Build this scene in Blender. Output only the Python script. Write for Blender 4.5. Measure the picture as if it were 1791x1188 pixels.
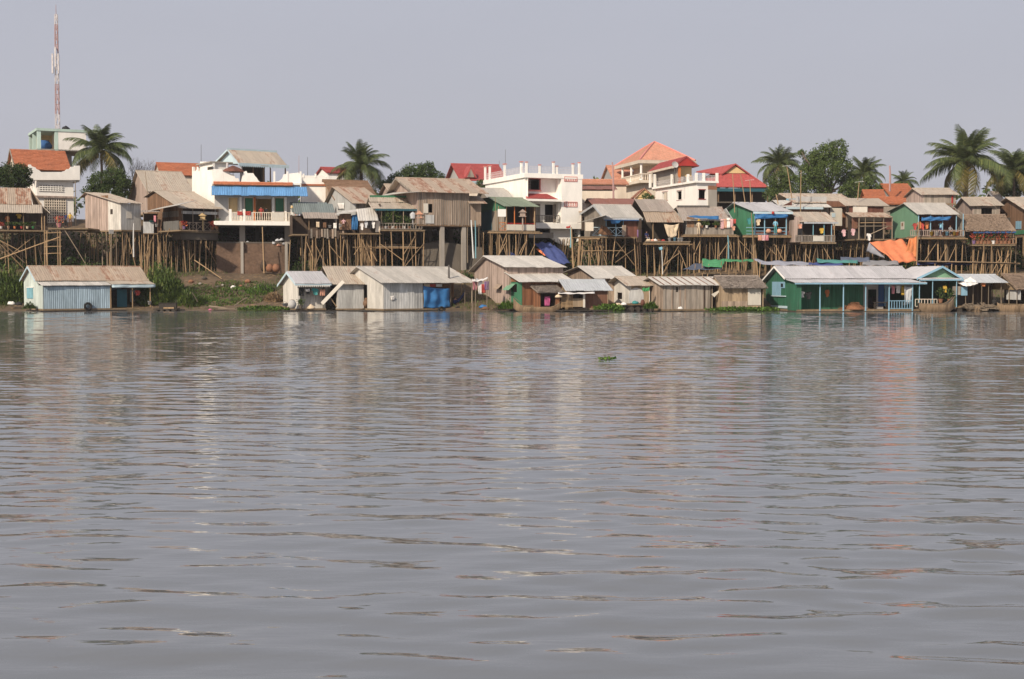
import bpy, bmesh, math, random
import numpy as np
from mathutils import Vector, Matrix, noise

for _o in list(bpy.data.objects):
    bpy.data.objects.remove(_o)
SC = bpy.context.scene
COL = SC.collection
R = random.Random(11)

# ------------------------------------------------------------------ camera
FPX, CX, CY, HY, CAMH = 2487.0, 895.5, 594.0, 487.0, 3.2
PITCH = math.atan((CY - HY) / FPX)
cam = bpy.data.cameras.new('camera')
cam.lens = 50.0; cam.sensor_width = 36.0; cam.clip_start = 0.1; cam.clip_end = 6000
camo = bpy.data.objects.new('camera', cam); COL.objects.link(camo)
camo.location = (0, 0, CAMH); camo.rotation_euler = (math.pi/2 - PITCH, 0, 0)
SC.camera = camo

# ------------------------------------------------------------------ world and sun
SUNDIR = Vector((-0.46, -0.70, 0.54)).normalized()          # towards the sun
elev = math.asin(SUNDIR.z)
azim = math.atan2(SUNDIR.x, SUNDIR.y)
world = bpy.data.worlds.new('World'); SC.world = world; world.use_nodes = True
wn = world.node_tree; wn.nodes.clear()
wo = wn.nodes.new('ShaderNodeOutputWorld'); bg = wn.nodes.new('ShaderNodeBackground')
sky = wn.nodes.new('ShaderNodeTexSky'); sky.sky_type = 'NISHITA'; sky.sun_disc = False
sky.sun_elevation = elev; sky.sun_rotation = azim; sky.dust_density = 6.0; sky.air_density = 1.0; sky.ozone_density = 1.5
# a thick, even haze veils the blue: the sky is mixed towards a lavender grey that pales at the horizon
geo = wn.nodes.new('ShaderNodeTexCoord'); sep = wn.nodes.new('ShaderNodeSeparateXYZ')
ramp = wn.nodes.new('ShaderNodeValToRGB')
ramp.color_ramp.elements[0].position = 0.0; ramp.color_ramp.elements[0].color = (6.0, 5.95, 6.6, 1)
ramp.color_ramp.elements[1].position = 0.33; ramp.color_ramp.elements[1].color = (5.75, 5.95, 6.9, 1)
mixs = wn.nodes.new('ShaderNodeMixRGB'); mixs.inputs[0].default_value = 0.86
wn.links.new(geo.outputs['Generated'], sep.inputs[0]); wn.links.new(sep.outputs['Z'], ramp.inputs[0])
# very faint unevenness of the haze, the same all round
cn = wn.nodes.new('ShaderNodeTexNoise'); cn.inputs['Scale'].default_value = 2.2; cn.inputs['Detail'].default_value = 4.0
cmap = wn.nodes.new('ShaderNodeMapping'); cmap.inputs['Scale'].default_value = (1, 1, 3.2); cm = wn.nodes.new('ShaderNodeMapRange'); cm.inputs[1].default_value = .3; cm.inputs[2].default_value = .7; cm.inputs[3].default_value = .965; cm.inputs[4].default_value = 1.035
cx = wn.nodes.new('ShaderNodeMixRGB'); cx.blend_type = 'MULTIPLY'; cx.inputs[0].default_value = 1.0
wn.links.new(geo.outputs['Generated'], cmap.inputs[0]); wn.links.new(cmap.outputs[0], cn.inputs['Vector']); wn.links.new(cn.outputs['Fac'], cm.inputs[0]); wn.links.new(ramp.outputs[0], cx.inputs[1]); wn.links.new(cm.outputs[0], cx.inputs[2])
wn.links.new(sky.outputs[0], mixs.inputs[1]); wn.links.new(cx.outputs[0], mixs.inputs[2])
wn.links.new(mixs.outputs[0], bg.inputs[0]); bg.inputs[1].default_value = 0.09
wn.links.new(bg.outputs[0], wo.inputs[0])
sun = bpy.data.lights.new('sun', 'SUN'); sun.energy = 4.6; sun.angle = math.radians(1.6); sun.color = (1.0, 0.87, 0.70)
suno = bpy.data.objects.new('sun', sun); COL.objects.link(suno)
suno.rotation_euler = (-SUNDIR).to_track_quat('-Z', 'Y').to_euler(); suno.location = (-60, -60, 80)
SC.view_settings.view_transform = 'Standard'; SC.view_settings.look = 'None'
SC.view_settings.exposure = 0.0; SC.view_settings.gamma = 1.0; SC.view_settings.use_curve_mapping = False
SC.render.engine = 'CYCLES'

# ------------------------------------------------------------------ pixel <-> place
cp, sp = math.cos(PITCH), math.sin(PITCH)
def K(px, py=430):                       # X / Y of the ray through a pixel
    return ((px - CX) / FPX) / (cp + (CY - py) / FPX * sp)
def S(py):                               # (Z - CAMH) / Y of the ray
    v = (CY - py) / FPX
    return (v * cp - sp) / (cp + v * sp)
def W(px, py, Y):
    return Vector((K(px, py) * Y, Y, CAMH + S(py) * Y))

PROF = [(-1e4, -3), (132, -2.2), (138.5, -0.5), (140.5, 0.1), (146, 1.5), (150, 3.0), (152.5, 3.6), (159.5, 4.4), (162.5, 8.2), (165.5, 9.7), (171, 10.3), (1e5, 10.4)]
def ground(x, y):
    for (a, za), (b, zb) in zip(PROF, PROF[1:]):
        if a <= y < b:
            z = za + (zb - za) * (y - a) / (b - a); break
    m = max(0.0, min(1.0, (y - 138) / 5)) * max(0.15, min(1.0, (175 - y) / 10))
    return z + m * (0.55 * noise.noise((x * .11, y * .13, 3.1)) + 0.22 * noise.noise((x * .5, y * .5, 8.0)))

# ------------------------------------------------------------------ materials
MATS = {}
def mat(key, col, kind='paint', **o):
    if key in MATS: return MATS[key]
    m = bpy.data.materials.new(key); m.use_nodes = True
    n = m.node_tree; N = n.nodes; Lk = n.links
    b = N['Principled BSDF']
    def nd(t): return N.new('ShaderNode' + t)
    tc = nd('TexCoord')
    def noisetex(scale, sc=(1, 1, 1), det=3.0, rough=.6):
        mp = nd('Mapping'); mp.inputs['Scale'].default_value = sc
        Lk.new(tc.outputs['Object'], mp.inputs[0])
        # each object reads a different piece of the pattern
        t = nd('TexNoise'); t.noise_dimensions = '4D'
        t.inputs['Scale'].default_value = scale; t.inputs['Detail'].default_value = det; t.inputs['Roughness'].default_value = rough
        mw = nd('Math'); mw.operation = 'MULTIPLY'; mw.inputs[1].default_value = 40.0
        Lk.new(oi.outputs['Random'], mw.inputs[0]); Lk.new(mw.outputs[0], t.inputs['W'])
        Lk.new(mp.outputs[0], t.inputs['Vector'])
        return t.outputs['Fac']
    oi = nd('ObjectInfo')
    def mr(src, a, b_, c, d):
        q = nd('MapRange'); Lk.new(src, q.inputs[0])
        for i, v in enumerate((a, b_, c, d)): q.inputs[i + 1].default_value = v
        return q.outputs[0]
    def mul(a, b_):
        q = nd('Math'); q.operation = 'MULTIPLY'; Lk.new(a, q.inputs[0])
        if isinstance(b_, (int, float)): q.inputs[1].default_value = b_
        else: Lk.new(b_, q.inputs[1])
        return q.outputs[0]
    def mix(fac, c1, c2):
        q = nd('MixRGB'); 
        if isinstance(fac, (int, float)): q.inputs[0].default_value = fac
        else: Lk.new(fac, q.inputs[0])
        for i, c in ((1, c1), (2, c2)):
            if isinstance(c, tuple): q.inputs[i].default_value = (*c, 1)
            else: Lk.new(c, q.inputs[i])
        return q.outputs[0]
    rough = o.get('rough', .75)
    bump = None
    val = mr(oi.outputs['Random'], 0, 1, 1 - o.get('rand', .12), 1 + o.get('rand', .12))
    colr = col
    if kind == 'metal':
        st = noisetex(2.2, (2.5, .5, 1)); big = noisetex(.9)
        val = mul(val, mr(st, .3, .75, .82, 1.15))
        rust = o.get('rust', .15)
        rn = noisetex(1.6, (1.6, .55, 1), 5, .7)
        thr = mr(oi.outputs['Random'], 0, 1, .78 - rust * .2, .68 - rust * .55)
        q = nd('Math'); q.operation = 'SUBTRACT'; Lk.new(rn, q.inputs[0]); Lk.new(thr, q.inputs[1])
        fac = mr(q.outputs[0], -.05, .12, 0, .85)
        colr = mix(fac, col, o.get('rustcol', (.20, .075, .035)))
        rough = .6; b.inputs['Metallic'].default_value = 0.0
    elif kind in ('plank', 'corr'):
        st = noisetex(1.5, (7, 7, .45), 4); val = mul(val, mr(st, .3, .72, .62, 1.25))
        sx = nd('SeparateXYZ'); Lk.new(tc.outputs['Object'], sx.inputs[0])
        ad = nd('Math'); ad.operation = 'ADD'; Lk.new(sx.outputs[0], ad.inputs[0]); Lk.new(sx.outputs[1], ad.inputs[1])
        dv = nd('Math'); dv.operation = 'DIVIDE'; Lk.new(ad.outputs[0], dv.inputs[0]); dv.inputs[1].default_value = o.get('board', .24)
        fl = nd('Math'); fl.operation = 'FLOOR'; Lk.new(dv.outputs[0], fl.inputs[0])
        wnz = nd('TexWhiteNoise'); wnz.noise_dimensions = '1D'; Lk.new(fl.outputs[0], wnz.inputs['W'])
        bv = o.get('bvar', .25 if kind == 'plank' else .10)
        val = mul(val, mr(wnz.outputs[0], 0, 1, 1 - bv, 1 + bv))
        dirt = noisetex(.8, (1, 1, .5), 4)
        colr = mix(mr(dirt, .5, .72, 0, o.get('dirt', .5)), col, o.get('dirtcol', tuple(c * .45 for c in col)))
        if o.get('rust'):
            rn = noisetex(1.3, (2, 2, .5), 5, .7)
            colr = mix(mr(rn, .62 - o['rust'] * .3, .78 - o['rust'] * .2, 0, .8), colr, (.2, .08, .04))
    elif kind == 'paint':
        st = noisetex(.9, (1.5, 1.5, .6), 5); val = mul(val, mr(st, .35, .7, 1 - o.get('var', .16), 1.06))
        dn = noisetex(2.0, (3, 3, .25), 5, .7)
        colr = mix(mr(dn, .58, .8, 0, o.get('dirt', .4)), col, o.get('dirtcol', (.22, .19, .15)))
    elif kind == 'tile':
        st = noisetex(5.0, (1, 1, 1), 4); val = mul(val, mr(st, .3, .7, .72, 1.2))
        dn = noisetex(.7, (1, 1, 1), 5, .65)
        colr = mix(mr(dn, .52, .75, 0, .55), col, tuple(c * .5 + .02 for c in col))
        bump = noisetex(9.0)
    elif kind == 'thatch':
        st = noisetex(3.0, (6, 1, 1), 4); val = mul(val, mr(st, .3, .7, .6, 1.3)); bump = st
    elif kind == 'soil':
        a1 = noisetex(.35, (1, 1, 1), 6, .65); a2 = noisetex(3.5, (1, 1, 1), 5, .7)
        val = mul(mr(a1, .3, .7, .65, 1.25), mr(a2, .3, .7, .65, 1.3))
        g = noisetex(.16, (1, 1, 1), 4)
        colr = mix(mr(g, .5, .68, 0, .5), col, o.get('green', (.055, .065, .02))); bump = a2
    elif kind == 'leaf':
        gi = nd('NewGeometry'); val = mul(mr(gi.outputs['Random Per Island'], 0, 1, .45, 1.5), val)
        colr = mix(mr(gi.outputs['Random Per Island'], .55, 1, 0, o.get('dry', .35)), col, o.get('drycol', (.16, .13, .03)))
        rough = .55
    elif kind == 'cloth':
        st = noisetex(2.0, (1, 1, 1), 4); val = mul(val, mr(st, .3, .7, .8, 1.15))
        if o.get('stripe'):
            wv = nd('TexWave'); wv.inputs['Scale'].default_value = o.get('sscale', 4.0)
            Lk.new(tc.outputs['Object'], wv.inputs[0]); colr = mix(mr(wv.outputs[1], .45, .55, 0, 1), col, o['stripe'])
    elif kind == 'pole':
        st = noisetex(2.0, (3, 3, 1.2), 4); val = mul(val, mr(st, .3, .7, .65, 1.2))
    elif kind == 'plain':
        pass
    hs = nd('MixRGB'); hs.blend_type = 'MULTIPLY'; hs.inputs[0].default_value = 1.0
    if isinstance(colr, tuple): hs.inputs[1].default_value = (*colr, 1)
    else: Lk.new(colr, hs.inputs[1])
    Lk.new(val, hs.inputs[2]); Lk.new(hs.outputs[0], b.inputs['Base Color'])
    b.inputs['Roughness'].default_value = rough
    b.inputs['Specular IOR Level'].default_value = o.get('spec', .25)
    if kind == 'leaf' or o.get('trans'):
        # thin leaf or cloth: some light comes through
        tr = nd('BsdfTranslucent'); Lk.new(hs.outputs[0], tr.inputs[0])
        ms = nd('MixShader'); ms.inputs[0].default_value = o.get('trans', .25)
        Lk.new(b.outputs[0], ms.inputs[1]); Lk.new(tr.outputs[0], ms.inputs[2]); Lk.new(ms.outputs[0], N['Material Output'].inputs[0])
    if bump is not None:
        bp = nd('Bump'); bp.inputs['Strength'].default_value = .5; bp.inputs['Distance'].default_value = .05
        Lk.new(bump, bp.inputs['Height']); Lk.new(bp.outputs[0], b.inputs['Normal'])
    MATS[key] = m
    return m

def metal(k, c, rust=.15, **o): mat(k, c, 'metal', rust=rust, **o)
metal('roof_grey', (.42, .395, .36)); metal('roof_beige', (.41, .35, .285), .3); metal('roof_rusty', (.41, .325, .25), .45)
metal('roof_pale', (.49, .465, .43), .08); metal('roof_lavender', (.45, .44, .455), .03); metal('roof_bluegrey', (.42, .44, .46), .05)
metal('roof_teal', (.17, .20, .195), .1); metal('roof_green', (.19, .23, .165), .05); metal('roof_blue', (.12, .28, .52), .0)
metal('roof_redrust', (.23, .10, .075), .3); metal('roof_brown', (.36, .28, .21), .4); metal('roof_old', (.33, .28, .24), .25)
mat('tile_orange', (.42, .15, .075), 'tile'); mat('tile_red', (.40, .085, .08), 'tile', rand=.04); mat('tile_salmon', (.56, .28, .19), 'tile')
mat('tile_brown', (.26, .16, .10), 'tile')
mat('thatch', (.27, .195, .14), 'thatch'); mat('thatch_grey', (.30, .25, .21), 'thatch'); mat('wicker', (.33, .24, .15), 'thatch')
mat('mat_weave', (.36, .27, .18), 'plank', board=.5)
mat('plank_grey', (.29, .25, .21), 'plank'); mat('plank_pink', (.40, .31, .265), 'plank'); mat('plank_brown', (.22, .13, .08), 'plank')
mat('plank_dark', (.085, .06, .045), 'plank'); mat('plank_warm', (.34, .26, .20), 'plank', bvar=.3); mat('plank_rust', (.25, .115, .06), 'plank')
mat('plank_red', (.17, .07, .05), 'plank')
mat('sheet_grey', (.50, .50, .49), 'corr', board=.8); mat('sheet_blue', (.35, .45, .52), 'corr', board=.8); mat('sheet_white', (.62, .59, .54), 'corr', board=.8)
mat('sheet_dark', (.14, .135, .125), 'corr', board=.8); mat('sheet_palegreen', (.52, .58, .54), 'corr', board=.8)
mat('sheet_brown', (.20, .10, .065), 'corr', board=.8, rust=.4)
mat('white', (.86, .83, .78), dirt=.22, var=.10, rand=.04); mat('white_dirty', (.62, .58, .51), dirt=.6); mat('cream', (.70, .61, .50)); mat('yellow_wash', (.66, .48, .25))
mat('mint', (.50, .64, .58)); mat('green', (.032, .13, .075), 'plank', bvar=.16, dirt=.6, dirtcol=(.07, .12, .085)); mat('green_pale', (.17, .32, .21), 'paint'); mat('green_mid', (.055, .19, .105), 'paint', dirt=.55, var=.25)
mat('blue_light', (.23, .40, .52)); mat('blue_pale', (.48, .60, .66)); mat('blue_dark', (.03, .10, .26)); mat('teal_dark', (.025, .10, .13))
mat('greywash_or_shade', (.42, .41, .40)); mat('concrete', (.33, .30, .265), dirt=.6); mat('concrete_dark', (.115, .098, .08), dirt=.6)
mat('brick_brown', (.15, .095, .065), 'soil', green=(.09, .065, .045)); mat('terracotta', (.27, .13, .075)); mat('red_paint', (.36, .035, .03), dirt=.15)
mat('pink_trim', (.62, .25, .22)); mat('orange_paint', (.55, .17, .05)); mat('salmon_paint', (.62, .33, .22))
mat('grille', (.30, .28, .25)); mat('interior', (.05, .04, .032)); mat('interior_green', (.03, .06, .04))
mat('glass_dark', (.015, .018, .02), 'plain', rough=.12, spec=.5)
mat('bamboo', (.31, .21, .12), 'pole', rand=.45); mat('bamboo_grey', (.23, .18, .13), 'pole', rand=.45); mat('timber', (.20, .13, .08), 'pole', rand=.25)
mat('pipe_white', (.66, .66, .64), 'pole'); mat('pipe_blue', (.18, .36, .42), 'pole'); mat('iron', (.10, .09, .085), 'pole'); mat('mast_red', (.42, .27, .26), 'pole', rand=.02)
mat('mast_white', (.60, .56, .56), 'pole', rand=.02)
mat('soil', (.125, .09, .06), 'soil'); mat('rubber', (.02, .02, .02), 'plain', rough=.8)
mat('wet_or_shadow_wood', (.05, .042, .035), 'pole'); mat('boat_wood', (.27, .19, .12), 'plank', board=.3); mat('deck_wood', (.22, .16, .10), 'pole')
mat('tarp_blue', (.035, .15, .36), 'cloth', rough=.5); mat('tarp_navy', (.05, .07, .20), 'cloth'); mat('tarp_orange', (.85, .29, .14), 'cloth', trans=.25)
mat('tarp_green', (.07, .26, .12), 'cloth'); mat('tarp_grey', (.30, .31, .36), 'cloth'); mat('tarp_slate', (.10, .12, .17), 'cloth'); mat('tarp_teal', (.08, .25, .23), 'cloth')
CL = dict(white=(.72, .69, .66), black=(.018, .018, .02), red=(.40, .06, .05), pink=(.55, .22, .25), teal=(.05, .24, .24), blue=(.05, .14, .42), skyblue=(.22, .46, .60),
          yellow=(.55, .36, .06), cream=(.62, .50, .36), orange=(.50, .18, .07), peach=(.6, .31, .22), grey=(.26, .26, .27), brown=(.17, .09, .05), navy=(.03, .04, .12),
          green=(.05, .22, .08), purple=(.20, .12, .25), silver=(.5, .51, .53), magenta=(.48, .10, .24))
for k, c in CL.items(): mat('c_' + k, c, 'cloth', rand=.05)
mat('c_striped', (.7, .66, .66), 'cloth', stripe=(.5, .08, .10), sscale=5.0)
mat('skin', (.30, .16, .095), 'plain', rand=.05); mat('hair', (.012, .01, .009), 'plain')
mat('leaf_dark', (.035, .065, .016), 'leaf', dry=.15); mat('leaf_mid', (.068, .112, .032), 'leaf', dry=.2); mat('leaf_olive', (.092, .138, .04), 'leaf', dry=.18)
mat('leaf_grass', (.085, .135, .03), 'leaf', dry=.3); mat('leaf_bright', (.075, .145, .022), 'leaf', dry=.15); mat('leaf_palm', (.098, .132, .05), 'leaf', dry=.3, drycol=(.17, .145, .045))
mat('leaf_palmyellow', (.12, .11, .03), 'leaf', dry=.6, drycol=(.22, .15, .05)); mat('leaf_flower', (.42, .06, .06), 'leaf', dry=.5, drycol=(.5, .25, .04)); mat('leaf_yellow', (.22, .17, .03), 'leaf')
mat('bark', (.17, .13, .10), 'pole'); mat('dry_straw', (.30, .21, .12), 'leaf', dry=.5, drycol=(.16, .09, .05)); mat('twig', (.15, .12, .10), 'pole')

# ------------------------------------------------------------------ mesh helpers
class MB:
    def __init__(s): s.v = []; s.f = []
    def poly(s, pts):
        i = len(s.v); s.v += [tuple(p) for p in pts]; s.f.append(tuple(range(i, i + len(pts)))); return s
    def box(s, x0, x1, y0, y1, z0, z1):
        if x0 > x1: x0, x1 = x1, x0
        if y0 > y1: y0, y1 = y1, y0
        if z0 > z1: z0, z1 = z1, z0
        i = len(s.v)
        s.v += [(x, y, z) for z in (z0, z1) for (x, y) in ((x0, y0), (x1, y0), (x1, y1), (x0, y1))]
        s.f += [tuple(i + k for k in q) for q in ((3, 2, 1, 0), (4, 5, 6, 7), (0, 1, 5, 4), (1, 2, 6, 5), (2, 3, 7, 6), (3, 0, 4, 7))]
        return s
    def prism(s, pts, d):                # polygon pts pushed along vector d
        d = Vector(d); n = len(pts); i = len(s.v)
        P = [Vector(p) for p in pts]; s.v += [tuple(p) for p in P] + [tuple(p + d) for p in P]
        s.f.append(tuple(range(i, i + n))); s.f.append(tuple(i + n + k for k in reversed(range(n))))
        for k in range(n):
            j = (k + 1) % n; s.f.append((i + j, i + k, i + n + k, i + n + j))
        return s
    def tube(s, p0, p1, r0, r1=None, n=6, cap=True):
        r1 = r0 if r1 is None else r1
        p0 = Vector(p0); p1 = Vector(p1); d = (p1 - p0).normalized()
        a = d.orthogonal().normalized(); b = d.cross(a); i = len(s.v)
        for p, r in ((p0, r0), (p1, r1)):
            for k in range(n):
                t = 2 * math.pi * k / n; s.v.append(tuple(p + (a * math.cos(t) + b * math.sin(t)) * r))
        for k in range(n):
            j = (k + 1) % n; s.f.append((i + k, i + j, i + n + j, i + n + k))
        if cap:
            s.f.append(tuple(i + k for k in reversed(range(n)))); s.f.append(tuple(i + n + k for k in range(n)))
        return s
    def path(s, pts, rad, n=6):
        for k in range(len(pts) - 1): s.tube(pts[k], pts[k + 1], rad[k], rad[k + 1], n)
        return s
    def lathe(s, prof, c=(0, 0, 0), n=10):
        i = len(s.v); m = len(prof)
        for (r, z) in prof:
            for k in range(n):
                t = 2 * math.pi * k / n; s.v.append((c[0] + r * math.cos(t), c[1] + r * math.sin(t), c[2] + z))
        for q in range(m - 1):
            for k in range(n):
                j = (k + 1) % n; s.f.append((i + q * n + k, i + q * n + j, i + (q + 1) * n + j, i + (q + 1) * n + k))
        s.f.append(tuple(i + k for k in reversed(range(n)))); s.f.append(tuple(i + (m - 1) * n + k for k in range(n)))
        return s
    def torus(s, c, R_, r, axis='y', n=16, m=8):
        i = len(s.v)
        for a in range(n):
            t = 2 * math.pi * a / n
            for b in range(m):
                u = 2 * math.pi * b / m; q = R_ + r * math.cos(u); w = r * 1.3 * math.sin(u)
                p = (q * math.cos(t), w, q * math.sin(t)) if axis == 'y' else (q * math.cos(t), q * math.sin(t), w)
                s.v.append((c[0] + p[0], c[1] + p[1], c[2] + p[2]))
        for a in range(n):
            for b in range(m):
                s.f.append((i + a * m + b, i + ((a + 1) % n) * m + b, i + ((a + 1) % n) * m + (b + 1) % m, i + a * m + (b + 1) % m))
        return s
    def mesh(s, name, m):
        me = bpy.data.meshes.new(name); me.from_pydata(s.v, [], s.f); me.update()
        if m: me.materials.append(MATS[m] if isinstance(m, str) else m)
        return me
    def build(s, name, m, parent=None, smooth=False):
        me = s.mesh(name, m)
        if smooth: me.polygons.foreach_set('use_smooth', [True] * len(me.polygons))
        return link(name, me, parent)
def link(name, me, parent=None):
    o = bpy.data.objects.new(name, me); COL.objects.link(o)
    if parent is not None: o.parent = parent
    return o
def tag(o, label, cat, group=None):
    o['label'] = label; o['category'] = cat
    if group: o['group'] = group
    return o
def struct(o): o['kind'] = 'structure'; return o
def empty(name, loc, rz, label, cat, group=None):
    o = bpy.data.objects.new(name, None); COL.objects.link(o)
    o.location = loc; o.rotation_euler = (0, 0, rz); o.empty_display_size = .3
    return tag(o, label, cat, group)
_unit = {}
def unit_pole(m):
    if m not in _unit:
        b = MB(); n = 6; prev = None; rs = random.Random(5)
        for k in range(5):                         # a slightly crooked, tapering pole one metre tall
            z = k / 4; ox, oy = (rs.uniform(-.35, .35), rs.uniform(-.35, .35)) if 0 < k < 4 else (0, 0)
            r = 1.0 - .3 * z; i = len(b.v)
            for q in range(n):
                t = 2 * math.pi * q / n; b.v.append((ox + r * math.cos(t), oy + r * math.sin(t), z))
            if prev is not None:
                for q in range(n): b.f.append((prev + q, prev + (q + 1) % n, i + (q + 1) % n, i + q))
            prev = i
        b.f.append(tuple(range(prev, prev + n))); b.f.append(tuple(reversed(range(n))))
        _unit[m] = b.mesh('pole', m)
    return _unit[m]
def pole(name, p0, p1, r, m='bamboo', parent=None):
    o = link(name, unit_pole(m), parent)
    p0 = Vector(p0); p1 = Vector(p1); d = p1 - p0
    q = d.to_track_quat('Z', 'Y')
    o.matrix_basis = Matrix.LocRotScale(p0, q, Vector((r, r, d.length)))
    return o
_sheet = {}
def sheet_mesh(w, l, m):
    key = (round(w, 2), round(l, 2), m)
    if key not in _sheet:
        b = MB(); n = 8; t = .012; i = 0
        for k in range(n + 1):
            x = -w / 2 - .03 + (w + .06) * k / n; z = .035 if k % 2 else 0.0
            b.v += [(x, 0, z), (x, l, z), (x, 0, -.03), (x, l, -.03)]
        for k in range(n):
            a = 4 * k; c = a + 4
            b.f += [(a, c, c + 1, a + 1), (a + 2, a + 3, c + 3, c + 2), (a + 1, c + 1, c + 3, a + 3), (a, a + 2, c + 2, c)]
        b.f += [(0, 1, 3, 2), (4 * n, 4 * n + 2, 4 * n + 3, 4 * n + 1)]
        _sheet[key] = b.mesh('roof_sheet', m)
    return _sheet[key]
def slope(A, B, C, m, parent, sw=.85, rows=None, jit=.05, name=None):
    """cover the rectangle with top edge A-B and lower edge from C: sheets, tile courses or thatch, by the material"""
    A, B, C = Vector(A), Vector(B), Vector(C); u = B - A; Lu = u.length; u.normalize(); v = C - A; l = v.length; v.normalize()
    x = u; z = x.cross(v)
    if z.z < 0: x = -u; z = -z
    if m.startswith('roof'):
        n = max(1, round(Lu / sw))
        for i in range(n):
            w = Lu / n; ll = l + .04
            o = link('roof_sheet', sheet_mesh(w, ll, m), parent)
            p = A + u * (w * (i + .5)) + v * R.uniform(-jit * .3, jit * 1.6) + z * (.015 * (i % 2) + R.uniform(0, .025))
            tw = R.gauss(0, .012)
            o.matrix_basis = Matrix.Translation(p) @ Matrix((( x.x, v.x, z.x), (x.y, v.y, z.y), (x.z, v.z, z.z))).to_4x4() @ Matrix.Rotation(tw, 4, 'Z')
        return None
    b = MB()
    if m.startswith('tile'):
        step = .32; n = max(2, int(l / step)); cols = max(4, int(Lu / .5))
        for k in range(n):
            a0 = A + v * (l * k / n); a1 = A + v * (l * (k + 1) / n + .03)
            for c in range(cols):
                j0, j1 = R.uniform(0, .02), R.uniform(.04, .065)
                p0 = a0 + u * (Lu * c / cols); p1 = a0 + u * (Lu * (c + 1) / cols)
                q0 = a1 + u * (Lu * c / cols); q1 = a1 + u * (Lu * (c + 1) / cols)
                b.poly([p0 + z * j0, p1 + z * j0, q1 + z * j1, q0 + z * j1]); b.poly([q0 + z * j1, q1 + z * j1, q1, q0])
        e = A + u * Lu
        b.prism([A - z * .02, e - z * .02, e + v * l - z * .02, A + v * l - z * .02], -z * .08)
        return b.build(name or 'roof_slope', m, parent)
    # thatch: overlapping ragged courses
    n = max(4, int(l / .28)); cols = max(6, int(Lu / .09))
    for k in range(n):
        for c in range(cols):
            s0 = l * k / n; s1 = l * (k + 1) / n + .08 + R.uniform(-.06, .16)
            w = Lu / cols; t0 = R.uniform(.0, .03); t1 = R.uniform(.03, .10)
            p = A + u * (w * c); wq = w * R.uniform(1.0, 1.25)
            b.poly([p + v * s0 + z * t0, p + u * wq + v * s0 + z * t0, p + u * wq + v * s1 + z * t1, p + v * (s1 + R.uniform(-.05, .05)) + z * t1])
    e = A + u * Lu
    b.prism([A - z * .03, e - z * .03, e + v * (l - .02) - z * .03, A + v * (l - .02) - z * .03], -z * .08)
    return b.build(name or 'roof_slope', m, parent)
def slab(name, pts, th, m, parent):
    P = [Vector(p) for p in pts]; nrm = (P[1] - P[0]).cross(P[2] - P[0]).normalized()
    if nrm.z < 0: nrm = -nrm
    return MB().prism(P, -nrm * th).build(name, m, parent)
def cloth(name, c4, m, parent=None, sag=.15, ruf=.05, nu=14, nv=10, seed=0, thick=.015):
    """hanging sheet; c4 = corners top-left, top-right, bottom-right, bottom-left"""
    c = [Vector(p) for p in c4]; b = MB(); nrm = (c[1] - c[0]).cross(c[3] - c[0]).normalized()
    for j in range(nv + 1):
        for i in range(nu + 1):
            s, t = i / nu, j / nv
            p = (c[0] * (1 - s) + c[1] * s) * (1 - t) + (c[3] * (1 - s) + c[2] * s) * t
            p = p + Vector((0, 0, -sag * 4 * s * (1 - s) * (1 if j == 0 else (1 - .3 * t))))
            p = p + nrm * ruf * (noise.noise((s * 5 + seed, t * 2.5, seed * .7)) * 2 + .6 * math.sin(s * 17 + seed + t * 2))
            b.v.append(tuple(p))
    for j in range(nv):
        for i in range(nu):
            a = j * (nu + 1) + i; b.f.append((a, a + 1, a + nu + 2, a + nu + 1))
    o = b.build(name, m, parent, smooth=True)
    md = o.modifiers.new('thickness', 'SOLIDIFY'); md.thickness = thick
    return o

# ------------------------------------------------------------------ houses
def holes_wall(x0, x1, z0, z1, holes, th, axis='x', y=0.0):
    """a wall slab with rectangular openings, built from the solid cells between them"""
    xs = sorted({x0, x1, *[min(max(h[0], x0), x1) for h in holes], *[min(max(h[1], x0), x1) for h in holes]})
    zs = sorted({z0, z1, *[min(max(h[2], z0), z1) for h in holes], *[min(max(h[3], z0), z1) for h in holes]})
    b = MB()
    for xa, xb in zip(xs, xs[1:]):
        run = None
        for za, zb in zip(zs, zs[1:]):
            mx, mz = (xa + xb) / 2, (za + zb) / 2
            if any(h[0] < mx < h[1] and h[2] < mz < h[3] for h in holes):
                if run: b_add(b, xa, xb, run[0], run[1], th, axis, y); run = None
            else: run = (run[0], zb) if run else (za, zb)
        if run: b_add(b, xa, xb, run[0], run[1], th, axis, y)
    return b
def b_add(b, xa, xb, za, zb, th, axis, y):
    if axis == 'x': b.box(xa, xb, y, y + th, za, zb)
    else: b.box(y, y + th, xa, xb, za, zb)

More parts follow.
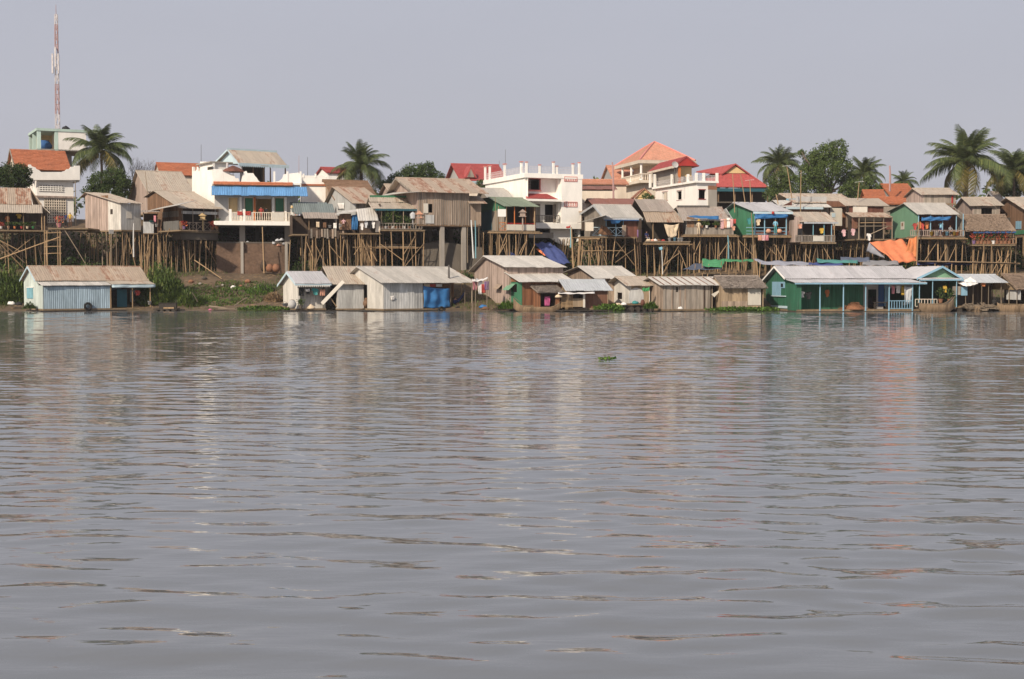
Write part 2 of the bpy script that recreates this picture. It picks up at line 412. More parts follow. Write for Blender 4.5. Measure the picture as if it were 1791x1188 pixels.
class House:
    def __init__(s, name, label, cat, xf, xr, Y, floor, xg=None, D=6.0, a=None, group=None):
        kf = K(xf); X = kf * Y
        if a is None:
            k = K(xg); w = X - k * Y; q = D * math.sqrt(1 + k * k)
            if w > q * .97: D *= w / (q * .97); q = D * math.sqrt(1 + k * k)
            a = math.asin(w / q) - math.atan(k)
        else: a = math.radians(a)
        s.a, s.D, s.X, s.Y = a, D, X, Y; s.ca, s.sa = math.cos(a), math.sin(a)
        kr = K(xr); s.L = (kr * Y - X) / (s.ca - kr * s.sa)
        s.z = CAMH + S(floor) * Y
        s.root = empty(name, (X, Y, s.z), a, label, cat, group)
    def wy(s, x, y): return s.Y + x * s.sa + y * s.ca
    def wp(s, x, y, z): return Vector((s.X + x * s.ca - y * s.sa, s.wy(x, y), s.z + z))
    def fx(s, px, y=0.0, py=430):
        k = K(px, py); return (k * (s.Y + y * s.ca) - s.X + y * s.sa) / (s.ca - k * s.sa)
    def gy(s, px, x=0.0, py=430):
        k = K(px, py); return (s.X + x * s.ca - k * (s.Y + x * s.sa)) / (s.sa + k * s.ca)
    def fz(s, py, x=0.0, y=0.0): return CAMH + S(py) * s.wy(x, y) - s.z
    def F(s, px, py, y=0.0):
        x = s.fx(px, y, py); return Vector((x, y, s.fz(py, x, y)))
    def G(s, px, py, x=0.0):
        y = s.gy(px, x, py); return Vector((x, y, s.fz(py, x, y)))
    def pt(s, px, py, y=0.0): p = s.F(px, py, y); return s.wp(*p)
    def gr(s, x, y):
        p = s.wp(x, y, 0); return ground(p.x, p.y) - s.z
    def box(s, name, x0, x1, y0, y1, z0, z1, m, parent=None): return MB().box(x0, x1, y0, y1, z0, z1).build(name, m, parent or s.root)
    def fbox(s, name, px0, py0, px1, py1, y0, y1, m, parent=None):
        a, b = s.F(px0, py1, y0), s.F(px1, py0, y0)
        zt = s.fz(py0, a.x, y0); zt2 = b.z
        return s.box(name, a.x, b.x, y0, y1, a.z, (zt + zt2) / 2, m, parent)
    def gbox(s, name, px0, py0, px1, py1, x0, x1, m, parent=None):
        a, b = s.G(px0, py1, x0), s.G(px1, py0, x0)
        return s.box(name, x0, x1, a.y, b.y, a.z, s.fz(py0, x0, (a.y + b.y) / 2), m, parent)
    def hole(s, px0, py0, px1, py1, y=0.0):
        a, b = s.F(px0, py1, y), s.F(px1, py0, y); return (a.x, b.x, a.z, b.z)
    def ghole(s, px0, py0, px1, py1, x=0.0):
        a, b = s.G(px0, py1, x), s.G(px1, py0, x); return (min(a.y, b.y), max(a.y, b.y), min(a.z, b.z), max(a.z, b.z))
    def post(s, px, z0, z1, y=0.0, r=.07, m='bamboo', name='post'):
        x = s.fx(px, y); return pole(name, (x, y, z0), (x, y, z1), r, m, s.root)
    def stilts(s, pxs, rows=3, m='bamboo', r=.085, y0=0.1, z=-.1, lean=.25, ymax=None, braces=2):
        ymax = ymax or s.D; tops = []
        for j in range(rows):
            y = y0 + (ymax - y0) * j / max(1, rows - 1) if rows > 1 else y0
            for px in pxs:
                x = s.fx(px, y0) + (R.uniform(-.3, .3) if j else 0); dx, dy = R.gauss(0, lean), R.gauss(0, lean * .6)
                g = min(s.gr(x + dx, y + dy), z - .3)
                pole('stilt', (x + dx, y + dy, g - .4), (x, y, z), r * R.uniform(.55, 1.0), m, s.root)
                if j == 0: tops.append((x, g))
                if R.random() < .75:                  # thinner props, some broken off short
                    tx = x + R.uniform(-.7, .7); bx = tx + R.gauss(0, .5); ty = y + R.uniform(-.3, .3); gg = min(s.gr(bx, ty), z - .3); f = R.choice((1, 1, .75, .5))
                    pole('prop', (bx, ty, gg - .3), (bx + (tx - bx) * f, ty, gg + (z - gg) * f), R.uniform(.025, .05), R.choice((m, 'bamboo_grey', 'timber')), s.root)
        for k in range(braces):
            if len(tops) > 1:
                i = R.randrange(len(tops) - 1); (xa, ga), (xb, gb) = tops[i], tops[min(len(tops) - 1, i + R.choice((1, 2)))]
                za, zb = ga * R.uniform(.5, .95), z + ga * R.uniform(.02, .3)
                if R.random() < .5: xa, xb = xb, xa
                pole('brace', (xa, y0 - .12, za), (xb, y0 - .12, zb), .05, m, s.root)
    def railing(s, px0, px1, zb, zt, y, m, style='bars', step=.22, post_step=None):
        xa, xb = s.fx(px0, y), s.fx(px1, y); b = MB(); r = .035
        b.box(xa, xb, y - .04, y + .04, zt - .07, zt); b.box(xa, xb, y - .03, y + .03, zb + .05, zb + .11)
        n = max(2, int((xb - xa) / step))
        if style == 'bars':
            for i in range(n + 1): x = xa + (xb - xa) * i / n; b.box(x - .03, x + .03, y - .025, y + .025, zb + .1, zt - .06)
        elif style == 'cross':
            n = max(1, round((xb - xa) / .8))
            for i in range(n):
                x0 = xa + (xb - xa) * i / n; x1 = xa + (xb - xa) * (i + 1) / n
                b.tube((x0, y, zb + .1), (x1, y, zt - .06), .03, n=4); b.tube((x0, y, zt - .06), (x1, y, zb + .1), .03, n=4); b.box(x1 - .03, x1 + .03, y - .02, y + .02, zb, zt - .06)
        elif style == 'baluster':
            for i in range(n + 1):
                x = xa + (xb - xa) * i / n; h = zt - zb - .16
                b.lathe([(.03, 0), (.065, h * .3), (.035, h * .6), (.05, h)], (x, y, zb + .1), 6)
        elif style == 'rails':
            b.box(xa, xb, y - .02, y + .02, (zb + zt) / 2 - .03, (zb + zt) / 2 + .03)
        o = b.build('railing', m, s.root); o['kind'] = 'stuff'; return o
    def gable_roof(s, zr, zf, m, zb=None, yr=None, x0=-.35, x1=None, of=.5, ob=.4, sw=.85, cap=True, trim=None, mb=None):
        """zf, zb are the heights of the roof edges at the overhang lines y=-of and y=D+ob"""
        yr = s.D / 2 if yr is None else yr; zb = zf if zb is None else zb; x1 = s.L + .3 if x1 is None else x1
        slope((x0, yr, zr), (x1, yr, zr), (x0, -of, zf), m, s.root, sw)
        slope((x0, yr, zr), (x1, yr, zr), (x0, s.D + ob, zb), mb or m, s.root, sw if not m.startswith('roof') else 2.5)
        if cap: MB().tube((x0 - .03, yr, zr + .01), (x1 + .03, yr, zr + .01), .09, n=6).build('ridge_cap', m, s.root)
        if trim:
            b = MB(); b.box(x0 - .02, x1 + .02, -of - .06, -of - .02, zf - .2, zf + .0); b.build('fascia', trim, s.root)
            b = MB(); 
            for (ya, za, yb, z_b) in ((yr, zr, -of, zf), (yr, zr, s.D + ob, zb)):
                b.prism([(x0 - .05, ya, za - .2), (x0 - .05, ya, za + .04), (x0 - .05, yb, z_b + .04), (x0 - .05, yb, z_b - .2)], (.045, 0, 0))
            b.build('barge_board', trim, s.root)
        s.roofdef = (zr, zf, zb, yr, of, ob)
    def rz(s, y):                                   # roof underside height over local y
        zr, zf, zb, yr, of, ob = s.roofdef
        return (zf + (zr - zf) * (y + of) / (yr + of) if y < yr else zb + (zr - zb) * (s.D + ob - y) / (s.D + ob - yr)) - .09
    def gable_wall(s, x, m, th=.08, holes=(), z0=0.0, y0=0.0, name='gable_wall'):
        yr = s.roofdef[3]; zlow = min(s.rz(y0), s.rz(s.D))
        b = holes_wall(y0, s.D, z0, zlow, list(holes), th, 'y', x)
        b.prism([(x, y0, zlow), (x, s.D, zlow), (x, s.D, s.rz(s.D)), (x, yr, s.rz(yr)), (x, y0, s.rz(y0))], (th, 0, 0))
        return b.build(name, m, s.root)
    def body(s, wall, gable=None, back='interior', porch=None, holes=(), ghole=(), z0=0.0, pwall=None, floor='deck_wood', gy0=0.0, deck=.15, rwall=None):
        gable = gable or wall; D, L = s.D, s.L
        s.box('floor', .0, L, -deck, D, z0 - .16, z0, floor)
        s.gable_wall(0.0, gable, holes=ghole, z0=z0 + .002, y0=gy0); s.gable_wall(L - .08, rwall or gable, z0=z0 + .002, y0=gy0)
        s.box('back_wall', .08, L - .08, D - .1, D - .02, z0 + .002, s.rz(D - .06), back)
        segs = []
        if porch:
            pa, pb, pd = porch; xa, xb = max(.08, s.fx(pa)) if pa is not None else .08, min(L - .08, s.fx(pb)) if pb is not None else L - .08
            if xa > .2: segs.append((.08, xa, 0.0))
            segs.append((xa, xb, pd))
            if xb < L - .2: segs.append((xb, L - .08, 0.0))
            for q in (xa, xb):
                if .2 < q < L - .2: 
                    s.box('side_wall', q - .03, q + .03, .08, pd, z0 + .002, min(s.rz(.08), s.rz(pd)), pwall or wall)
        else: segs.append((.08, L - .08, 0.0))
        for (xa, xb, y) in segs:
            hs = [s.hole(*h, y=y) for h in holes]
            holes_wall(xa + .001, xb - .001, z0 + .002, s.rz(y) - .01, hs, .08, 'x', y).build('front_wall', (pwall or wall) if y else wall, s.root)

# ------------------------------------------------------------------ ground and river
def axis(segs):
    out = []
    for a, b, st in segs:
        n = max(1, int(round((b - a) / st))); out += [a + (b - a) * i / n for i in range(n)]
    return out + [segs[-1][1]]
def grid_mesh(name, xs, ys, zf, m):
    nx, ny = len(xs), len(ys); X, Y = np.meshgrid(xs, ys); Z = zf(X, Y)
    co = np.stack([X, Y, Z], -1).reshape(-1, 3).astype(np.float32)
    i = (np.arange(ny - 1)[:, None] * nx + np.arange(nx - 1)[None, :]).reshape(-1)
    q = np.stack([i, i + 1, i + nx + 1, i + nx], -1).astype(np.int32)
    me = bpy.data.meshes.new(name); me.vertices.add(len(co)); me.vertices.foreach_set('co', co.ravel())
    me.loops.add(q.size); me.loops.foreach_set('vertex_index', q.ravel())
    me.polygons.add(len(q)); me.polygons.foreach_set('loop_start', np.arange(0, q.size, 4, dtype=np.int32))
    me.polygons.foreach_set('use_smooth', np.ones(len(q), dtype=bool)); me.update(calc_edges=True)
    me.materials.append(m); return struct(link(name, me))
gv = np.vectorize(ground)
grid_mesh('riverbank', axis([(-900, -80, 120), (-80, 80, .8), (80, 900, 120)]), axis([(128, 138, 2), (138, 176, .6), (176, 260, 12), (260, 1400, 200)]), lambda X, Y: gv(X, Y), MATS['soil'])

def waves(X, Y):
    rs = np.random.RandomState(4); Z = np.zeros_like(X)
    sy = np.where(Y < 36, .06, np.where(Y < 75, .12, .18)); sx = np.where(np.abs(X) < 15, .14, .32)
    big = .8 + .4 * np.sin(X * .09 + 1.3 * np.sin(Y * .05)) * np.sin(Y * .12 + .7 * np.sin(X * .07 + 2.0))
    pq = np.sin(X * .31 + 1.7 * np.sin(Y * .21)) * np.sin(Y * .43 + 1.1 * np.sin(X * .23 + 1.0)) + .5 * np.sin(X * .9 + 2 * np.sin(Y * .5)) * np.sin(Y * 1.1 + X * .2)
    big2 = .45 + .9 * np.clip(pq + .3, 0, 1.4)
    for k in range(110):
        lam = .42 * (4.2 ** (rs.rand() ** 1.25)); th = rs.normal(0, .5) + (math.pi if rs.rand() < .3 else 0) + .06
        kx, ky = 2 * math.pi / lam * math.sin(th), 2 * math.pi / lam * math.cos(th)
        slope_ = .0064 * (1.0 if lam > .4 else .85); a = slope_ * lam / (2 * math.pi) * 1.41
        wgt = np.clip((lam / abs(math.cos(th)) / sy - 3) / 2, 0, 1) * np.clip((2 * math.pi / (abs(kx) + 1e-6) / sx - 2.5) / 2, 0, 1)
        Z += wgt * a * np.sin(kx * X + ky * Y + rs.rand() * 6.28) * (big2 if k % 2 else 1.0)
    edge = np.clip((62 - np.abs(X)) / 8, 0, 1) * np.clip((Y - 5) / 3, 0, 1)
    return Z * big * edge
wm = bpy.data.materials.new('river_water'); wm.use_nodes = True
n_ = wm.node_tree; pb = n_.nodes['Principled BSDF']
pb.inputs['Base Color'].default_value = (.132, .138, .144, 1); pb.inputs['Roughness'].default_value = .04; pb.inputs['IOR'].default_value = 1.7
def _wb(scale, sc, det):
    tcn = n_.nodes.new('ShaderNodeTexCoord'); mp = n_.nodes.new('ShaderNodeMapping'); mp.inputs['Scale'].default_value = sc
    t = n_.nodes.new('ShaderNodeTexNoise'); t.inputs['Scale'].default_value = scale; t.inputs['Detail'].default_value = det
    n_.links.new(tcn.outputs['Object'], mp.inputs[0]); n_.links.new(mp.outputs[0], t.inputs['Vector']); return t.outputs['Fac']
h1 = _wb(2.6, (.45, 1.2, 1), 2.0); h2 = _wb(4.0, (.5, 1.2, 1), 2.0)
b1 = n_.nodes.new('ShaderNodeBump'); b1.inputs['Strength'].default_value = 1.0; b1.inputs['Distance'].default_value = .010
b2 = n_.nodes.new('ShaderNodeBump'); b2.inputs['Strength'].default_value = 1.0; b2.inputs['Distance'].default_value = .004
n_.links.new(h1, b1.inputs['Height']); n_.links.new(h2, b2.inputs['Height']); n_.links.new(b1.outputs[0], b2.inputs['Normal']); n_.links.new(b2.outputs[0], pb.inputs['Normal'])
grid_mesh('river', axis([(-900, -60, 120), (-60, -15, .32), (-15, 15, .14), (15, 60, .32), (60, 900, 120)]),
          axis([(-400, 4, 50), (4, 7, 1), (7, 36, .06), (36, 75, .12), (75, 143, .18)]), waves, wm)

# ------------------------------------------------------------------ plants
def leaf_card(b, p, d, up, l, w, r):
    s = d.cross(up).normalized() * (w / 2)
    b.poly([p, p + d * (l * .45) + s, p + d * l, p + d * (l * .45) - s])
def rnd_dir(r, zmin=-1.0):
    while True:
        v = Vector((r.uniform(-1, 1), r.uniform(-1, 1), r.uniform(zmin, 1)))
        if .05 < v.length < 1: return v.normalized()
def crown_mesh(blobs, m, per, leaf, seed, name='crown', zsq=.8, hollow=.55):
    """leaf clumps spread through blobs (centre, radius): real small leaf faces with gaps between the clumps"""
    r = random.Random(seed); b = MB()
    for (c, rad) in blobs:
        c = Vector(c); nc = max(3, int(per * rad * rad / 26))
        for _ in range(nc):
            d = rnd_dir(r, -.75); q = c + Vector((d.x, d.y, d.z * zsq)) * rad * (hollow + (1 - hollow) * r.random() ** .6)
            cr = rad * r.uniform(.16, .34)
            for _ in range(26):
                e = rnd_dir(r); p = q + e * cr * r.random() ** .5
                dd = (e + rnd_dir(r) * .8 + Vector((0, 0, -.15))).normalized()
                leaf_card(b, p, dd, rnd_dir(r), leaf * r.uniform(.7, 1.3), leaf * r.uniform(.45, .75), r)
    return b.mesh(name, m)
def tree(name, label, px, pybase, Y, blobs, m, per=60, leaf=.38, seed=1, trunk=.22, cat='tree', bark='bark', group=None):
    """blobs in pixels: (px, py, radius px, depth offset m)"""
    base = W(px, pybase, Y); base.z = min(base.z, ground(base.x, Y) if Y > 139 else base.z)
    t = empty(name, base, 0, label, cat, group); B = []
    for (bx, by, br, dy) in blobs:
        B.append((W(bx, by, Y + dy) - base, br * Y / FPX))
    link('crown', crown_mesh(B, m, per, leaf, seed), t)
    r = random.Random(seed); tb = MB(); top = sum((b[0] for b in B), Vector()) / len(B); fork = top * .55; fork.x *= .6; fork.y *= .6
    tb.path([(0, 0, -.5), fork * .5 + Vector((r.uniform(-.15, .15), 0, 0)), fork], [trunk, trunk * .8, trunk * .65], 8)
    tb.build('trunk', bark, t, True)
    for (c, rad) in B:
        lb = MB(); mid = (fork + c) / 2 + Vector((r.uniform(-.3, .3), r.uniform(-.3, .3), -.2)); tip = c + Vector((0, 0, rad * .3))
        lb.path([fork * .97, mid, tip], [trunk * .55, trunk * .35, trunk * .12], 5)
        for _ in range(3):
            lb.path([mid.lerp(tip, r.uniform(0, .8)), c + rnd_dir(r) * rad * .8], [trunk * .22, trunk * .06], 4)
        lb.build('limb', bark, t, True)
    return t
_fr = {}
def frond_mesh(L, droop, m, seed):
    key = (L, droop, m, seed)
    if key in _fr: return _fr[key]
    r = random.Random(seed); b = MB(); n = 12; pts = []; ang = math.radians(18); p = Vector((0, 0, 0))
    for k in range(n + 1):
        pts.append(p.copy()); t = k / n
        a = ang - droop * t ** 1.4; p = p + Vector((math.cos(a), 0, math.sin(a))) * (L / n)
    b.path(pts, [.05 * (1 - .8 * k / n) * L / 4 + .008 for k in range(n + 1)], 4)
    nl = 64
    for k in range(nl):
        t = .10 + .9 * k / nl; f = t * n; i = min(n - 1, int(f)); q = pts[i].lerp(pts[i + 1], f - i); d = (pts[i + 1] - pts[i]).normalized()
        ll = L * .27 * (math.sin(math.pi * (t * .82 + .12)) ** .6) * r.uniform(.85, 1.1)
        for s in (-1, 1):
            v = (d * .55 + Vector((0, s, 0)) * .8 + Vector((0, 0, -.30 - .35 * r.random()))).normalized()
            w = ll * .05
            q1 = q + v * ll * .55; q2 = q + (v * .92 + Vector((0, 0, -.18))).normalized() * ll
            sd = d * w
            b.poly([q - sd * .5, q + sd * .5, q1 + sd * .6, q1 - sd * .6]); b.poly([q1 - sd * .6, q1 + sd * .6, q2])
    _fr[key] = b.mesh('frond', m); return _fr[key]
def palm(label, px, py_crown, Y, L, pybase, n=30, seed=1, lean=0, m='leaf_palm', trunk=.16, up=1.0, group='coconut palms behind the houses'):
    base = W(px + lean, pybase, Y); c = W(px, py_crown, Y); base.z = ground(base.x, Y) - .2
    t = empty('palm_tree', base, 0, label, 'palm tree', group); r = random.Random(seed); cc = c - base
    tb = MB(); pts = [Vector((cc.x * (k / 6) ** 1.5, 0, cc.z * k / 6)) for k in range(7)]
    tb.path(pts, [trunk * (1.35 - .5 * k / 6) for k in range(7)], 8); tb.build('trunk', 'bark', t, True)
    for k in range(n):
        ht = k / n; az = k * 2.39996 + r.uniform(-.5, .5)
        el = math.radians(78 * up - 118 * ht ** 1.1 + r.uniform(-10, 10)); dr = math.radians(r.choice((45, 70, 100)) + 25 * ht)
        dead = ht > .86 and r.random() < .8
        o = link('frond', frond_mesh(round(L * (.74 + .5 * ht + r.uniform(-.08, .08)), 1), round(dr, 2), 'leaf_palmyellow' if dead else m, r.randrange(3)), t)
        o.matrix_basis = Matrix.Translation(cc) @ Matrix.Rotation(az, 4, 'Z') @ Matrix.Rotation(-el, 4, 'Y') @ Matrix.Rotation(r.uniform(-.4, .4), 4, 'X')
    nb = MB(); 
    for k in range(5):
        a = k * 1.256; e = Vector((math.cos(a) * .22, math.sin(a) * .22, -.25)) + cc
        nb.lathe([(.02, -.16), (.13, -.05), (.13, .06), (.02, .16)], e, 8)
    nb.build('coconut_cluster', 'leaf_yellow', t, True)
    return t
def bush(name, label, px, py, Y, rx, h, m='leaf_grass', n=900, blade=(.9, 1.6), seed=1, cat='bush', ry=None, droop=.35, width=.05, group=None):
    """clump of long blades or stems rising from the ground round (px, py)"""
    c = W(px, py, Y); c.z = max(ground(c.x, Y), 0.0) if Y > 139.5 else c.z
    t = empty(name, c, 0, label, cat, group); r = random.Random(seed); b = MB(); ry = ry or rx * .6
    for _ in range(n):
        a = r.uniform(0, 6.283); q = r.random() ** .5; x, y = math.cos(a) * q * rx, math.sin(a) * q * ry
        g = (max(ground(c.x + x, c.y + y), 0) - c.z) if Y > 139.5 else 0
        hh = h * (1 - .75 * q * q) * r.uniform(.55, 1.1); l = r.uniform(*blade) * .6; z = g + max(0, hh - l) * r.random() ** .7
        d = Vector((math.cos(a) * droop * q + r.gauss(0, .3), math.sin(a) * droop * q + r.gauss(0, .3), 1)).normalized()
        p = Vector((x, y, z)); s = Vector((-d.y, d.x, 0)); s = (s.normalized() if s.length > .01 else Vector((1, 0, 0))) * width
        m1 = p + d * l * .6; tip = m1 + (d + Vector((d.x * 1.2, d.y * 1.2, -.5))).normalized() * l * .5
        b.poly([p - s, p + s, m1 + s * .8, m1 - s * .8]); b.poly([m1 - s * .8, m1 + s * .8, tip])
    b.build('foliage', m, t)
    st = MB()
    for _ in range(12):
        a = r.uniform(0, 6.283); q = r.random() * .7; st.tube((math.cos(a) * q * rx * .5, math.sin(a) * q * ry * .5, -.2), (math.cos(a) * q * rx, math.sin(a) * q * ry, h * .7 * (1 - q * .5)), .02, .008, 4)
    st.build('stem', 'twig', t)
    return t
def hyacinth(label, px, py, Y, rx, ry, h, n, seed, m='leaf_bright', ls=1.0):
    c = W(px, py, Y); c.z = 0.0
    t = empty('water_hyacinth', c, 0, label, 'water plant', 'water hyacinth clumps'); r = random.Random(seed); b = MB()
    for _ in range(n):
        a = r.uniform(0, 6.283); q = r.random() ** .5; p = Vector((math.cos(a) * q * rx, math.sin(a) * q * ry, 0))
        hh = h * r.uniform(.3, 1) * (1 - .5 * q * q); tip = p + Vector((r.gauss(0, .1), r.gauss(0, .1), hh))
        d = Vector((r.gauss(0, .7), r.gauss(0, .7), .7)).normalized(); w = r.uniform(.10, .2) * ls
        leaf_card(b, tip, d, rnd_dir(r), w * 1.5, w * 1.1, r)
        b.poly([p + Vector((-.012, 0, -.05)), p + Vector((.012, 0, -.05)), tip])
    b.build('leaves', m, t)
    MB().lathe([(rx * .9, -.06), (rx * .85, .01), (rx * .3, .03)], n=14).build('root_mat', 'wet_or_shadow_wood', t).scale = (1, ry / rx, 1)
    return t

# ------------------------------------------------------------------ people
def person(label, loc, rz, shirt, legs, h=1.62, pose='stand', hat=None, seed=0):
    J = {}
    if pose == 'sit':
        J = dict(pel=(0, .0, .42), sp=(0, .04, .62), ch=(0, .05, .84), nk=(0, .03, .99), hd=(0, -.0, 1.10), ht=(0, .0, 1.20),
                 la=(-.19, .05, .90), le=(-.24, -.08, .68), lh=(-.14, -.30, .58), ra=(.19, .05, .90), re=(.24, -.08, .68), rh=(.14, -.30, .58),
                 lp=(-.1, -.02, .42), lk=(-.14, -.40, .46), lf=(-.13, -.42, .06), lt=(-.13, -.56, .03), rp=(.1, -.02, .42), rk=(.14, -.40, .44), rf=(.13, -.44, .06), rt=(.13, -.58, .03))
    else:
        ar = dict(stand=((-.25, -.02, 1.10), (-.22, -.14, .86), (.25, -.02, 1.10), (.20, -.16, .88)), reach=((-.28, -.12, 1.18), (-.24, -.36, 1.22), (.30, -.10, 1.22), (.26, -.34, 1.36)))[pose]
        J = dict(pel=(0, 0, .90), sp=(0, -.01, 1.08), ch=(0, 0, 1.27), nk=(0, .0, 1.41), hd=(0, -.02, 1.51), ht=(0, -.01, 1.61),
                 la=(-.18, 0, 1.34), le=ar[0], lh=ar[1], ra=(.18, 0, 1.34), re=ar[2], rh=ar[3],
                 lp=(-.09, 0, .86), lk=(-.11, -.03, .47), lf=(-.12, .02, .07), lt=(-.13, -.14, .03), rp=(.09, 0, .86), rk=(.10, -.05, .47), rf=(.11, 0, .07), rt=(.12, -.16, .03))
    rad = dict(pel=.13, sp=.115, ch=.135, nk=.05, hd=.088, ht=.07, la=.058, le=.042, lh=.038, ra=.058, re=.042, rh=.038, lp=.088, lk=.06, lf=.042, lt=.032, rp=.088, rk=.06, rf=.042, rt=.032)
    E = [('pel', 'sp'), ('sp', 'ch'), ('ch', 'nk'), ('nk', 'hd'), ('hd', 'ht'), ('ch', 'la'), ('la', 'le'), ('le', 'lh'), ('ch', 'ra'), ('ra', 're'), ('re', 'rh'),
         ('pel', 'lp'), ('lp', 'lk'), ('lk', 'lf'), ('lf', 'lt'), ('pel', 'rp'), ('rp', 'rk'), ('rk', 'rf'), ('rf', 'rt')]
    ks = list(J); me = bpy.data.meshes.new('skeleton'); me.from_pydata([J[k] for k in ks], [(ks.index(a), ks.index(b)) for a, b in E], [])
    o = bpy.data.objects.new('skeleton', me); COL.objects.link(o)
    md = o.modifiers.new('skin', 'SKIN'); sv = me.skin_vertices[0].data
    for i, k in enumerate(ks): sv[i].radius = (rad[k], rad[k] * (.8 if k in ('pel', 'sp', 'ch') else 1)); sv[i].use_root = (k == 'pel')
    sb = o.modifiers.new('sub', 'SUBSURF'); sb.levels = 1; sb.render_levels = 1
    dg = bpy.context.evaluated_depsgraph_get(); body = bpy.data.meshes.new_from_object(o.evaluated_get(dg))
    bpy.data.objects.remove(o)
    body.materials.clear()
    for m in ('skin', shirt, legs, 'hair'): body.materials.append(MATS[m])
    zc = J['nk'][2]; zp = J['pel'][2]; lh, rh = Vector(J['lh']), Vector(J['rh'])
    for p in body.polygons:
        c = p.center; k = 0
        if c.z > zc + .0: k = 3 if (c.z > J['hd'][2] + .035 or c.y > J['hd'][1] + .03) else 0
        elif min((c - lh).length, (c - rh).length) < .2 and abs(c.x) > .13: k = 0
        elif c.z > zp + .02: k = 1
        elif c.z > .12: k = 2
        p.material_index = k; p.use_smooth = True
    b = link('person', body); b.location = loc; b.rotation_euler = (0, 0, rz); b.scale = (h / 1.66,) * 3
    if hat:
        MB().lathe([(.26, .0), (.12, .06), (.10, .14), (.02, .15)], (J['ht'][0], J['ht'][1], J['ht'][2] + .0), 12).build('hat', hat, b)
    nz = MB().lathe([(.012, -.02), (.018, 0), (.008, .02)], (0, J['hd'][1] - .088, J['hd'][2]), 6); nz.build('nose', 'skin', b)
    return tag(b, label, 'person')

# ------------------------------------------------------------------ small things
def shirt(label, p, m, w=.55, h=.65, rz=0, name='hanging_shirt', cat='laundry', group=None):
    b = MB(); q = random.Random(label); e = lambda: q.uniform(-.06, .06)
    pts = [(-.14, e()), (.02, -.05), (.16, e()), (.36 + e(), -.12), (.44 + e(), -.5 + e() * 2), (.31, -.53 + e()), (.25, -.34), (.26 + e(), -.92 + e()), (.02, -1 + e()), (-.25 + e(), -.95 + e()), (-.24, -.36), (-.33, -.5 + e()), (-.45 + e(), -.47 + e() * 2), (-.36 + e(), -.1)]
    w *= .82; tl = q.uniform(-.12, .12)
    b.prism([(x * w * 1.4, -.03 + .06 * math.sin(x * 9 + y * 5), (y + x * tl) * h * .95) for x, y in pts], (0, .05, 0))
    o = b.build(name, m); o.location = p; o.rotation_euler = (0, 0, rz); return tag(o, label, cat, group)
def trousers(label, p, m, w=.42, h=.9, rz=0, group=None):
    b = MB(); pts = [(-.5, 0), (.5, 0), (.55, -1), (.12, -1), (0, -.35), (-.12, -1), (-.55, -1)]
    b.prism([(x * w, -.03 + .03 * math.sin(x * 6 + y * 4), y * h) for x, y in pts], (0, .06, 0))
    o = b.build('hanging_trousers', m); o.location = p; o.rotation_euler = (0, 0, rz); return tag(o, label, 'laundry', group)
def towel(label, p, m, w=.5, h=.8, rz=0, name='hanging_cloth', group=None, cat='laundry', seed=0, sag=.03):
    o = cloth(name, [(-w / 2, 0, 0), (w / 2, 0, 0), (w / 2, 0, -h), (-w / 2, 0, -h)], m, None, sag, .05, 8, 6, R.uniform(0, 50))
    o.location = p; o.rotation_euler = (0, 0, rz); return tag(o, label, cat, group)
def bucket(label, p, m, r=.18, h=.32, name='bucket', cat='bucket', group=None):
    t = empty(name, p, R.uniform(0, 3), label, cat, group)
    MB().lathe([(r * .75, 0), (r, h), (r * 1.06, h), (r * 1.06, h * .94), (r * .92, h * .93), (r * .7, h * .05)], n=10).build('body', m, t, True)
    b = MB(); b.path([(r, 0, h * .95), (r * .7, .03, h * 1.4), (0, .04, h * 1.6), (-r * .7, .03, h * 1.4), (-r, 0, h * .95)], [.012] * 5, 4); b.build('handle', 'iron', t)
    return t
def jar(label, p, m, r=.28, h=.6, name='water_jar', cat='jar', group=None):
    t = empty(name, p, 0, label, cat, group)
    MB().lathe([(r * .55, 0), (r * .95, h * .3), (r, h * .55), (r * .7, h * .85), (r * .55, h * .92), (r * .62, h)], n=12).build('body', m, t, True)
    MB().lathe([(r * .5, h * .95), (r * .56, h * 1.0), (r * .1, h * 1.04)], n=12).build('lid', 'plank_brown', t); return t
def potplant(label, p, leaf='leaf_mid', pot='terracotta', h=.6, r=.16, seed=0, group='potted plants on the porches', name='potted_plant'):
    t = empty(name, p, R.uniform(0, 6), label, 'plant', group); q = random.Random(seed)
    MB().lathe([(r * .7, 0), (r, r * 1.5), (r * 1.12, r * 1.5), (r * 1.12, r * 1.75), (r * .9, r * 1.7)], n=9).build('pot', pot, t)
    b = MB()
    for _ in range(70):
        d = rnd_dir(q, 0); c = Vector((d.x * r * 2.0 * q.random(), d.y * r * 2.0 * q.random(), r * 1.7 + h * q.random() ** .8)); leaf_card(b, c, (d + Vector((0, 0, .3))).normalized(), rnd_dir(q), .24, .11, q)
    b.tube((0, 0, r), (0, 0, r * 1.7 + h * .7), .015, .01, 4)
    b.build('foliage', leaf, t); return t
def sack(label, p, m, s=.45, rz=0, group=None, name='sack'):
    b = MB(); q = .62 * s
    b.lathe([(.7 * q, 0), (1.05 * q, .15 * q), (1.0 * q, .5 * q), (.72 * q, .85 * q), (.3 * q, 1.02 * q), (.05 * q, 1.04 * q)], n=11)
    for i, v in enumerate(b.v):
        k = 1 + .55 * noise.noise((v[0] / s * 2.3 + p[0], v[1] / s * 2.3, v[2] / s * 2.3 + p[2])); b.v[i] = (v[0] * k * 1.15, v[1] * k * .8, v[2] * (1 + .5 * noise.noise((v[0] / s * 2 + p[0], 5, v[1] / s * 2))))
    o = b.build(name, m, None, True); o.location = p; o.rotation_euler = (0, 0, rz); return tag(o, label, 'sack', group)
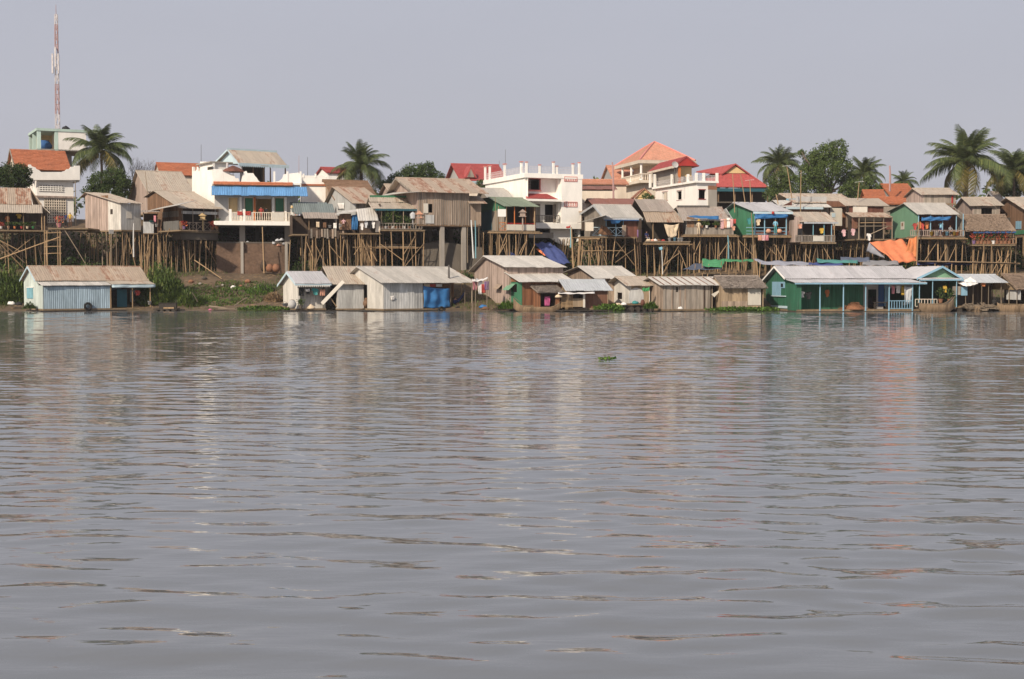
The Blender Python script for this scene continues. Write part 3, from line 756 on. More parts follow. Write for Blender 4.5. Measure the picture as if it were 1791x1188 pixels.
def tyre(label, p, r=.4, rz=0, group='old tyres used as fenders'):
    t = empty('tyre', p, rz, label, 'tyre', group)
    MB().torus((0, 0, 0), r * .74, r * .25).build('casing', 'rubber', t, True)
    MB().torus((0, 0, 0), r * .5, r * .06).build('rim_bead', 'rubber', t, True); return t
def boat(label, pl, pr, L_extra=0, w=1.0, hgt=.55, m='boat_wood', bow=.5, stern=.25, name='wooden_boat', rise_left=True):
    """canoe between two water points; the bow rises at the left"""
    pl, pr = Vector(pl), Vector(pr); d = pr - pl; L = d.length; rz = math.atan2(d.y, d.x)
    t = empty(name, pl, rz, label, 'boat', 'wooden boats at the bank'); n = 14; b = MB(); inn = MB()
    sec = []
    for k in range(n + 1):
        s = k / n; taper = math.sin(math.pi * min(1, max(0, .04 + .92 * s))) ** .55
        top = hgt + bow * max(0, 1 - s / .28) ** 2 + stern * max(0, (s - .75) / .25) ** 2; kz = -.12 + .4 * (max(0, 1 - s / .2) ** 2 + max(0, (s - .82) / .18) ** 2)
        hw = w / 2 * taper; x = s * L
        sec.append([(x, -hw, top), (x, -hw * .8, kz + .12), (x, 0, kz), (x, hw * .8, kz + .12), (x, hw, top)])
    for off, mb_ in ((0, b), (.045, inn)):
        for k in range(n + 1):
            for q in sec[k]: mb_.v.append((q[0], q[1] * (1 - off * 1.6), q[2] + (off if abs(q[1]) < w * .4 * .99 and q[2] < hgt * .6 else 0)))
        for k in range(n):
            for q in range(4):
                a = k * 5 + q; f = (a, a + 1, a + 6, a + 5); mb_.f.append(f if off else f[::-1])
    b.build('hull', m, t, True); inn.build('inside', 'wet_or_shadow_wood', t, True)
    g = MB()
    for side in (0, 4): MB().path([Vector(s_[side]) for s_ in sec], [.035] * (n + 1), 5).build('gunwale', m, t)
    for s in (.3, .5, .7):
        k = int(s * n); q = sec[k]; MB().box(q[0][0] - .12, q[0][0] + .12, q[0][1] * .95, q[4][1] * .95, hgt - .12, hgt - .08).build('thwart', 'boat_wood', t)
    return t
def raft(parent, x0, x1, y0, y1, z=-.02, m='wet_or_shadow_wood', logs=True):
    n = max(3, int((y1 - y0) / .3)); b = MB()
    MB().box(x0, x1, y0, y1, z - .1, z).build('deck', m, parent)  # dark deck colour stands in for the shadow line along the raft
    if logs:
        for k in range(max(3, int((x1 - x0) / 1.6)) + 1):
            x = x0 + .3 + (x1 - x0 - .6) * k / max(3, int((x1 - x0) / 1.6))
            MB().tube((x, y0 - .25, z - .35), (x, y1 + .2, z - .35), .24, .2, 8).build('float', 'wet_or_shadow_wood', parent)

# ================================================================== floating houses
YW = 137.5
def simple(name, label, cat, xf, xr, Y, floor, ridge, eave, roof, wall, xg=None, D=6.0, a=None, yr=None, eaveb=None, of=.5, ob=.4, x0=-.35, x1=None,
           trim=None, gable=None, rwall=None, porch=None, holes=(), ghole=(), pwall=None, deck=.15, group=None, sw=.85, back='interior', cap=True):
    h = House(name, label, cat, xf, xr, Y, floor, xg, D, a, group)
    yrv = h.D / 2 if yr is None else yr * h.D
    zr = h.fz(ridge, 0, yrv); zf = h.fz(eave, 0, -of); zb = h.fz(eaveb, 0, h.D + ob) if eaveb else None
    h.gable_roof(zr, zf, roof, zb, yrv, x0, (h.L + .3) if x1 is None else x1, of, ob, sw, cap, trim)
    h.body(wall, gable, back, porch, holes, [h.ghole(*g) for g in ghole], 0.0, pwall, 'deck_wood', 0.0, deck, rwall)
    return h

# --- blue floating house, far left
h = House('floating_house', 'pale blue floating house with rust-streaked roof, alone at the left', 'house', 66, 258, YW, 540, 41, 5.2)
zr = h.fz(466, 0, h.D / 2); ze = h.fz(491, 0, -.1)
h.gable_roof(zr, ze, 'roof_rusty', x0=-.3, x1=h.L + .1, of=.1, ob=.35, trim=None)
MB().prism([(-.36, h.D/2, zr - .16), (-.36, h.D/2, zr + .03), (-.36, -.1, ze + .03), (-.36, -.1, ze - .14)], (.05, 0, 0)).prism([(-.36, h.D/2, zr - .16), (-.36, h.D/2, zr + .03), (-.36, h.D + .35, ze + .03), (-.36, h.D + .35, ze - .14)], (.05, 0, 0)).build('barge_board', 'blue_pale', h.root)
xm = h.fx(190, -1.0); yl = -1.6
h.box('floor', 0, h.L, yl, h.D, -.16, 0, 'deck_wood')
h.gable_wall(0, 'sheet_palegreen', holes=[h.ghole(47, 503, 57, 522)]); h.gable_wall(h.L * .52, 'sheet_blue')
h.box('back_wall', .08, h.L, h.D - .1, h.D - .02, 0, h.rz(h.D - .06), 'sheet_blue')
h.gbox('window_shutter', 47, 503, 57, 522, -.06, -.02, 'pipe_blue'); h.gbox('window_frame', 46, 502, 58, 503.2, -.08, -.02, 'white')
zl = h.fz(499.5, 0, yl - .15)
slope((-.1, -.05, ze - .12), (xm, -.05, ze - .12), (-.1, yl - .15, zl), 'roof_pale', h.root)
xp = h.fx(262, -1.0)
slope((xm + .02, -.05, ze - .05), (h.L + .1, -.05, ze - .05), (xm + .02, yl - .25, h.fz(497.5, 0, yl)), 'roof_beige', h.root)
n = 7; wz = zl - .1
for i in range(n):                                   # corrugated sheets of the river wall
    xa = .05 + (xm - .2) * i / n; xb = .05 + (xm - .2) * (i + 1) / n
    b = MB(); m = 10
    for k in range(m):
        u0, u1 = xa + (xb - xa) * k / m, xa + (xb - xa) * (k + 1) / m; d0, d1 = (.03 if k % 2 else 0), (.03 if (k + 1) % 2 else 0)
        b.prism([(u0, yl + d0, 0), (u1, yl + d1, 0), (u1, yl + .07, 0), (u0, yl + .07, 0)], (0, 0, wz + R.uniform(-.02, .01)))
    b.build('wall_sheet', 'sheet_blue', h.root)
h.box('side_wall', -.02, .04, yl, -.005, 0, wz + .1, 'sheet_palegreen'); h.box('side_wall', xm - .15, xm - .09, yl + .08, h.D * .6, 0, wz, 'sheet_blue')
cloth('awning', [(xm, yl - .3, h.fz(498, xm, yl)), (h.L + .1, yl - .3, h.fz(498, xm, yl)), (h.L + .1, yl - .32, h.fz(503, xm, yl)), (xm, yl - .32, h.fz(503, xm, yl))], 'blue_pale', h.root, .03, .03)
for px in (193, 231, 262): h.post(px, 0, h.fz(499, 0, yl), yl, .06, 'bamboo')
h.fbox('partition', 205, 506, 222, 537, -.6, -.54, 'teal_dark'); h.fbox('partition', 228, 508, 258, 536, 1.2, 1.26, 'blue_pale')
raft(h.root, -.3, h.L + .2, yl - .25, h.D + .3, -.17)
tyre('old black tyre on the river wall of the blue floating house', h.pt(154, 536, yl - .2), .42, h.a)
shirt('bright red shirt hanging in the porch of the blue floating house', h.pt(241, 508, yl + .3), 'c_red', .6, .55, h.a)
bucket('grey bucket at the porch corner of the blue floating house', h.pt(262, 533, yl), 'c_silver', .2, .35)
Hblue = h
# dark raft beside it
rt = empty('wooden_raft', W(268, 543, 138.5), math.radians(3), 'dark wooden raft with a low box beside the blue floating house', 'raft')
rt.location.z = 0
raft(rt, 0, 2.3, 0, 1.6, .25, 'wet_or_shadow_wood'); MB().box(.5, 2.1, .3, 1.2, .25, .75).box(.45, 2.15, .25, 1.25, .75, .8).build('crate', 'wet_or_shadow_wood', rt); MB().box(1.0, 2.0, -.02, .3, .25, .38).build('plank', 'bamboo', rt)
pole('mooring_post', (2.2, .1, -1), (2.2, .1, 1.1), .07, 'wet_or_shadow_wood', rt)
sack('white sack lying on the bank left of the blue floating house', W(20, 533, 140.5), 'c_white', .5)
sack('dark bundle beside the white sack on the bank', W(33, 534, 140.4), 'c_black', .5)

# --- small grey shed with blue trim
h = House('floating_house', 'small pale grey floating shed with blue trim and laundry', 'house', 520, 569, YW + .5, 540, 495, 5.0)
zr = h.fz(476, 0, h.D / 2); zf = h.fz(496, 0, -.5)
h.gable_roof(zr, zf, 'roof_lavender', x0=-.35, x1=h.L + .4, of=.5, ob=.9, trim='blue_pale', zb=h.fz(499, 0, h.D + .9))
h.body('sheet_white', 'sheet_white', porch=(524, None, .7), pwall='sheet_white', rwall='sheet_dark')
sc = MB(); nn = 16
for k in range(nn):
    xa = -.3 + (h.L + .6) * k / nn; w = (h.L + .6) / nn
    sc.prism([(xa, -.56, zf - .18), (xa + w, -.56, zf - .18), (xa + w * .5, -.56, zf - .36)], (0, .03, 0))
sc.build('scalloped_trim', 'white', h.root)
raft(h.root, -1.5, h.L + .5, -1.4, h.D, -.17)
LW = 'laundry on the small grey shed'
trousers('black trousers on the line of the small grey shed, leftmost garment', h.pt(527, 503, -.1), 'c_black', .5, .8, h.a, LW)
towel('small white cloth over the black laundry of the grey shed', h.pt(538, 505, -.16), 'c_white', .45, .28, h.a, group=LW)
shirt('black shirt on the line right of the white cloth', h.pt(539, 503, -.1), 'c_black', .6, .75, h.a, group=LW)
shirt('teal shirt hanging on the small grey shed', h.pt(551, 504, -.1), 'c_teal', .7, .7, h.a, group=LW)
towel('peach cloth hanging at the right end of the grey shed', h.pt(564, 506, -.1), 'c_peach', .5, .65, h.a, group=LW)
jar('pale water jar at the corner of the small grey shed', h.pt(511, 540, -.9), 'greywash_or_shade', .42, .85)
bucket('dark washing-up bowl on a stool by the pale water jar', h.pt(499, 536, -.6), 'c_grey', .3, .3)
potplant('low green plant in front of the small grey shed', h.pt(526, 540, -1.0), 'leaf_mid', 'concrete_dark', .5, .2, 3)
sack('straw-coloured heap on the raft of the small grey shed', h.pt(544, 541, -.8), 'c_cream', .6)
MB().box(-.5, .5, -.25, .25, .45, .5).box(-.45, -.4, -.2, .2, 0, .45).box(.4, .45, -.2, .2, 0, .45).build('wash_stand', 'plank_brown').location = h.pt(508, 539, -.2)
tag(bpy.data.objects['wash_stand'], 'low brown wash stand behind the pale water jar', 'stand')

# --- grey house between
h = simple('floating_house', 'grey floating house with steep dark eave between the shed and the long grey house', 'house', 590, 636, YW + 2.2, 540, 467, 497, 'roof_beige', 'sheet_grey', xg=560, D=7.0, gable='sheet_white', x0=-.6, porch=None, ghole=[(578, 500, 588, 538)], of=.4)
MB().prism([(-.66, h.D/2, h.roofdef[0] - .3), (-.66, h.D/2, h.roofdef[0] + .03), (-.66, h.D + .4, h.roofdef[2] + .03), (-.66, h.D + .4, h.roofdef[2] - .3)], (.05, 0, 0)).build('barge_board', 'plank_dark', h.root)
raft(h.root, -1.5, h.L, -1.0, h.D, -.17)
b = MB().prism([(0, 0, 0), (.34, 0, 0), (.34, 0, 3.0), (0, 0, 3.0)], (0, .05, 0)); o = b.build('leaning_plank', 'white_dirty')
o.location = W(561, 529, YW - .2); o.rotation_euler = (0, math.radians(44), 0); tag(o, 'wide white plank leaning diagonally against the grey floating house', 'plank')
tag(pole('leaning_pole', W(589, 537, YW - .3), W(574, 516, YW + .4), .05), 'short bamboo pole propping the white leaning plank', 'pole')

# --- long grey house with blue tarp
h = House('floating_house', 'long pale grey floating house of corrugated sheets with a blue tarp', 'house', 670, 826, YW - .4, 540.5, 600, 8.5)
yrv = h.gy(630, 0, 467); zr = h.fz(467, 0, yrv); zf = h.fz(495, 0, -.3)
h.gable_roof(zr, zf, 'roof_grey', x0=-.4, x1=h.L + .2, of=.5, ob=.5, zb=h.fz(500, 0, h.D + .5), yr=yrv, sw=.8)
xt = h.fx(740)
h.box('floor', 0, h.L, -.15, h.D, -.16, 0, 'deck_wood')
ymid = h.gy(642)
h.gable_wall(0.0, 'sheet_white', holes=[(ymid, h.D, -1, h.rz(h.D))]); h.box('recess_wall', 1.3, 1.38, ymid, h.D, 0, h.rz(h.D) , 'sheet_grey')
h.box('recess_side', .02, 1.3, ymid - .06, ymid, 0, h.rz(h.D), 'sheet_white')
for px in (611, 624): 
    y = h.gy(px, 1.3); h.box('wall_batten', 1.24, 1.3, y - .05, y + .05, 0, h.rz(h.D) - .05, 'plank_grey')
n = 5
for i in range(n):
    xa, xb = .05 + (xt - .05) * i / n, .05 + (xt - .05) * (i + 1) / n; b = MB(); m = 10
    for k in range(m):
        u0, u1 = xa + (xb - xa) * k / m, xa + (xb - xa) * (k + 1) / m; d0, d1 = (.03 if k % 2 else 0), (.03 if (k + 1) % 2 else 0)
        b.prism([(u0, d0, R.uniform(-.1, 0)), (u1, d1, R.uniform(-.1, 0)), (u1, .07, 0), (u0, .07, 0)], (0, 0, h.rz(0)))
    b.build('wall_sheet', 'sheet_grey', h.root)
h.box('back_wall', .1, h.L, h.D - .1, h.D - .02, 0, h.rz(h.D - .06), 'interior'); h.box('partition', xt - .03, xt + .03, .09, h.D - .1, 0, h.rz(.1), 'sheet_grey')
h.box('inner_wall', xt, h.L * .94, 2.6, 2.66, 0, h.rz(2.6) - .1, 'plank_brown')
for px in (740, 788, 813, 825): h.post(px, -.1, h.rz(0), 0, .06, 'bamboo_grey')
h.post(807, 0, h.rz(1.5), 1.5, .05, 'bamboo')
o = cloth('tarpaulin', [h.wp(*h.F(740.5, 500, -.15)), h.wp(*h.F(787, 504, -.15)), h.wp(*h.F(787, 537, -.12)), h.wp(*h.F(741, 538, -.12))], 'tarp_blue', None, .12, .09, 22, 16, 3.0)
tag(o, 'large blue tarpaulin hung on the long grey floating house', 'tarpaulin')
tag(cloth('wall_patch', [h.wp(*h.F(683, 518, -.05)), h.wp(*h.F(689, 517, -.05)), h.wp(*h.F(691, 524, -.05)), h.wp(*h.F(685, 526, -.05))], 'c_white', None, .05, .05, 5, 5), 'small white rag stuck on the long grey wall', 'rag')
pp = h.F(785, 490, h.D * .25); 
xq = h.fx(785, .9); zq = h.rz(.9) + .1
pole('chimney_pipe', (xq, .9, zq - .3), (xq, .9, zq + 1.35), .13, 'iron', h.root)
raft(h.root, -2.5, h.L + .2, -.3, h.D, -.17)
tyre('black tyre half under water below the blue tarpaulin', h.pt(772, 543, -.45), .42, h.a)
tyre('black tyre half under water right of the blue tarpaulin', h.pt(801, 543, -.45), .42, h.a)
jar('large brown jar by the recessed wall of the long grey house', h.wp(.5, h.gy(634), 0), 'plank_brown', .5, 1.0)
o = MB().box(-.4, .4, -.2, .2, 0, 1.0).box(-.3, .3, -.24, -.2, .3, .8).build('cupboard', 'c_white'); o.location = h.wp(.8, h.gy(608, .8), 0); tag(o, 'small white cupboard against the recessed grey wall', 'cupboard')
b = MB(); pts = [Vector((t * 1.1, 0, .9 - 1.0 * math.sin(math.pi * t * .8))) for t in [i / 8 for i in range(9)]]
o = cloth('hammock', [h.wp(*h.F(793, 524, .6)), h.wp(*h.F(812, 508, .6)), h.wp(*h.F(812, 517, .6)), h.wp(*h.F(793, 531, .6))], 'c_navy', None, .35, .05, 12, 6); tag(o, 'dark blue hammock slung in the porch of the long grey house', 'hammock')
person('seated person in a peach shirt in the porch of the long grey house', h.pt(797, 538, .9), h.a + .3, 'c_peach', 'c_brown', 1.5, 'sit')
for i, (px, c, d) in enumerate([(747, 'cream', 'cream'), (757, 'red', 'red'), (768, 'white', 'white'), (779, 'brown', 'brown')]):
    towel('%s bundle tucked under the eave above the blue tarpaulin' % d, h.pt(px, 496.5, .1), 'c_' + c, .7, .28, h.a, 'eave_bundle', 'bundles stored under the eave')
Hlong = h

# --- big brown plank house with two roofs
h = House('floating_house', 'tall weathered plank house with a pale double roof at the water', 'house', 890, 985, YW + 3, 531, 830, 9.0)
zr = h.fz(448.5, 0, h.gy(853)); zf = h.fz(467.5, 0, -.3)
h.gable_roof(zr, zf, 'roof_pale', x0=-.5, x1=h.L + .2, of=.35, ob=.5, zb=h.fz(476, 0, h.D + .5), yr=h.gy(853))
h.body('plank_pink', 'plank_pink', ghole=[h.ghole(871, 497, 878, 505)])
g = h.G(878, 498, 0); MB().prism([(-.05, h.gy(870), g.z), (-.05, h.gy(879), g.z), (-.5, h.gy(879), g.z - .45), (-.5, h.gy(870), g.z - .45)], (0, 0, .04)).build('window_flap', 'plank_warm', h.root)
raft(h.root, -.3, h.L, -.5, h.D, -.17)
Hbig = h
# porch house in front: green wall and pale roof
h = House('floating_house', 'low house with green wall and pale sloping roof in front of the tall plank house', 'house', 912, 1001, YW + .6, 534, 888, 3.6)
z0 = h.fz(476, 0, h.D); z1 = h.fz(493, 0, -.5)
slope((-.4, h.D, z0), (h.L + .2, h.D, z0), (-.4, -.5, z1), 'roof_pale', h.root)
h.box('floor', 0, h.L, -.1, h.D, -.16, 0, 'deck_wood')
b = holes_wall(0, h.D, 0, z1 - .05, [h.ghole(896, 497, 904, 511)], .08, 'y', 0); b.build('side_wall', 'green_mid', h.root)
b = MB().prism([(0.0, 0, z1), (0.0, h.D, z1), (0.0, h.D, z0 - .15)], (.08, 0, 0)); b.build('side_gable', 'plank_rust', h.root)
g = h.G(900, 497); MB().prism([(-.04, h.gy(891), g.z), (-.04, h.gy(902), g.z), (-.75, h.gy(902), g.z - .6), (-.75, h.gy(891), g.z - .6)], (0, 0, .04)).build('window_flap', 'green_pale', h.root)
h.box('front_wall', .08, h.L, 0, .08, 0, z1 - .03, 'plank_rust'); h.box('back_wall', .08, h.L, h.D - .08, h.D - .002, 0, z0 - .1, 'interior')
raft(h.root, -.3, h.L, -.4, h.D, -.17)
# rust brown shack
h = simple('floating_shack', 'rust-brown plank shack with old grey roof behind the canoe', 'house', 944, 979, YW - .6, 538, 492, 511, 'thatch_grey', 'plank_rust', xg=914, D=5.0, gable='plank_rust', porch=(946, 972, 1.4), of=.6, x0=-.4, x1=None, pwall='plank_dark', yr=.62)
raft(h.root, -.3, h.L, -.4, h.D, -.17)
towel('bright pink towel hanging in the doorway of the rust-brown shack', h.pt(957, 518, -.1), 'c_magenta', .55, .95, h.a)
# shed with grey roof and bamboo front
h = simple('floating_shed', 'open-fronted shed with smooth blue-grey roof and dark brown sheet wall', 'house', 997, 1064, YW - .9, 539, 490, 508.5, 'roof_bluegrey', 'sheet_brown', xg=976, D=4.6, gable='mat_weave', porch=(998, 1022, 1.6), of=.35, x0=-.5, pwall='plank_dark', sw=.9)
o = MB(); 
for k in range(9): o.box(h.fx(980), h.fx(999), -.62, -.56, .1 + k * .13, .17 + k * .13)
for px in (980, 989, 999): o.box(h.fx(px) - .03, h.fx(px) + .03, -.56, -.5, 0, 1.3)
o.build('bamboo_screen', 'bamboo', h.root)
h.fbox('counter', 1002, 522, 1021, 537, -.6, -.5, 'mat_weave'); h.fbox('post_board', 1020, 512, 1023.5, 538, -.75, -.65, 'white_dirty')
o = cloth('awning', [h.F(976, 511.5, -.2), h.F(1040, 510.5, -.2), h.F(1040, 513, -1.3), h.F(976, 513.5, -1.3)], 'c_white', h.root, .06, .04)
raft(h.root, -1.4, h.L + .2, -1.1, h.D, -.17)
sack('yellowish bundle hanging under the white awning of the open-fronted shed', h.pt(977, 521, -.9), 'c_cream', .45)
# canoe
boat('long brown wooden canoe moored before the rust-brown shack', Vector((K(898, 540) * 136.6, 136.6, 0)), Vector((K(981, 540) * 136.4, 136.4, 0)), w=.95, hgt=.42, bow=.85, stern=.55)
tag(pole('boat_oar', W(899, 520, 136.4), W(912, 531, 136.5), .03, 'bamboo_grey'), 'thin pole standing at the bow of the brown canoe', 'pole')
sack('blue plastic bundle on the mud left of the tall plank house', W(845, 539, 138.2), 'tarp_blue', .5); sack('brown bundle on the mud beside the blue plastic', W(849, 542, 137.8), 'c_brown', .5)
o = cloth('awning_cloth', [W(826, 487, 138.4), W(853, 485, 139.4), W(853, 487.5, 138.6), W(826, 492, 137.6)], 'c_white'); tag(o, 'white cloth awning beside the long grey floating house', 'awning')
for px in (826, 832, 852): tag(pole('awning_post', W(px, 545, 137.6), W(px, 487, 138.2), .05, 'bamboo_grey'), {826: 'thin post in the water at the left end of the white cloth awning', 832: 'thin post in the water, second under the white cloth awning', 852: 'thin post at the right end of the white cloth awning'}[px], 'post')
for px, py, c, lb in [(831, 492, 'pink', 'dusty pink'), (840, 491, 'white', 'long white'), (846, 497, 'red', 'small red'), (851, 492, 'purple', 'purple')]:
    towel('%s cloth drying under the white cloth awning' % lb, W(px, py, 138.4), 'c_' + c, .42, 1.3 if c == 'white' else .85, .3, group='laundry under the white awning')

# --- pale roofed plank house behind
h = simple('floating_house', 'plank house with broad pale roof behind the blue-grey roofed shed', 'house', 1046, 1112, YW + 5.5, 531, 466.5, 487.5, 'roof_pale', 'plank_warm', xg=993, D=9, of=.4, x0=-.5, eaveb=478)
raft(h.root, 0, h.L, -.3, h.D, -.17)
# whitewashed house with arch
h = simple('floating_house', 'small whitewashed plank house with a dark doorway and dented window screen', 'house', 1103, 1137, YW + 1.2, 531, 484.5, 500, 'roof_beige', 'mat_weave', xg=1066, D=6.5, gable='sheet_white', of=.35, x0=-.6, yr=.45, ghole=[(1079, 512, 1088, 523)], eaveb=502, x1=2.6)
b = MB(); c0 = h.F(1113, 530, -.04); b.prism([(c0.x - .75, -.05, c0.z), (c0.x + .75, -.05, c0.z)] + [(c0.x + .75 * math.cos(t), -.05, c0.z + .75 + .75 * math.sin(t)) for t in [math.pi * k / 10 for k in range(11)]], (0, .045, 0)); b.build('screen', 'sheet_grey', h.root)
raft(h.root, -.5, h.L, -.8, h.D, -.17)
sack('cream bundle by the doorway of the whitewashed house', W(1081, 536, 138.2), 'c_cream', .5); sack('white bundle by the doorway of the whitewashed house', W(1091, 534, 138.0), 'c_white', .42)
sack('teal bundle below the arched screen', W(1111, 532, 137.9), 'c_teal', .5); jar('dark red jar at the corner of the whitewashed house', W(1124, 535, 137.6), 'plank_red', .22, .6)
tag(cloth('rolled_net', [W(1123, 503, 137.4), W(1136, 502, 137.4), W(1136, 508, 137.2), W(1124, 509, 137.2)], 'c_green', None, .1, .08), 'green net rolled under the gable of the dark plank house', 'net')
# dark plank house with rusty seams
h = simple('floating_house', 'long dark grey plank house with rust-seamed pale roof', 'house', 1159, 1265, YW - .6, 541, 485.5, 499, 'roof_pale', 'plank_grey', xg=1123, D=5.0, of=.35, x0=-.4, x1=None, gable='plank_warm', porch=(1243, None, 1.6), sw=.72, pwall='plank_dark', rwall='plank_grey')
zr, zf, _, yrr, of_, _ = h.roofdef; n = 9
for k in range(n):
    x = -.3 + (h.L + .5) * (k + .3) / n; MB().prism([(x, yrr, zr + .05), (x + .13, yrr, zr + .05), (x + .13, -of_, zf + .05), (x, -of_, zf + .05)], (0, 0, .02)).build('seam_strip', 'sheet_brown', h.root)
for px in (1163, 1176, 1190, 1199, 1218, 1232): h.box('batten', h.fx(px) - .07, h.fx(px) + .07, -.05, -.002, -.05, h.rz(0), R.choice(['plank_grey', 'plank_dark', 'plank_warm']))
h.fbox('dark_window_panel', 1182, 502, 1186, 511, -.012, -.002, 'interior')  # flat dark panel on a solid wall, coloured like a shaded opening
g = h.F(1262, 506, -.1); MB().prism([(h.fx(1243), -.2, h.fz(515, h.fx(1243))), (h.fx(1262), -.2, h.fz(505, h.fx(1262))), (h.fx(1248), -.25, h.fz(520, h.fx(1248)))], (0, .04, 0)).build('flap', 'white_dirty', h.root)
raft(h.root, -.3, h.L + .2, -.35, h.D, -.17); h.post(1246, 0, h.rz(0), 0, .06, 'bamboo_grey')
sack('whitish sack floating against the dark plank house', h.pt(1190, 541, -.6), 'c_white', .35)
# thatched house with canvas wall
h = House('floating_house', 'mat-walled house with ragged grey thatch beside the green floating house', 'house', 1264, 1336, YW - .2, 538, a=8, D=5)
zr = h.fz(483, 0, 2.5); zf = h.fz(503.5, 0, -.5)
h.gable_roof(zr, zf, 'thatch_grey', x0=-.1, x1=h.L + .25, of=.5, ob=.5)
h.body('mat_weave', 'mat_weave', holes=[(1331, 500, 1340, 540)])
h.fbox('canvas_panel', 1308, 505, 1331, 534, -.06, -.01, 'white_dirty'); h.fbox('lower_board', 1262, 527, 1307, 537, -.05, -.01, 'plank_warm')
raft(h.root, -.2, h.L, -.4, h.D, -.17)

# --- green floating house with veranda
h = House('floating_house', 'dark green floating house with lavender-grey roof and long veranda', 'house', 1379, 1598, YW - .2, 541, 1340, 6.2)
ya = h.gy(1361, 0, 467); zr = h.fz(466.5, 0, ya); zf = h.fz(487, 0, -.15)
h.gable_roof(zr, zf, 'roof_lavender', x0=-.4, x1=h.L + .1, of=.15, ob=.4, yr=ya, zb=h.fz(494, 0, h.D + .4), sw=.9)
for yb, zb_ in ((-.15, zf), (h.D + .4, h.roofdef[2])): MB().prism([(-.46, ya, zr - .12), (-.46, ya, zr + .05), (-.46, yb, zb_ + .05), (-.46, yb, zb_ - .12)], (.05, 0, 0)).build('barge_board', 'white', h.root)
yv = -2.2; zv = h.fz(494.5, 0, yv - .3)
slope((-.3, -.12, zf - .12), (h.L + .2, -.12, zf - .12), (-.3, yv - .3, zv), 'roof_lavender', h.root, .9)
h.box('fascia', -.3, h.L + .2, yv - .37, yv - .33, zv - .16, zv, 'blue_light')
h.box('floor', 0, h.L, yv, h.D, -.16, 0, 'deck_wood')
h.gable_wall(0, 'green', holes=[]); h.gable_wall(h.L - .08, 'green')
h.box('back_wall', .08, h.L - .08, h.D - .1, h.D - .02, 0, h.rz(h.D - .06), 'green')
xs = h.fx(1511); xv0 = h.fx(1392, yv)
h.box('front_wall', .08, xs, 0, .08, 0, zf - .15, 'green')
holes_wall(xs, h.L - .08, 0, zf - .15, [(h.fx(1519), h.fx(1534), 0, 1.9), (h.fx(1546), h.fx(1595), 0, 2.0)], .08, 'x', 0).build('front_wall', 'greywash_or_shade', h.root)
h.box('veranda_end_wall', -.04, .04, yv, -.005, -.1, zf - .4, 'green'); h.box('veranda_front_wall', .04, max(.5, xv0), yv, yv + .06, -.1, zv - .05, 'green')
h.fbox('door', 1536, 497, 1546, 536, -.06, -.01, 'blue_dark'); h.fbox('door', 1547, 500, 1553, 536, -.06, -.01, 'blue_light')
for a_, c_ in ((1350, 1357.5), (1358, 1365), (1365.5, 1372)): h.gbox('window_shutter', a_, 493, c_, 517 if a_ < 1365 else 504, -.07, -.01, 'blue_light')
h.gbox('window_sill', 1348, 517, 1373, 518.5, -.12, -.01, 'blue_pale'); h.gbox('window_pane', 1365.5, 496, 1369, 502, -.10, -.072, 'glass_dark'); h.gbox('base_board', 1340, 534.5, 1376, 537.5, -.07, -.01, 'blue_pale')
for px in (1435, 1476, 1515, 1556, 1597): h.post(px, -.15, zv, yv, .075, 'blue_light')
h.railing(1556, 1597, 0, .85, yv, 'blue_light', 'bars', .25)
raft(h.root, -.2, h.L + .2, yv - .15, h.D, -.17)
shirt('white shirt hanging in the veranda of the green floating house', h.pt(1402, 509, yv + .5), 'c_white', .62, .7, h.a, group='laundry in the green veranda')
shirt('black shirt beside the white shirt in the green veranda', h.pt(1414, 510, yv + .5), 'c_black', .62, .8, h.a, group='laundry in the green veranda')
shirt('orange-red jacket hanging on the green veranda wall', h.pt(1447, 507, -.12), 'c_orange', .55, .75, h.a, group='laundry in the green veranda')
for i, (px, c, lb, w, hh) in enumerate([(1562, 'pink', 'pink', .3, .8), (1571, 'white', 'white', .4, .75), (1579, 'yellow', 'ochre', .3, .95), (1590, 'grey', 'grey flowered', .5, 1.7)]):
    towel('%s cloth on the veranda line at the right end of the green house' % lb, h.pt(px, 499, yv + .6), 'c_' + c, w, hh, h.a, group='laundry in the green veranda')
b = MB()
for k in range(260):
    u = R.uniform(-1, 1); r_ = (1 - abs(u)) ; z = R.uniform(0, .75) * r_; p = Vector((u * 1.3, R.uniform(-.35, .35), z)); b.tube(p, p + Vector((R.uniform(-.4, .4), R.uniform(-.1, .1), R.uniform(-.06, .08))), .025, n=4)
b.lathe([(1.1, 0), (.8, .3), (.2, .55)], n=10)
o = b.build('net_heap', 'plank_rust'); o.location = h.wp(h.fx(1483), yv + .7, 0); o.rotation_euler = (0, 0, h.a); tag(o, 'heap of brown fishing net on the green veranda floor', 'net')
b = MB().tube((0, 0, .25), (1.6, 0, .75), .03, n=5); o = b.build('work_bench', 'wet_or_shadow_wood'); MB().box(.1, 1.5, -.2, .2, .62, .7).box(.15, .22, -.15, .15, 0, .62).box(1.38, 1.45, -.15, .15, 0, .62).build('bench_top', 'wet_or_shadow_wood', o)
o.location = h.wp(h.fx(1518), yv + .9, 0); o.rotation_euler = (0, 0, h.a); tag(o, 'dark work bench in the grey-walled bay of the green veranda', 'bench')
tag(cloth('hanging_sheet', [h.pt(1582, 500, yv + .2), h.pt(1598, 500, yv + .2), h.pt(1592, 530, yv + .2), h.pt(1580, 534, yv + .2)], 'c_silver', None, .1, .12, 8, 8, 9), 'long pale sheet gathered beside the right veranda post', 'laundry')
Hgreen = h
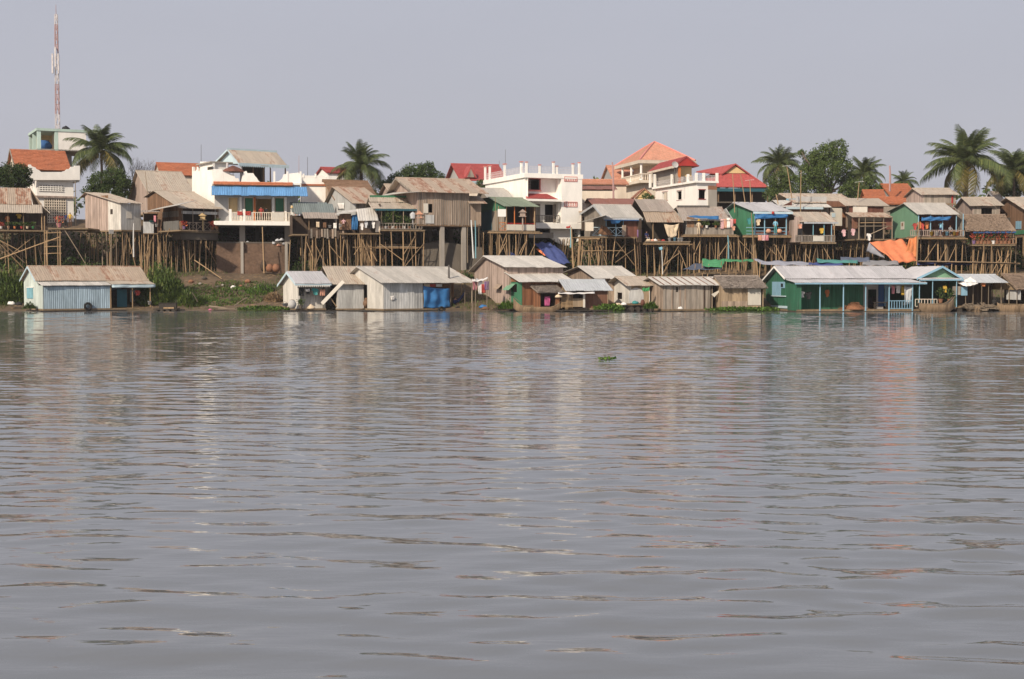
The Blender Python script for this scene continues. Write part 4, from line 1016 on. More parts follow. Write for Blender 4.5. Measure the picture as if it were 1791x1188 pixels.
# --- green gable house
h = House('floating_house', 'green gable-fronted house with light blue trim right of the lavender roof', 'house', 1606, 1676, YW + .8, 537, a=4, D=8)
zr = h.fz(466, h.L / 2, 0); ze = h.fz(485.5, 0, 0); xm = h.L * .56
for sx in (-.3, h.L + .3):
    zz = ze - .1
    slope((xm, -.5, zr), (xm, h.D, zr), (sx, -.5, zz), 'roof_lavender', h.root, .9)
    MB().prism([(xm, -.6, zr - .16), (xm, -.6, zr + .06), (sx, -.6, zz + .06), (sx, -.6, zz - .16)], (0, .07, 0)).build('barge_board', 'blue_light', h.root)
MB().prism([(.1, 0, ze - .02), (h.L - .1, 0, ze - .02), (xm, 0, zr - .15)], (0, .08, 0)).build('gable_wall', 'green_pale', h.root)
slope((-.2, 0, ze - .03), (h.L + .1, 0, ze - .03), (-.2, -1.2, h.fz(489, 0, -1.2)), 'roof_lavender', h.root, .9)
h.box('fascia', -.2, h.L + .1, -1.27, -1.23, h.fz(491, 0, -1.2), h.fz(488.5, 0, -1.2), 'blue_light')
h.box('floor', 0, h.L, -1.2, h.D, -.16, 0, 'deck_wood'); h.box('side_wall', 0, .08, .1, h.D, 0, ze - .15, 'green'); h.box('side_wall', h.L - .08, h.L, .1, h.D, 0, ze - .15, 'green'); h.box('back_wall', .08, h.L - .08, 3.0, 3.08, 0, ze, 'interior_green')
for px in (1609, 1632, 1674): h.post(px, -.1, ze - .25, -1.1, .06, 'blue_light')
h.railing(1602, 1640, 0, .8, -1.15, 'cream', 'bars', .3); raft(h.root, -.2, h.L, -1.3, h.D, -.17)
shirt('yellow shirt hanging in the porch of the green gable house', h.pt(1653, 499, -.6), 'c_yellow', .45, .75, h.a)
jar('yellow paper lantern under the eave of the green gable house', h.pt(1617, 498, -.5), 'c_yellow', .14, .4, 'lantern', 'lantern')
potplant('leafy green plant on the rail of the green gable house, left one', h.pt(1645, 530, -1.4), 'leaf_mid', 'terracotta', 1.0, .22, 21); potplant('leafy green plant on the rail of the green gable house, right one', h.pt(1661, 530, -1.4), 'leaf_mid', 'terracotta', .9, .22, 22)
boat('heavy brown wooden boat below the green gable house', Vector((K(1668, 540) * 136.4, 136.5, 0)), Vector((K(1606, 540) * 136.2, 136.2, 0)), w=1.3, hgt=.75, bow=.7, stern=.1)
# --- shack with white gable cloth
h = House('floating_shack', 'low shack with white cloth gable and grey sheet roof near the right edge', 'house', 1703, 1756, YW + .6, 535, a=6, D=4.5)
zr = h.fz(481, 0, 2.2); zf = h.fz(494.5, 0, -.4)
h.gable_roof(zr, zf, 'roof_bluegrey', x0=-.8, x1=h.L + .2, of=.4, ob=.4)
h.box('floor', -1.5, h.L, -.5, h.D, -.16, 0, 'deck_wood'); h.box('back_wall', -1.4, h.L, 2.6, 2.68, 0, h.rz(2.6) - .1, 'plank_dark')
for px in (1673, 1690, 1703, 1718, 1730, 1752): h.post(px, -.2, h.rz(0) - .1, R.uniform(-.3, .2), .05, 'bamboo_grey')
tag(cloth('gable_cloth', [W(1675, 495, 137.6), W(1698, 484, 138.2), W(1711, 496, 137.6), W(1690, 501, 137.0)], 'c_white', None, .05, .04), 'white cloth stretched over the gable end of the low shack', 'cloth')
h.fbox('door', 1681, 502, 1692, 517, -.25, -.19, 'blue_light'); h.fbox('door', 1666, 501, 1680, 516, -.25, -.19, 'plank_grey')
raft(h.root, -2.0, h.L, -.6, h.D, -.17)
b = MB()
for k in range(70): p = Vector((R.uniform(-1.3, 1.6), R.uniform(-.5, .5), R.uniform(0, .6))); b.tube(p, p + Vector((R.uniform(-.8, .8), R.uniform(-.3, .3), R.uniform(-.1, .35))), R.uniform(.02, .06), n=4)
for k in range(10): p = (R.uniform(-1.2, 1.4), R.uniform(-.4, .2), R.uniform(0, .4)); b.box(p[0], p[0] + .5, p[1], p[1] + .3, p[2], p[2] + .25)
o = b.build('timber_pile', 'bamboo_grey'); o.location = W(1706, 541, 136.9); o.location.z = .05; o['kind'] = 'stuff'; tag(o, 'tangled heap of grey timber at the water by the low shack', 'timber')
shirt('orange cloth under the eave of the low shack', h.pt(1720, 495, -.2), 'c_orange', .6, .35, h.a)
boat('small brown boat drawn up between the timber heap and the thatched hut', Vector((K(1722, 540) * 136.6, 136.8, 0)), Vector((K(1695, 540) * 136.4, 137.4, 0)), w=.9, hgt=.5, bow=.4)
# --- thatched hut at right edge
h = House('thatched_hut', 'thatched hut with wicker gable at the right edge of the water', 'house', 1786, 1850, YW - .4, 532, 1738, 5.2)
ya = h.gy(1763); zr = h.fz(480, 0, ya); zf = h.fz(506, 0, -.4)
h.gable_roof(zr, zf, 'thatch', x0=-.6, x1=h.L, of=.4, ob=.4, yr=ya, zb=h.fz(505, 0, h.D + .4))
zl = min(h.rz(0), h.rz(h.D)); MB().prism([(-.3, -.2, zl - .2), (-.3, h.D + .2, zl - .1), (-.3, ya, zr - .1)], (.08, 0, 0)).build('gable_wall', 'wicker', h.root)
h.box('floor', -.3, h.L, -.2, h.D, -.16, 0, 'deck_wood'); h.box('back_wall', 1.2, 1.28, -.1, h.D, 0, zl, 'plank_dark'); h.box('front_wall', 1.28, h.L, -.1, -.02, 0, zl, 'mat_weave')
for px in (1741, 1757, 1770, 1784): y = h.gy(px); pole('post', (-.25, y, -.2), (-.25, y, zl - .1), .05, 'bamboo_grey', h.root)
h.gbox('low_wall', 1760, 508, 1784, 524, -.1, -.02, 'sheet_grey'); raft(h.root, -.5, h.L, -.4, h.D, -.17)
boat('brown boat at the right edge before the thatched hut', Vector((K(1800, 540) * 136.2, 136.2, 0)), Vector((K(1745, 540) * 136.8, 137.0, 0)), w=1.0, hgt=.6, bow=.6)
bucket('white bucket in the thatched hut porch', h.wp(-.5, h.gy(1748), 0), 'c_white', .2, .35)

# ================================================================== stilt houses along the top of the bank
YS = 152.5
def stilt_house(label, xf, xr, floor, ridge, eave, roof, wall, Y=YS, stilts=(), rows=3, braces=2, sm='bamboo', **k):
    h = simple('stilt_house', label, 'house', xf, xr, Y, floor, ridge, eave, roof, wall, **k)
    if stilts: h.stilts(stilts, rows, sm, braces=braces)
    return h
def deck(h, px0, px1, y0, y1, z, m='deck_wood', th=.14, rail=None):
    xa, xb = h.fx(px0, y0), h.fx(px1, y0); o = h.box('deck', xa, xb, y0, y1, z - th, z, m)
    b = MB().tube((xa - .3, y0 + .05, z - th - .08), (xb + .3, y0 + .05, z - th - .08), .07, n=6); b.build('deck_beam', 'bamboo', h.root); return o
def lintel(h, px0, px1, py, y=-.02, m='bamboo', r=.06):
    a, b = h.F(px0, py, y), h.F(px1, py, y); pole('beam', a, b, r, m, h.root)

# --- far left: rusty hipped roof, slatted wall
h = House('stilt_house', 'slatted stilt house with rusty two-step roof at the left edge', 'house', -30, 84, YS, 402, a=22, D=6.5)
zt = h.fz(328, 0, 3.5); zm = h.fz(356, 0, .8); ze = h.fz(371, 0, -.9)
xr_ = h.fx(55, 3.2)
slope((-.5, 3.4, zt), (xr_, 3.4, zt), (-.5, .7, zm), 'roof_rusty', h.root)
slab('roof_hip', [(xr_, 3.4, zt), (xr_ + .6, 6.9, zt - 2.2), (h.fx(75, .7), .7, zm)], .06, 'roof_rusty', h.root)
slope((-.5, .75, zm - .05), (h.fx(74, .7), .75, zm - .05), (-.5, -1.0, ze), 'roof_beige', h.root)
slab('roof_hip', [(h.fx(74, .7), .75, zm - .05), (h.fx(89, -1), -1.0, ze), (h.fx(89, -1) + .2, 3.0, ze)], .06, 'roof_beige', h.root)
slope((-.5, 3.4, zt), (xr_, 3.4, zt), (-.5, 6.9, zt - 2.2), 'roof_rusty', h.root, 2.5)
h.box('floor', -.2, h.L, -.8, h.D, -.16, 0, 'deck_wood'); h.box('side_wall', h.L - .1, h.L, .1, h.D, 0, ze + .2, 'plank_dark'); h.box('back_wall', 0, h.L, h.D - .1, h.D, 0, zm, 'plank_dark')
for i in range(46):
    x = h.L * i / 46
    if h.fx(16) < x < h.fx(40): continue
    o = h.box('wall_slat', x, x + .1, .05, .09, 0, ze + .35, 'plank_dark')
h.box('inner_wall', 0, h.L, 1.8, 1.88, 0, zm - .2, 'interior'); h.post(15, 0, ze + .1, -.7, .06); h.post(42, 0, ze + .1, -.7, .05); h.post(74, -.1, ze + .1, -.7, .06)
h.stilts((-15, 13, 43, 60, 79), 3, braces=3, r=.1); GP = 'potted plants on the left-edge porch'
for i, (px, c) in enumerate([(2, 'white'), (15, 'peach'), (26, 'orange'), (38, 'red'), (48, 'cream'), (58, 'green')]):
    potplant('potted plant %s on the rail of the slatted stilt house' % ['at the left frame edge', 'in the peach pot', 'in the orange pot', 'in the red pot', 'in the cream pot', 'in the green pot'][i], h.pt(px, 400, -.6), 'leaf_mid' if i else 'leaf_flower', 'c_' + c, .35, .14, i + 40, GP)
shirt('orange shirt in the doorway of the slatted stilt house', h.pt(13, 378, -.2), 'c_orange', .5, .7, h.a); shirt('yellow shirt in the doorway of the slatted stilt house', h.pt(33, 374, -.2), 'c_yellow', .6, .55, h.a)
# ladder frame and landing right of it
lf = empty('bamboo_landing', W(80, 400, YS - .4), 0, 'bamboo landing frame with rungs between the slatted house and the grey shack', 'landing')
o0 = Vector(lf.location); P_ = lambda px, py, dy=0: W(px, py, YS - .4 + dy) - o0
for px in (79, 83, 102, 106):
    g = ground(W(px, 470, YS).x, YS - .4) - o0.z; pole('post', (P_(px, 460).x, 0, g - .3), (P_(px - 1, 376).x, 0, P_(px, 378 if px in (79, 102) else 404).z), .08, 'bamboo', lf)
for py in (408, 421, 432, 444): pole('rung', P_(77, py), P_(108, py - 1), .05, 'bamboo', lf)
pole('brace', P_(0, 453), P_(104, 415), .07, 'bamboo', lf); pole('brace', P_(0, 421), P_(36, 440), .06, 'bamboo', lf); pole('brace', P_(110, 397), P_(152, 466), .05, 'bamboo_grey', lf)
MB().box(P_(80, 0).x, P_(150, 0).x, -.2, 5.5, P_(0, 399).z - .15, P_(0, 399).z).build('deck', 'deck_wood', lf)
bush('shrub', 'dark leafy shrub growing on the landing beside the slatted house', 92, 397, YS + .3, .9, 1.2, 'leaf_dark', 260, (.4, .8), 91, 'shrub')
bush('shrub', 'thin dry shrub in front of the pinkish shack', 140, 400, YS + .2, .9, 1.5, 'leaf_olive', 150, (.4, .9), 92, 'shrub')
person('person in a yellow shirt standing on the landing by the lattice wall', W(123, 397, YS + 2.0), .3, 'c_yellow', 'c_brown', 1.6, 'stand')
person('person in a dark shirt beside the yellow-shirted person on the landing', W(116, 397, YS + 2.2), -.5, 'c_navy', 'c_black', 1.5, 'stand')
potplant('flowering plant on the landing before the lattice wall', W(103, 398, YS + .8), 'leaf_flower', 'c_pink', .7, .25, 55)

# --- grey pinkish shack
h = House('stilt_house', 'grey shack with pinkish plank side and white panel on tall stilts', 'house', 212, 247, YS + .3, 402, 150, 7.5)
z0 = h.fz(337, 0, h.D - .6); z1 = h.fz(355, 0, -.3)
slope((-.3, h.D - .6, z0), (h.L + .2, h.D - .6, z0), (-.3, -.35, z1), 'roof_beige', h.root); slope((-.3, h.D - .6, z0), (h.L + .2, h.D - .6, z0), (-.3, h.D + .6, z0 - .5), 'roof_beige', h.root, 2.5)
h.box('floor', 0, h.L, -.1, h.D, -.16, 0, 'deck_wood')
ys = h.gy(190)
for a_, b_, m_ in ((ys, h.D, 'plank_pink'), (0, ys, 'sheet_white')):
    za, zb = z1 + (z0 - z1) * (a_ + .35) / (h.D - .25) - .1, z1 + (z0 - z1) * (b_ + .35) / (h.D - .25) - .1
    MB().prism([(0, a_, 0), (0, b_, 0), (0, b_, min(zb, z0)), (0, a_, za)], (.08, 0, 0)).build('side_wall', m_, h.root)
h.gbox('dark_window_panel', 193, 366, 197, 375, -.02, -.005, 'interior'); h.gbox('side_board', 176, 342, 189, 348, -.03, -.005, 'plank_brown')  # the small dark panel stands in for the shade inside a window
h.box('front_wall', .08, h.L, 0, .08, 0, z1 - .03, 'sheet_grey'); h.box('right_wall', h.L - .08, h.L, .09, h.D, 0, z1, 'sheet_dark'); h.box('back_wall', .08, h.L, h.D - .08, h.D, 0, z0 - .3, 'plank_dark')
h.fbox('wall_patch', 222, 370, 231, 382, -.04, -.005, 'white_dirty'); h.fbox('lower_panel', 191, 402, 199, 409, .0, .06, 'sheet_white')
h.stilts((214, 221, 228, 236, 243), 4, braces=3, r=.07, ymax=9)
tag(pole('white_pipe', W(234, 450, YS - .2), W(234, 391, YS - .1), .09, 'pipe_white'), 'white plastic pipe standing below the grey shack', 'pipe')
for k, (px, py0, py1) in enumerate([(150, 440, 402), (158, 445, 402), (168, 448, 402), (178, 452, 402), (186, 458, 402), (195, 465, 403), (203, 466, 403)]):
    p = h.G(px, py1); y = p.y; g = h.gr(0, y); pole('stilt', (R.uniform(-.2, .2), y, g - .3), (0, y, -.1), .07, 'bamboo_grey', h.root)
b = MB()
for k in range(60): p = Vector((R.uniform(-1, 1), R.uniform(-.6, .6), R.uniform(0, .5))); b.tube(p, p + Vector((R.uniform(-.9, .9), R.uniform(-.3, .3), R.uniform(0, 1.2))), .02, n=3)
# --- big pinkish roof behind
h = stilt_house('broad house with plain pinkish-brown roof behind the grey shack', 262, 335, 372, 299, 335, 'roof_beige', 'plank_pink', Y=163, xg=229, D=9, of=.4, eaveb=352, yr=.55, x0=-.3)
tag(pole('thin_pole', W(259, 350, 161), W(254, 300, 161), .05, 'bamboo_grey'), 'thin leaning pole before the pinkish-brown roof', 'pole')
# --- house with curved beige roof and latticed porch
h = House('stilt_house', 'stilt house with sagging beige roof and latticed porch left of the white villa', 'house', 318, 383, YS, 404, 259, 8.5)
zr = h.fz(334, 0, h.gy(273, 0, 334)); yr = h.gy(273, 0, 334)
h.gable_roof(zr, h.fz(364, 0, -.3), 'roof_beige', yr=yr, x0=-.3, x1=h.L + .2, of=.4, ob=.3, zb=h.fz(345, 0, h.D))
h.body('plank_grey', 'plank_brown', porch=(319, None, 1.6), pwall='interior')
h.railing(319, 381, 0, .95, -.05, 'plank_warm', 'cross'); 
for px in (320, 338, 357, 381): h.post(px, 0, h.rz(0), -.03, .06, 'bamboo_grey')
h.fbox('valance', 318, 370, 382, 374, -.06, -.02, 'sheet_grey')
h.fbox('under_box', 316, 404.5, 381, 419, .05, 2.0, 'concrete_dark'); h.stilts((320, 330, 341, 352, 361, 372, 381), 4, r=.1, braces=2, z=-1.0)
xg = -1.2
h.gbox('wash_room_wall', 283, 387, 312, 404, -1.3, -1.22, 'sheet_dark'); h.gbox('wash_room_wall', 284, 370, 312, 381, -.05, -.01, 'plank_grey')
sl = [h.G(258, 370, -1.9), h.G(316, 362, -1.9)]; MB().prism([(-2.0, sl[0].y, sl[0].z), (-2.0, sl[1].y, sl[1].z + .2), (-.1, sl[1].y, sl[1].z + .7), (-.1, sl[0].y, sl[0].z + .5)], (0, 0, .05)).build('side_roof', 'roof_pale', h.root)
MB().box(-2.0, -.02, h.gy(316, -2), h.gy(277, -2), -.16, -.02).build('side_deck', 'deck_wood', h.root)
for k in range(11):
    y = h.D * k / 11 + .5; g = h.gr(-1.5, y); pole('stilt', (-1.5 + R.uniform(-.4, .2), y + R.uniform(-.3, .3), g - .4), (-1.5, y, -.15), R.uniform(.06, .09), 'bamboo', h.root)
pole('brace', h.G(291, 415, -2.0), h.G(297, 400, -2.0), .06, 'bamboo', h.root)
potplant('potted shrub at the right end of the latticed porch', h.pt(379, 401, -.3), 'leaf_mid', 'terracotta', .7, .2, 61); potplant('red-leaved plant on the latticed porch', h.pt(372, 402, -.3), 'leaf_flower', 'terracotta', .5, .18, 62)
potplant('pink flowering plant at the left end of the latticed porch', h.pt(322, 401, -.3), 'leaf_flower', 'c_purple', .45, .18, 63)
o = MB().box(-.06, .06, -.06, .06, 0, 1.1).box(-.35, .35, -.3, .3, 1.1, 1.16).prism([(-.4, -.35, 1.55), (.4, -.35, 1.55), (0, -.35, 1.85)], (0, .7, 0)).box(-.25, .25, -.2, .2, 1.16, 1.55).build('spirit_house', 'yellow_wash'); o.location = h.pt(355, 403, -.2); tag(o, 'small yellow spirit house on a post on the latticed porch', 'shrine')
tag(cloth('hanging_sheet', [h.pt(302, 394, -.5), h.pt(314, 395, -.5), h.pt(314, 403, -.5), h.pt(303, 402, -.5)], 'c_cream', None, .1, .1, 8, 6), 'cream cloth bundle over the beam left of the latticed porch', 'laundry')
# small wash cabin on thin stilts
h = House('wash_cabin', 'small box cabin on thin stilts between the grey shack and the latticed porch', 'house', 251, 277, YS - .6, 408, a=14, D=2.4)
h.box('floor', 0, h.L, 0, h.D, -.1, 0, 'deck_wood'); h.box('front_wall', 0, h.L * .7, 0, .06, 0, h.fz(388), 'sheet_grey'); h.box('back_wall', 0, h.L, h.D - .06, h.D, 0, h.fz(372), 'plank_brown'); h.box('side_wall', 0, .06, .06, h.D - .06, 0, h.fz(371), 'plank_grey')
h.box('side_wall', h.L - .06, h.L, .06, h.D - .06, 0, h.fz(371), 'plank_brown')
slope((-.2, h.D + .1, h.fz(368, 0, h.D)), (h.L + .2, h.D + .1, h.fz(368, 0, h.D)), (-.2, -.2, h.fz(371)), 'roof_old', h.root)
h.stilts((252, 260, 269, 276), 2, r=.07, braces=1)
bucket('turquoise basin on the sill of the box cabin', h.pt(265, 388.5, -.1), 'c_teal', .25, .14); towel('pink towel at the window of the box cabin', h.pt(271, 377, -.05), 'c_pink', .25, .7); bucket('white bucket beside the box cabin', h.pt(274, 397, -.3), 'c_white', .18, .3)

# --- white villa with blue awning
h = House('villa', 'white two-storey villa with blue awning and rooftop pavilion', 'house', 376, 522, 155.5, 388, a=12, D=10)
L, D = h.L, h.D; zc = h.fz(345); zroof = h.fz(322); zpar = h.fz(301)
h.box('floor', -.1, L + .6, -1.7, D, -.35, 0, 'white')
holes_wall(0, L, 0, zroof, [h.hole(400, 346, 416, 371), h.hole(428, 346, 443, 371), h.hole(448, 348, 475, 385), h.hole(481, 347, 497, 370)], .2, 'x', 0).build('front_wall', 'greywash_or_shade', h.root)  # white wall coloured grey: the awning's shade is put into its colour
h.box('side_wall', 0, .2, .21, D, 0, zroof, 'white'); h.box('side_wall', L - .2, L, .21, D, 0, zroof, 'white'); h.box('back_wall', .2, L - .2, D - .2, D, 0, zroof, 'interior'); h.box('inner_wall', .2, L - .2, 3.0, 3.1, 0, zroof, 'yellow_wash')
h.box('roof_slab', -.25, L + .25, -.25, D, zroof, zroof + .2, 'white')
for a_, b_ in ((400, 416), (428, 443), (481, 497)):
    w = h.fbox('window', a_ - 1, 345, b_ + 1, 346.2, -.05, -.005, 'cream'); h.fbox('frame', a_ - 1, 346.3, a_ + .2, 371, -.05, -.005, 'cream', w); h.fbox('frame', b_ - .2, 346.3, b_ + 1, 371, -.05, -.005, 'cream', w)
    h.fbox('shutter', a_ + 1, 347, b_ - 1, 371, .1, .14, 'green_mid' if a_ != 400 else 'yellow_wash', w)
for px in (421, 445.5, 478, 500): h.fbox('pilaster', px - 1.8, 345, px + 1.8, 388, -.12, -.004, 'white' if px != 445.5 else 'orange_paint')
za, zb = h.fz(325.5, 0, -.1), h.fz(341, 0, -1.7)
slope((-.3, -.26, za), (L + .9, -.26, za), (-.3, -1.8, zb), 'roof_blue', h.root, .8)
MB().prism([(-.32, -.26, za - .02), (-.32, -1.8, zb - .02), (-.32, -.26, zb - .02)], (.05, 0, 0)).build('awning_end', 'green_mid', h.root)
slope((-.1, -.2, h.fz(317.5, 0, -.2)), (L - .6, -.2, h.fz(317.5, 0, -.2)), (-.1, -.6, h.fz(323, 0, -.5)), 'tile_orange', h.root, name='tile_strip')
ypar = .1
def stepped(h, pts, y, th, m, name='parapet'):
    P = [h.F(px, py, y) for px, py in pts]; MB().prism(P, (0, th, 0)).build(name, m, h.root)
stepped(h, [(373, 321), (420, 321), (417, 312), (412, 312), (409, 305), (404, 305), (400, 300), (390, 300), (388, 296), (373, 296)], -.1, .25, 'white')
stepped(h, [(421, 321), (458, 321), (452, 316), (449, 311), (446, 308), (443, 303), (433, 303), (431, 299), (426, 301), (423, 312)], -.1, .25, 'white')
stepped(h, [(459, 321), (528, 321), (528, 304), (524, 304), (522, 302), (496, 305), (494, 312), (488, 317)], -.1, .25, 'white')
for px in (480, 503, 526): h.fbox('parapet_post', px - 1.5, 300, px + 1.5, 321, -.15, .2, 'white')
h.box('side_parapet', 0, .2, .2, D, zroof + .2, zpar - .2, 'white'); h.box('side_parapet', L - .2, L, .2, D, zroof + .2, zpar - .4, 'white')
zz = h.fz(385)
b = h.box('balcony_slab', -.0, h.fx(534, -1.8), -1.9, -1.705, -.42, .02, 'white')
for px in (403, 427, 511, 532): h.fbox('balcony_post', px - 2.2, 366, px + 2.2, 387, -1.85, -1.6, 'white')
h.railing(404, 510, 0, 1.0, -1.75, 'cream', 'baluster', .24); h.railing(513, 531, 0, 1.0, -1.75, 'pink_trim', 'baluster', .24)
h.fbox('balcony_panel', 475, 372, 497, 386, -1.8, -1.72, 'white_dirty')
for px in (511, 530):
    jar('golden finial ball on the %s balcony post of the white villa' % ('inner' if px == 511 else 'corner'), h.pt(px, 366, -1.7), 'yellow_wash', .18, .38, 'finial', 'ornament')
for px in (424, 503):
    x = h.fx(px, .2); h.box('column', x - .3, x + .3, 0, .6, h.gr(x, .3) - .5, -.35, 'concrete')
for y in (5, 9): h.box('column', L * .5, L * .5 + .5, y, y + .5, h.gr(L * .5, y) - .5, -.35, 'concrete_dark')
# rooftop pavilion
pv = House('roof_pavilion', 'open pavilion with pale blue scalloped gable roof on top of the white villa', 'pavilion', 424, 502, 157, 318, 383, 6.5)
yrp = pv.gy(404, 0, 262); zr = pv.fz(262, 0, yrp); zf = pv.fz(288, 0, -.3)
pv.gable_roof(zr, zf, 'roof_beige', yr=yrp, x0=-.4, x1=pv.L + .1, of=.3, ob=.3, zb=pv.fz(286, 0, pv.D), trim=None)
MB().prism([(0, 0, pv.rz(0)), (0, pv.D, pv.rz(pv.D)), (0, yrp, pv.rz(yrp))], (.06, 0, 0)).build('gable_wall', 'blue_pale', pv.root)
for (zq, yq, nm) in ((zr, yrp - .1, 'ridge_scallop'), (zf, -.36, 'eave_scallop')):
    b = MB(); n = 26; b.box(-.5, pv.L + .15, yq - .03, yq + .01, zq - .1, zq + .16)
    for k in range(n): x = -.5 + (pv.L + .65) * k / n; w = (pv.L + .65) / n; b.prism([(x, yq - .02, zq - .1), (x + w, yq - .02, zq - .1), (x + w / 2, yq - .02, zq - .28)], (0, .03, 0))
    b.build(nm, 'blue_pale', pv.root)['kind'] = 'stuff'
for yb, zb_ in ((-.3, zf), (pv.D + .3, pv.roofdef[2])): MB().prism([(-.46, yrp, zr - .14), (-.46, yrp, zr + .05), (-.46, yb, zb_ + .05), (-.46, yb, zb_ - .14)], (.05, 0, 0)).build('barge_board', 'blue_pale', pv.root)
for px in (399, 423): pv.post(px, 0, pv.rz(.1), .05, .16, 'mast_white', 'column')
for px in (444, 462, 474, 500): pv.post(px, 0, pv.rz(.1), .6, .1, 'timber', 'column')
pv.box('dark_infill_panel', pv.L * .25, pv.L * .62, 3.0, 3.1, 0, 2.0, 'interior'); pv.box('dark_infill_panel', pv.L * .62, pv.L * .7, 2.2, 3.6, 0, 2.4, 'interior'); pv.box('floor', 0, pv.L, 0, pv.D, -.1, 0, 'concrete')  # dark panels added to stand in for the pavilion's shaded interior
for px, z in ((410, 1.0), (440, .7)): pass
um = empty('garden_umbrella', W(408, 318, 156.5), 0, 'faded red umbrella under the rooftop pavilion', 'umbrella')
MB().lathe([(1.35, 1.05), (.9, 1.4), (.1, 1.75)], n=10).build('canopy', 'plank_red', um); pole('shaft', (0, 0, 0), (0, 0, 1.7), .04, 'pipe_white', um)
# stair tower left of villa
h2 = House('stair_house', 'white stepped wall block at the left side of the villa', 'building', 372, 386, 158, 372, 336, 7)
zt = h2.fz(285); b = MB()
P = [h2.G(px, py) for px, py in [(336, 372), (372, 372), (372, 283), (350, 283), (350, 300), (347, 300), (347, 292), (344, 292), (344, 297), (341, 300), (338, 300), (338, 292), (336, 292)]]
MB().prism(P, (.25, 0, 0)).build('side_wall', 'white', h2.root); h2.box('front_wall', .26, h2.L + 1, 0, .2, 0, zt, 'white'); h2.box('roof_slab', -.3, h2.L + 1.6, -.3, h2.gy(350) + .3, zt + .01, zt + .15, 'concrete')
h2.gbox('window', 363, 292, 372, 297.5, -.03, -.005, 'glass_dark'); 
for k in range(3): h2.gbox('window_bar', 365 + k * 2.6, 292, 365.5 + k * 2.6, 297.5, -.05, -.032, 'concrete_dark')
# retaining wall + rubble
rw = empty('retaining_wall', W(440, 470, 154.5), math.radians(8), 'brown earth-stained retaining wall below the white villa', 'wall')
oo = Vector(rw.location); c8, s8 = math.cos(math.radians(8)), math.sin(math.radians(8))
for k, (pa, pb) in enumerate([(380, 424), (424, 463), (463, 501)]):
    xa, xb = (pa - 440) * 154.5 / FPX, (pb - 440) * 154.5 / FPX
    MB().box(xa, xb - .03, 0, .6, -1.2, (474 - 446) * .0622 * .8 + .2 + .1 * k).build('wall_panel', 'brick_brown', rw); MB().box(xa, xb - .03, .35, 1.2, (474 - 446) * .0622 * .8, (474 - 429) * .0622).build('upper_wall_panel', 'brick_brown', rw)
MB().box((380 - 440) * .0622, (501 - 440) * .0622, .32, 8.5, 2.75, 2.9).build('ledge', 'concrete_dark', rw)
for px in (424, 500): MB().box((px - 440) * .0622 - .15, (px - 440) * .0622 + .15, -.12, .3, -1.2, 2.9).build('buttress', 'concrete', rw)
GR = 'rubbish sacks under the villa'
for i, (px, py, c, s_) in enumerate([(433, 424, 'white', .55), (440, 427, 'grey', .45), (446, 428, 'silver', .5), (456, 428, 'brown', .4), (471, 427, 'grey', .45), (478, 425, 'white', .6), (486, 420, 'silver', .6), (493, 419, 'white', .65), (497, 426, 'grey', .6), (488, 428, 'peach', .5)]):
    sack('%s rubbish sack under the villa, number %d from the left of the heap' % ({'white': 'white', 'grey': 'grey', 'silver': 'silvery', 'brown': 'brown', 'peach': 'peach'}[c], i + 1) if False else ['white rubbish sack at the left end of the ledge under the villa', 'grey rubbish sack beside the leftmost white one under the villa', 'silvery rubbish sack third from the left under the villa', 'brown rubbish sack in the middle of the ledge under the villa', 'grey rubbish sack at the foot of the right heap under the villa', 'white rubbish sack on the left flank of the right heap under the villa', 'silvery rubbish sack near the top of the right heap under the villa', 'white rubbish sack topmost of the right heap under the villa', 'grey rubbish sack at the right end of the heap by the villa column', 'peach rubbish sack at the front of the right heap under the villa'][i], W(px, py + 2.5, 155.3), 'c_' + (c if c != 'white' else 'silver'), s_ * .72, R.uniform(0, 3), GR)
for px, lb in ((459, 'thin bamboo pole leaning by the retaining wall'), (508, 'tall bamboo pole right of the retaining wall')): tag(pole('bamboo_pole', W(px - 3 if px == 508 else px + 3, 478, 152.5), W(px, 397 if px == 459 else 420, 153), .07), lb, 'pole')
jar('upright brown log stump at the foot of the retaining wall', W(461, 475, 153.3), 'plank_dark', .35, 1.2, 'stump', 'stump')
for px, lb in ((472, 'large earthen jar at the foot of the retaining wall, left one'), (483, 'large earthen jar at the foot of the retaining wall, right one')): jar(lb, W(px, 476, 152.8), 'terracotta', .45, .85)
person('person in a red patterned dress on the villa balcony', h.pt(457, 386, -.8), .2, 'c_red', 'c_red', 1.55)
person('person in a dark shirt in the doorway of the villa balcony', h.pt(466, 386, -.4), -.3, 'c_black', 'c_brown', 1.5)
for px, lb in ((420, 'left'), (434, 'right')): towel('red cloth on the villa railing, %s one' % lb, h.pt(px, 369.5, -1.85), 'c_red', .6, .45, h.a, group='cloths on the villa railing')
Hvilla = h

# --- teal-grey roofs right of villa
h = House('stilt_house', 'low stilt house with two dark teal roofs right of the villa', 'house', 530, 590, YS + .6, 410, a=14, D=7)
for (pa, pb, pt_, pbm, yt, ybm, m_) in ((512, 577, 354, 371, 4.5, 1.6, 'roof_teal'), (516, 586, 356, 374, 3.0, .6, 'roof_teal'), (532, 592, 372, 382, .5, -1.2, 'roof_old')):
    xa, xb = h.fx(pa, ybm), h.fx(pb, ybm); za, zb = h.fz(pt_, 0, yt), h.fz(pbm, 0, ybm)
    slope((xa, yt, za), (xb, yt, za), (xa, ybm, zb), m_, h.root)
h.box('floor', -1.2, h.L + .6, -.9, h.D, -.16, 0, 'deck_wood'); h.box('back_wall', -1.2, h.L, 2.0, 2.1, 0, h.fz(376), 'plank_dark'); h.box('left_wall', -1.2, -1.1, 0, 2.0, 0, h.fz(376), 'plank_dark')
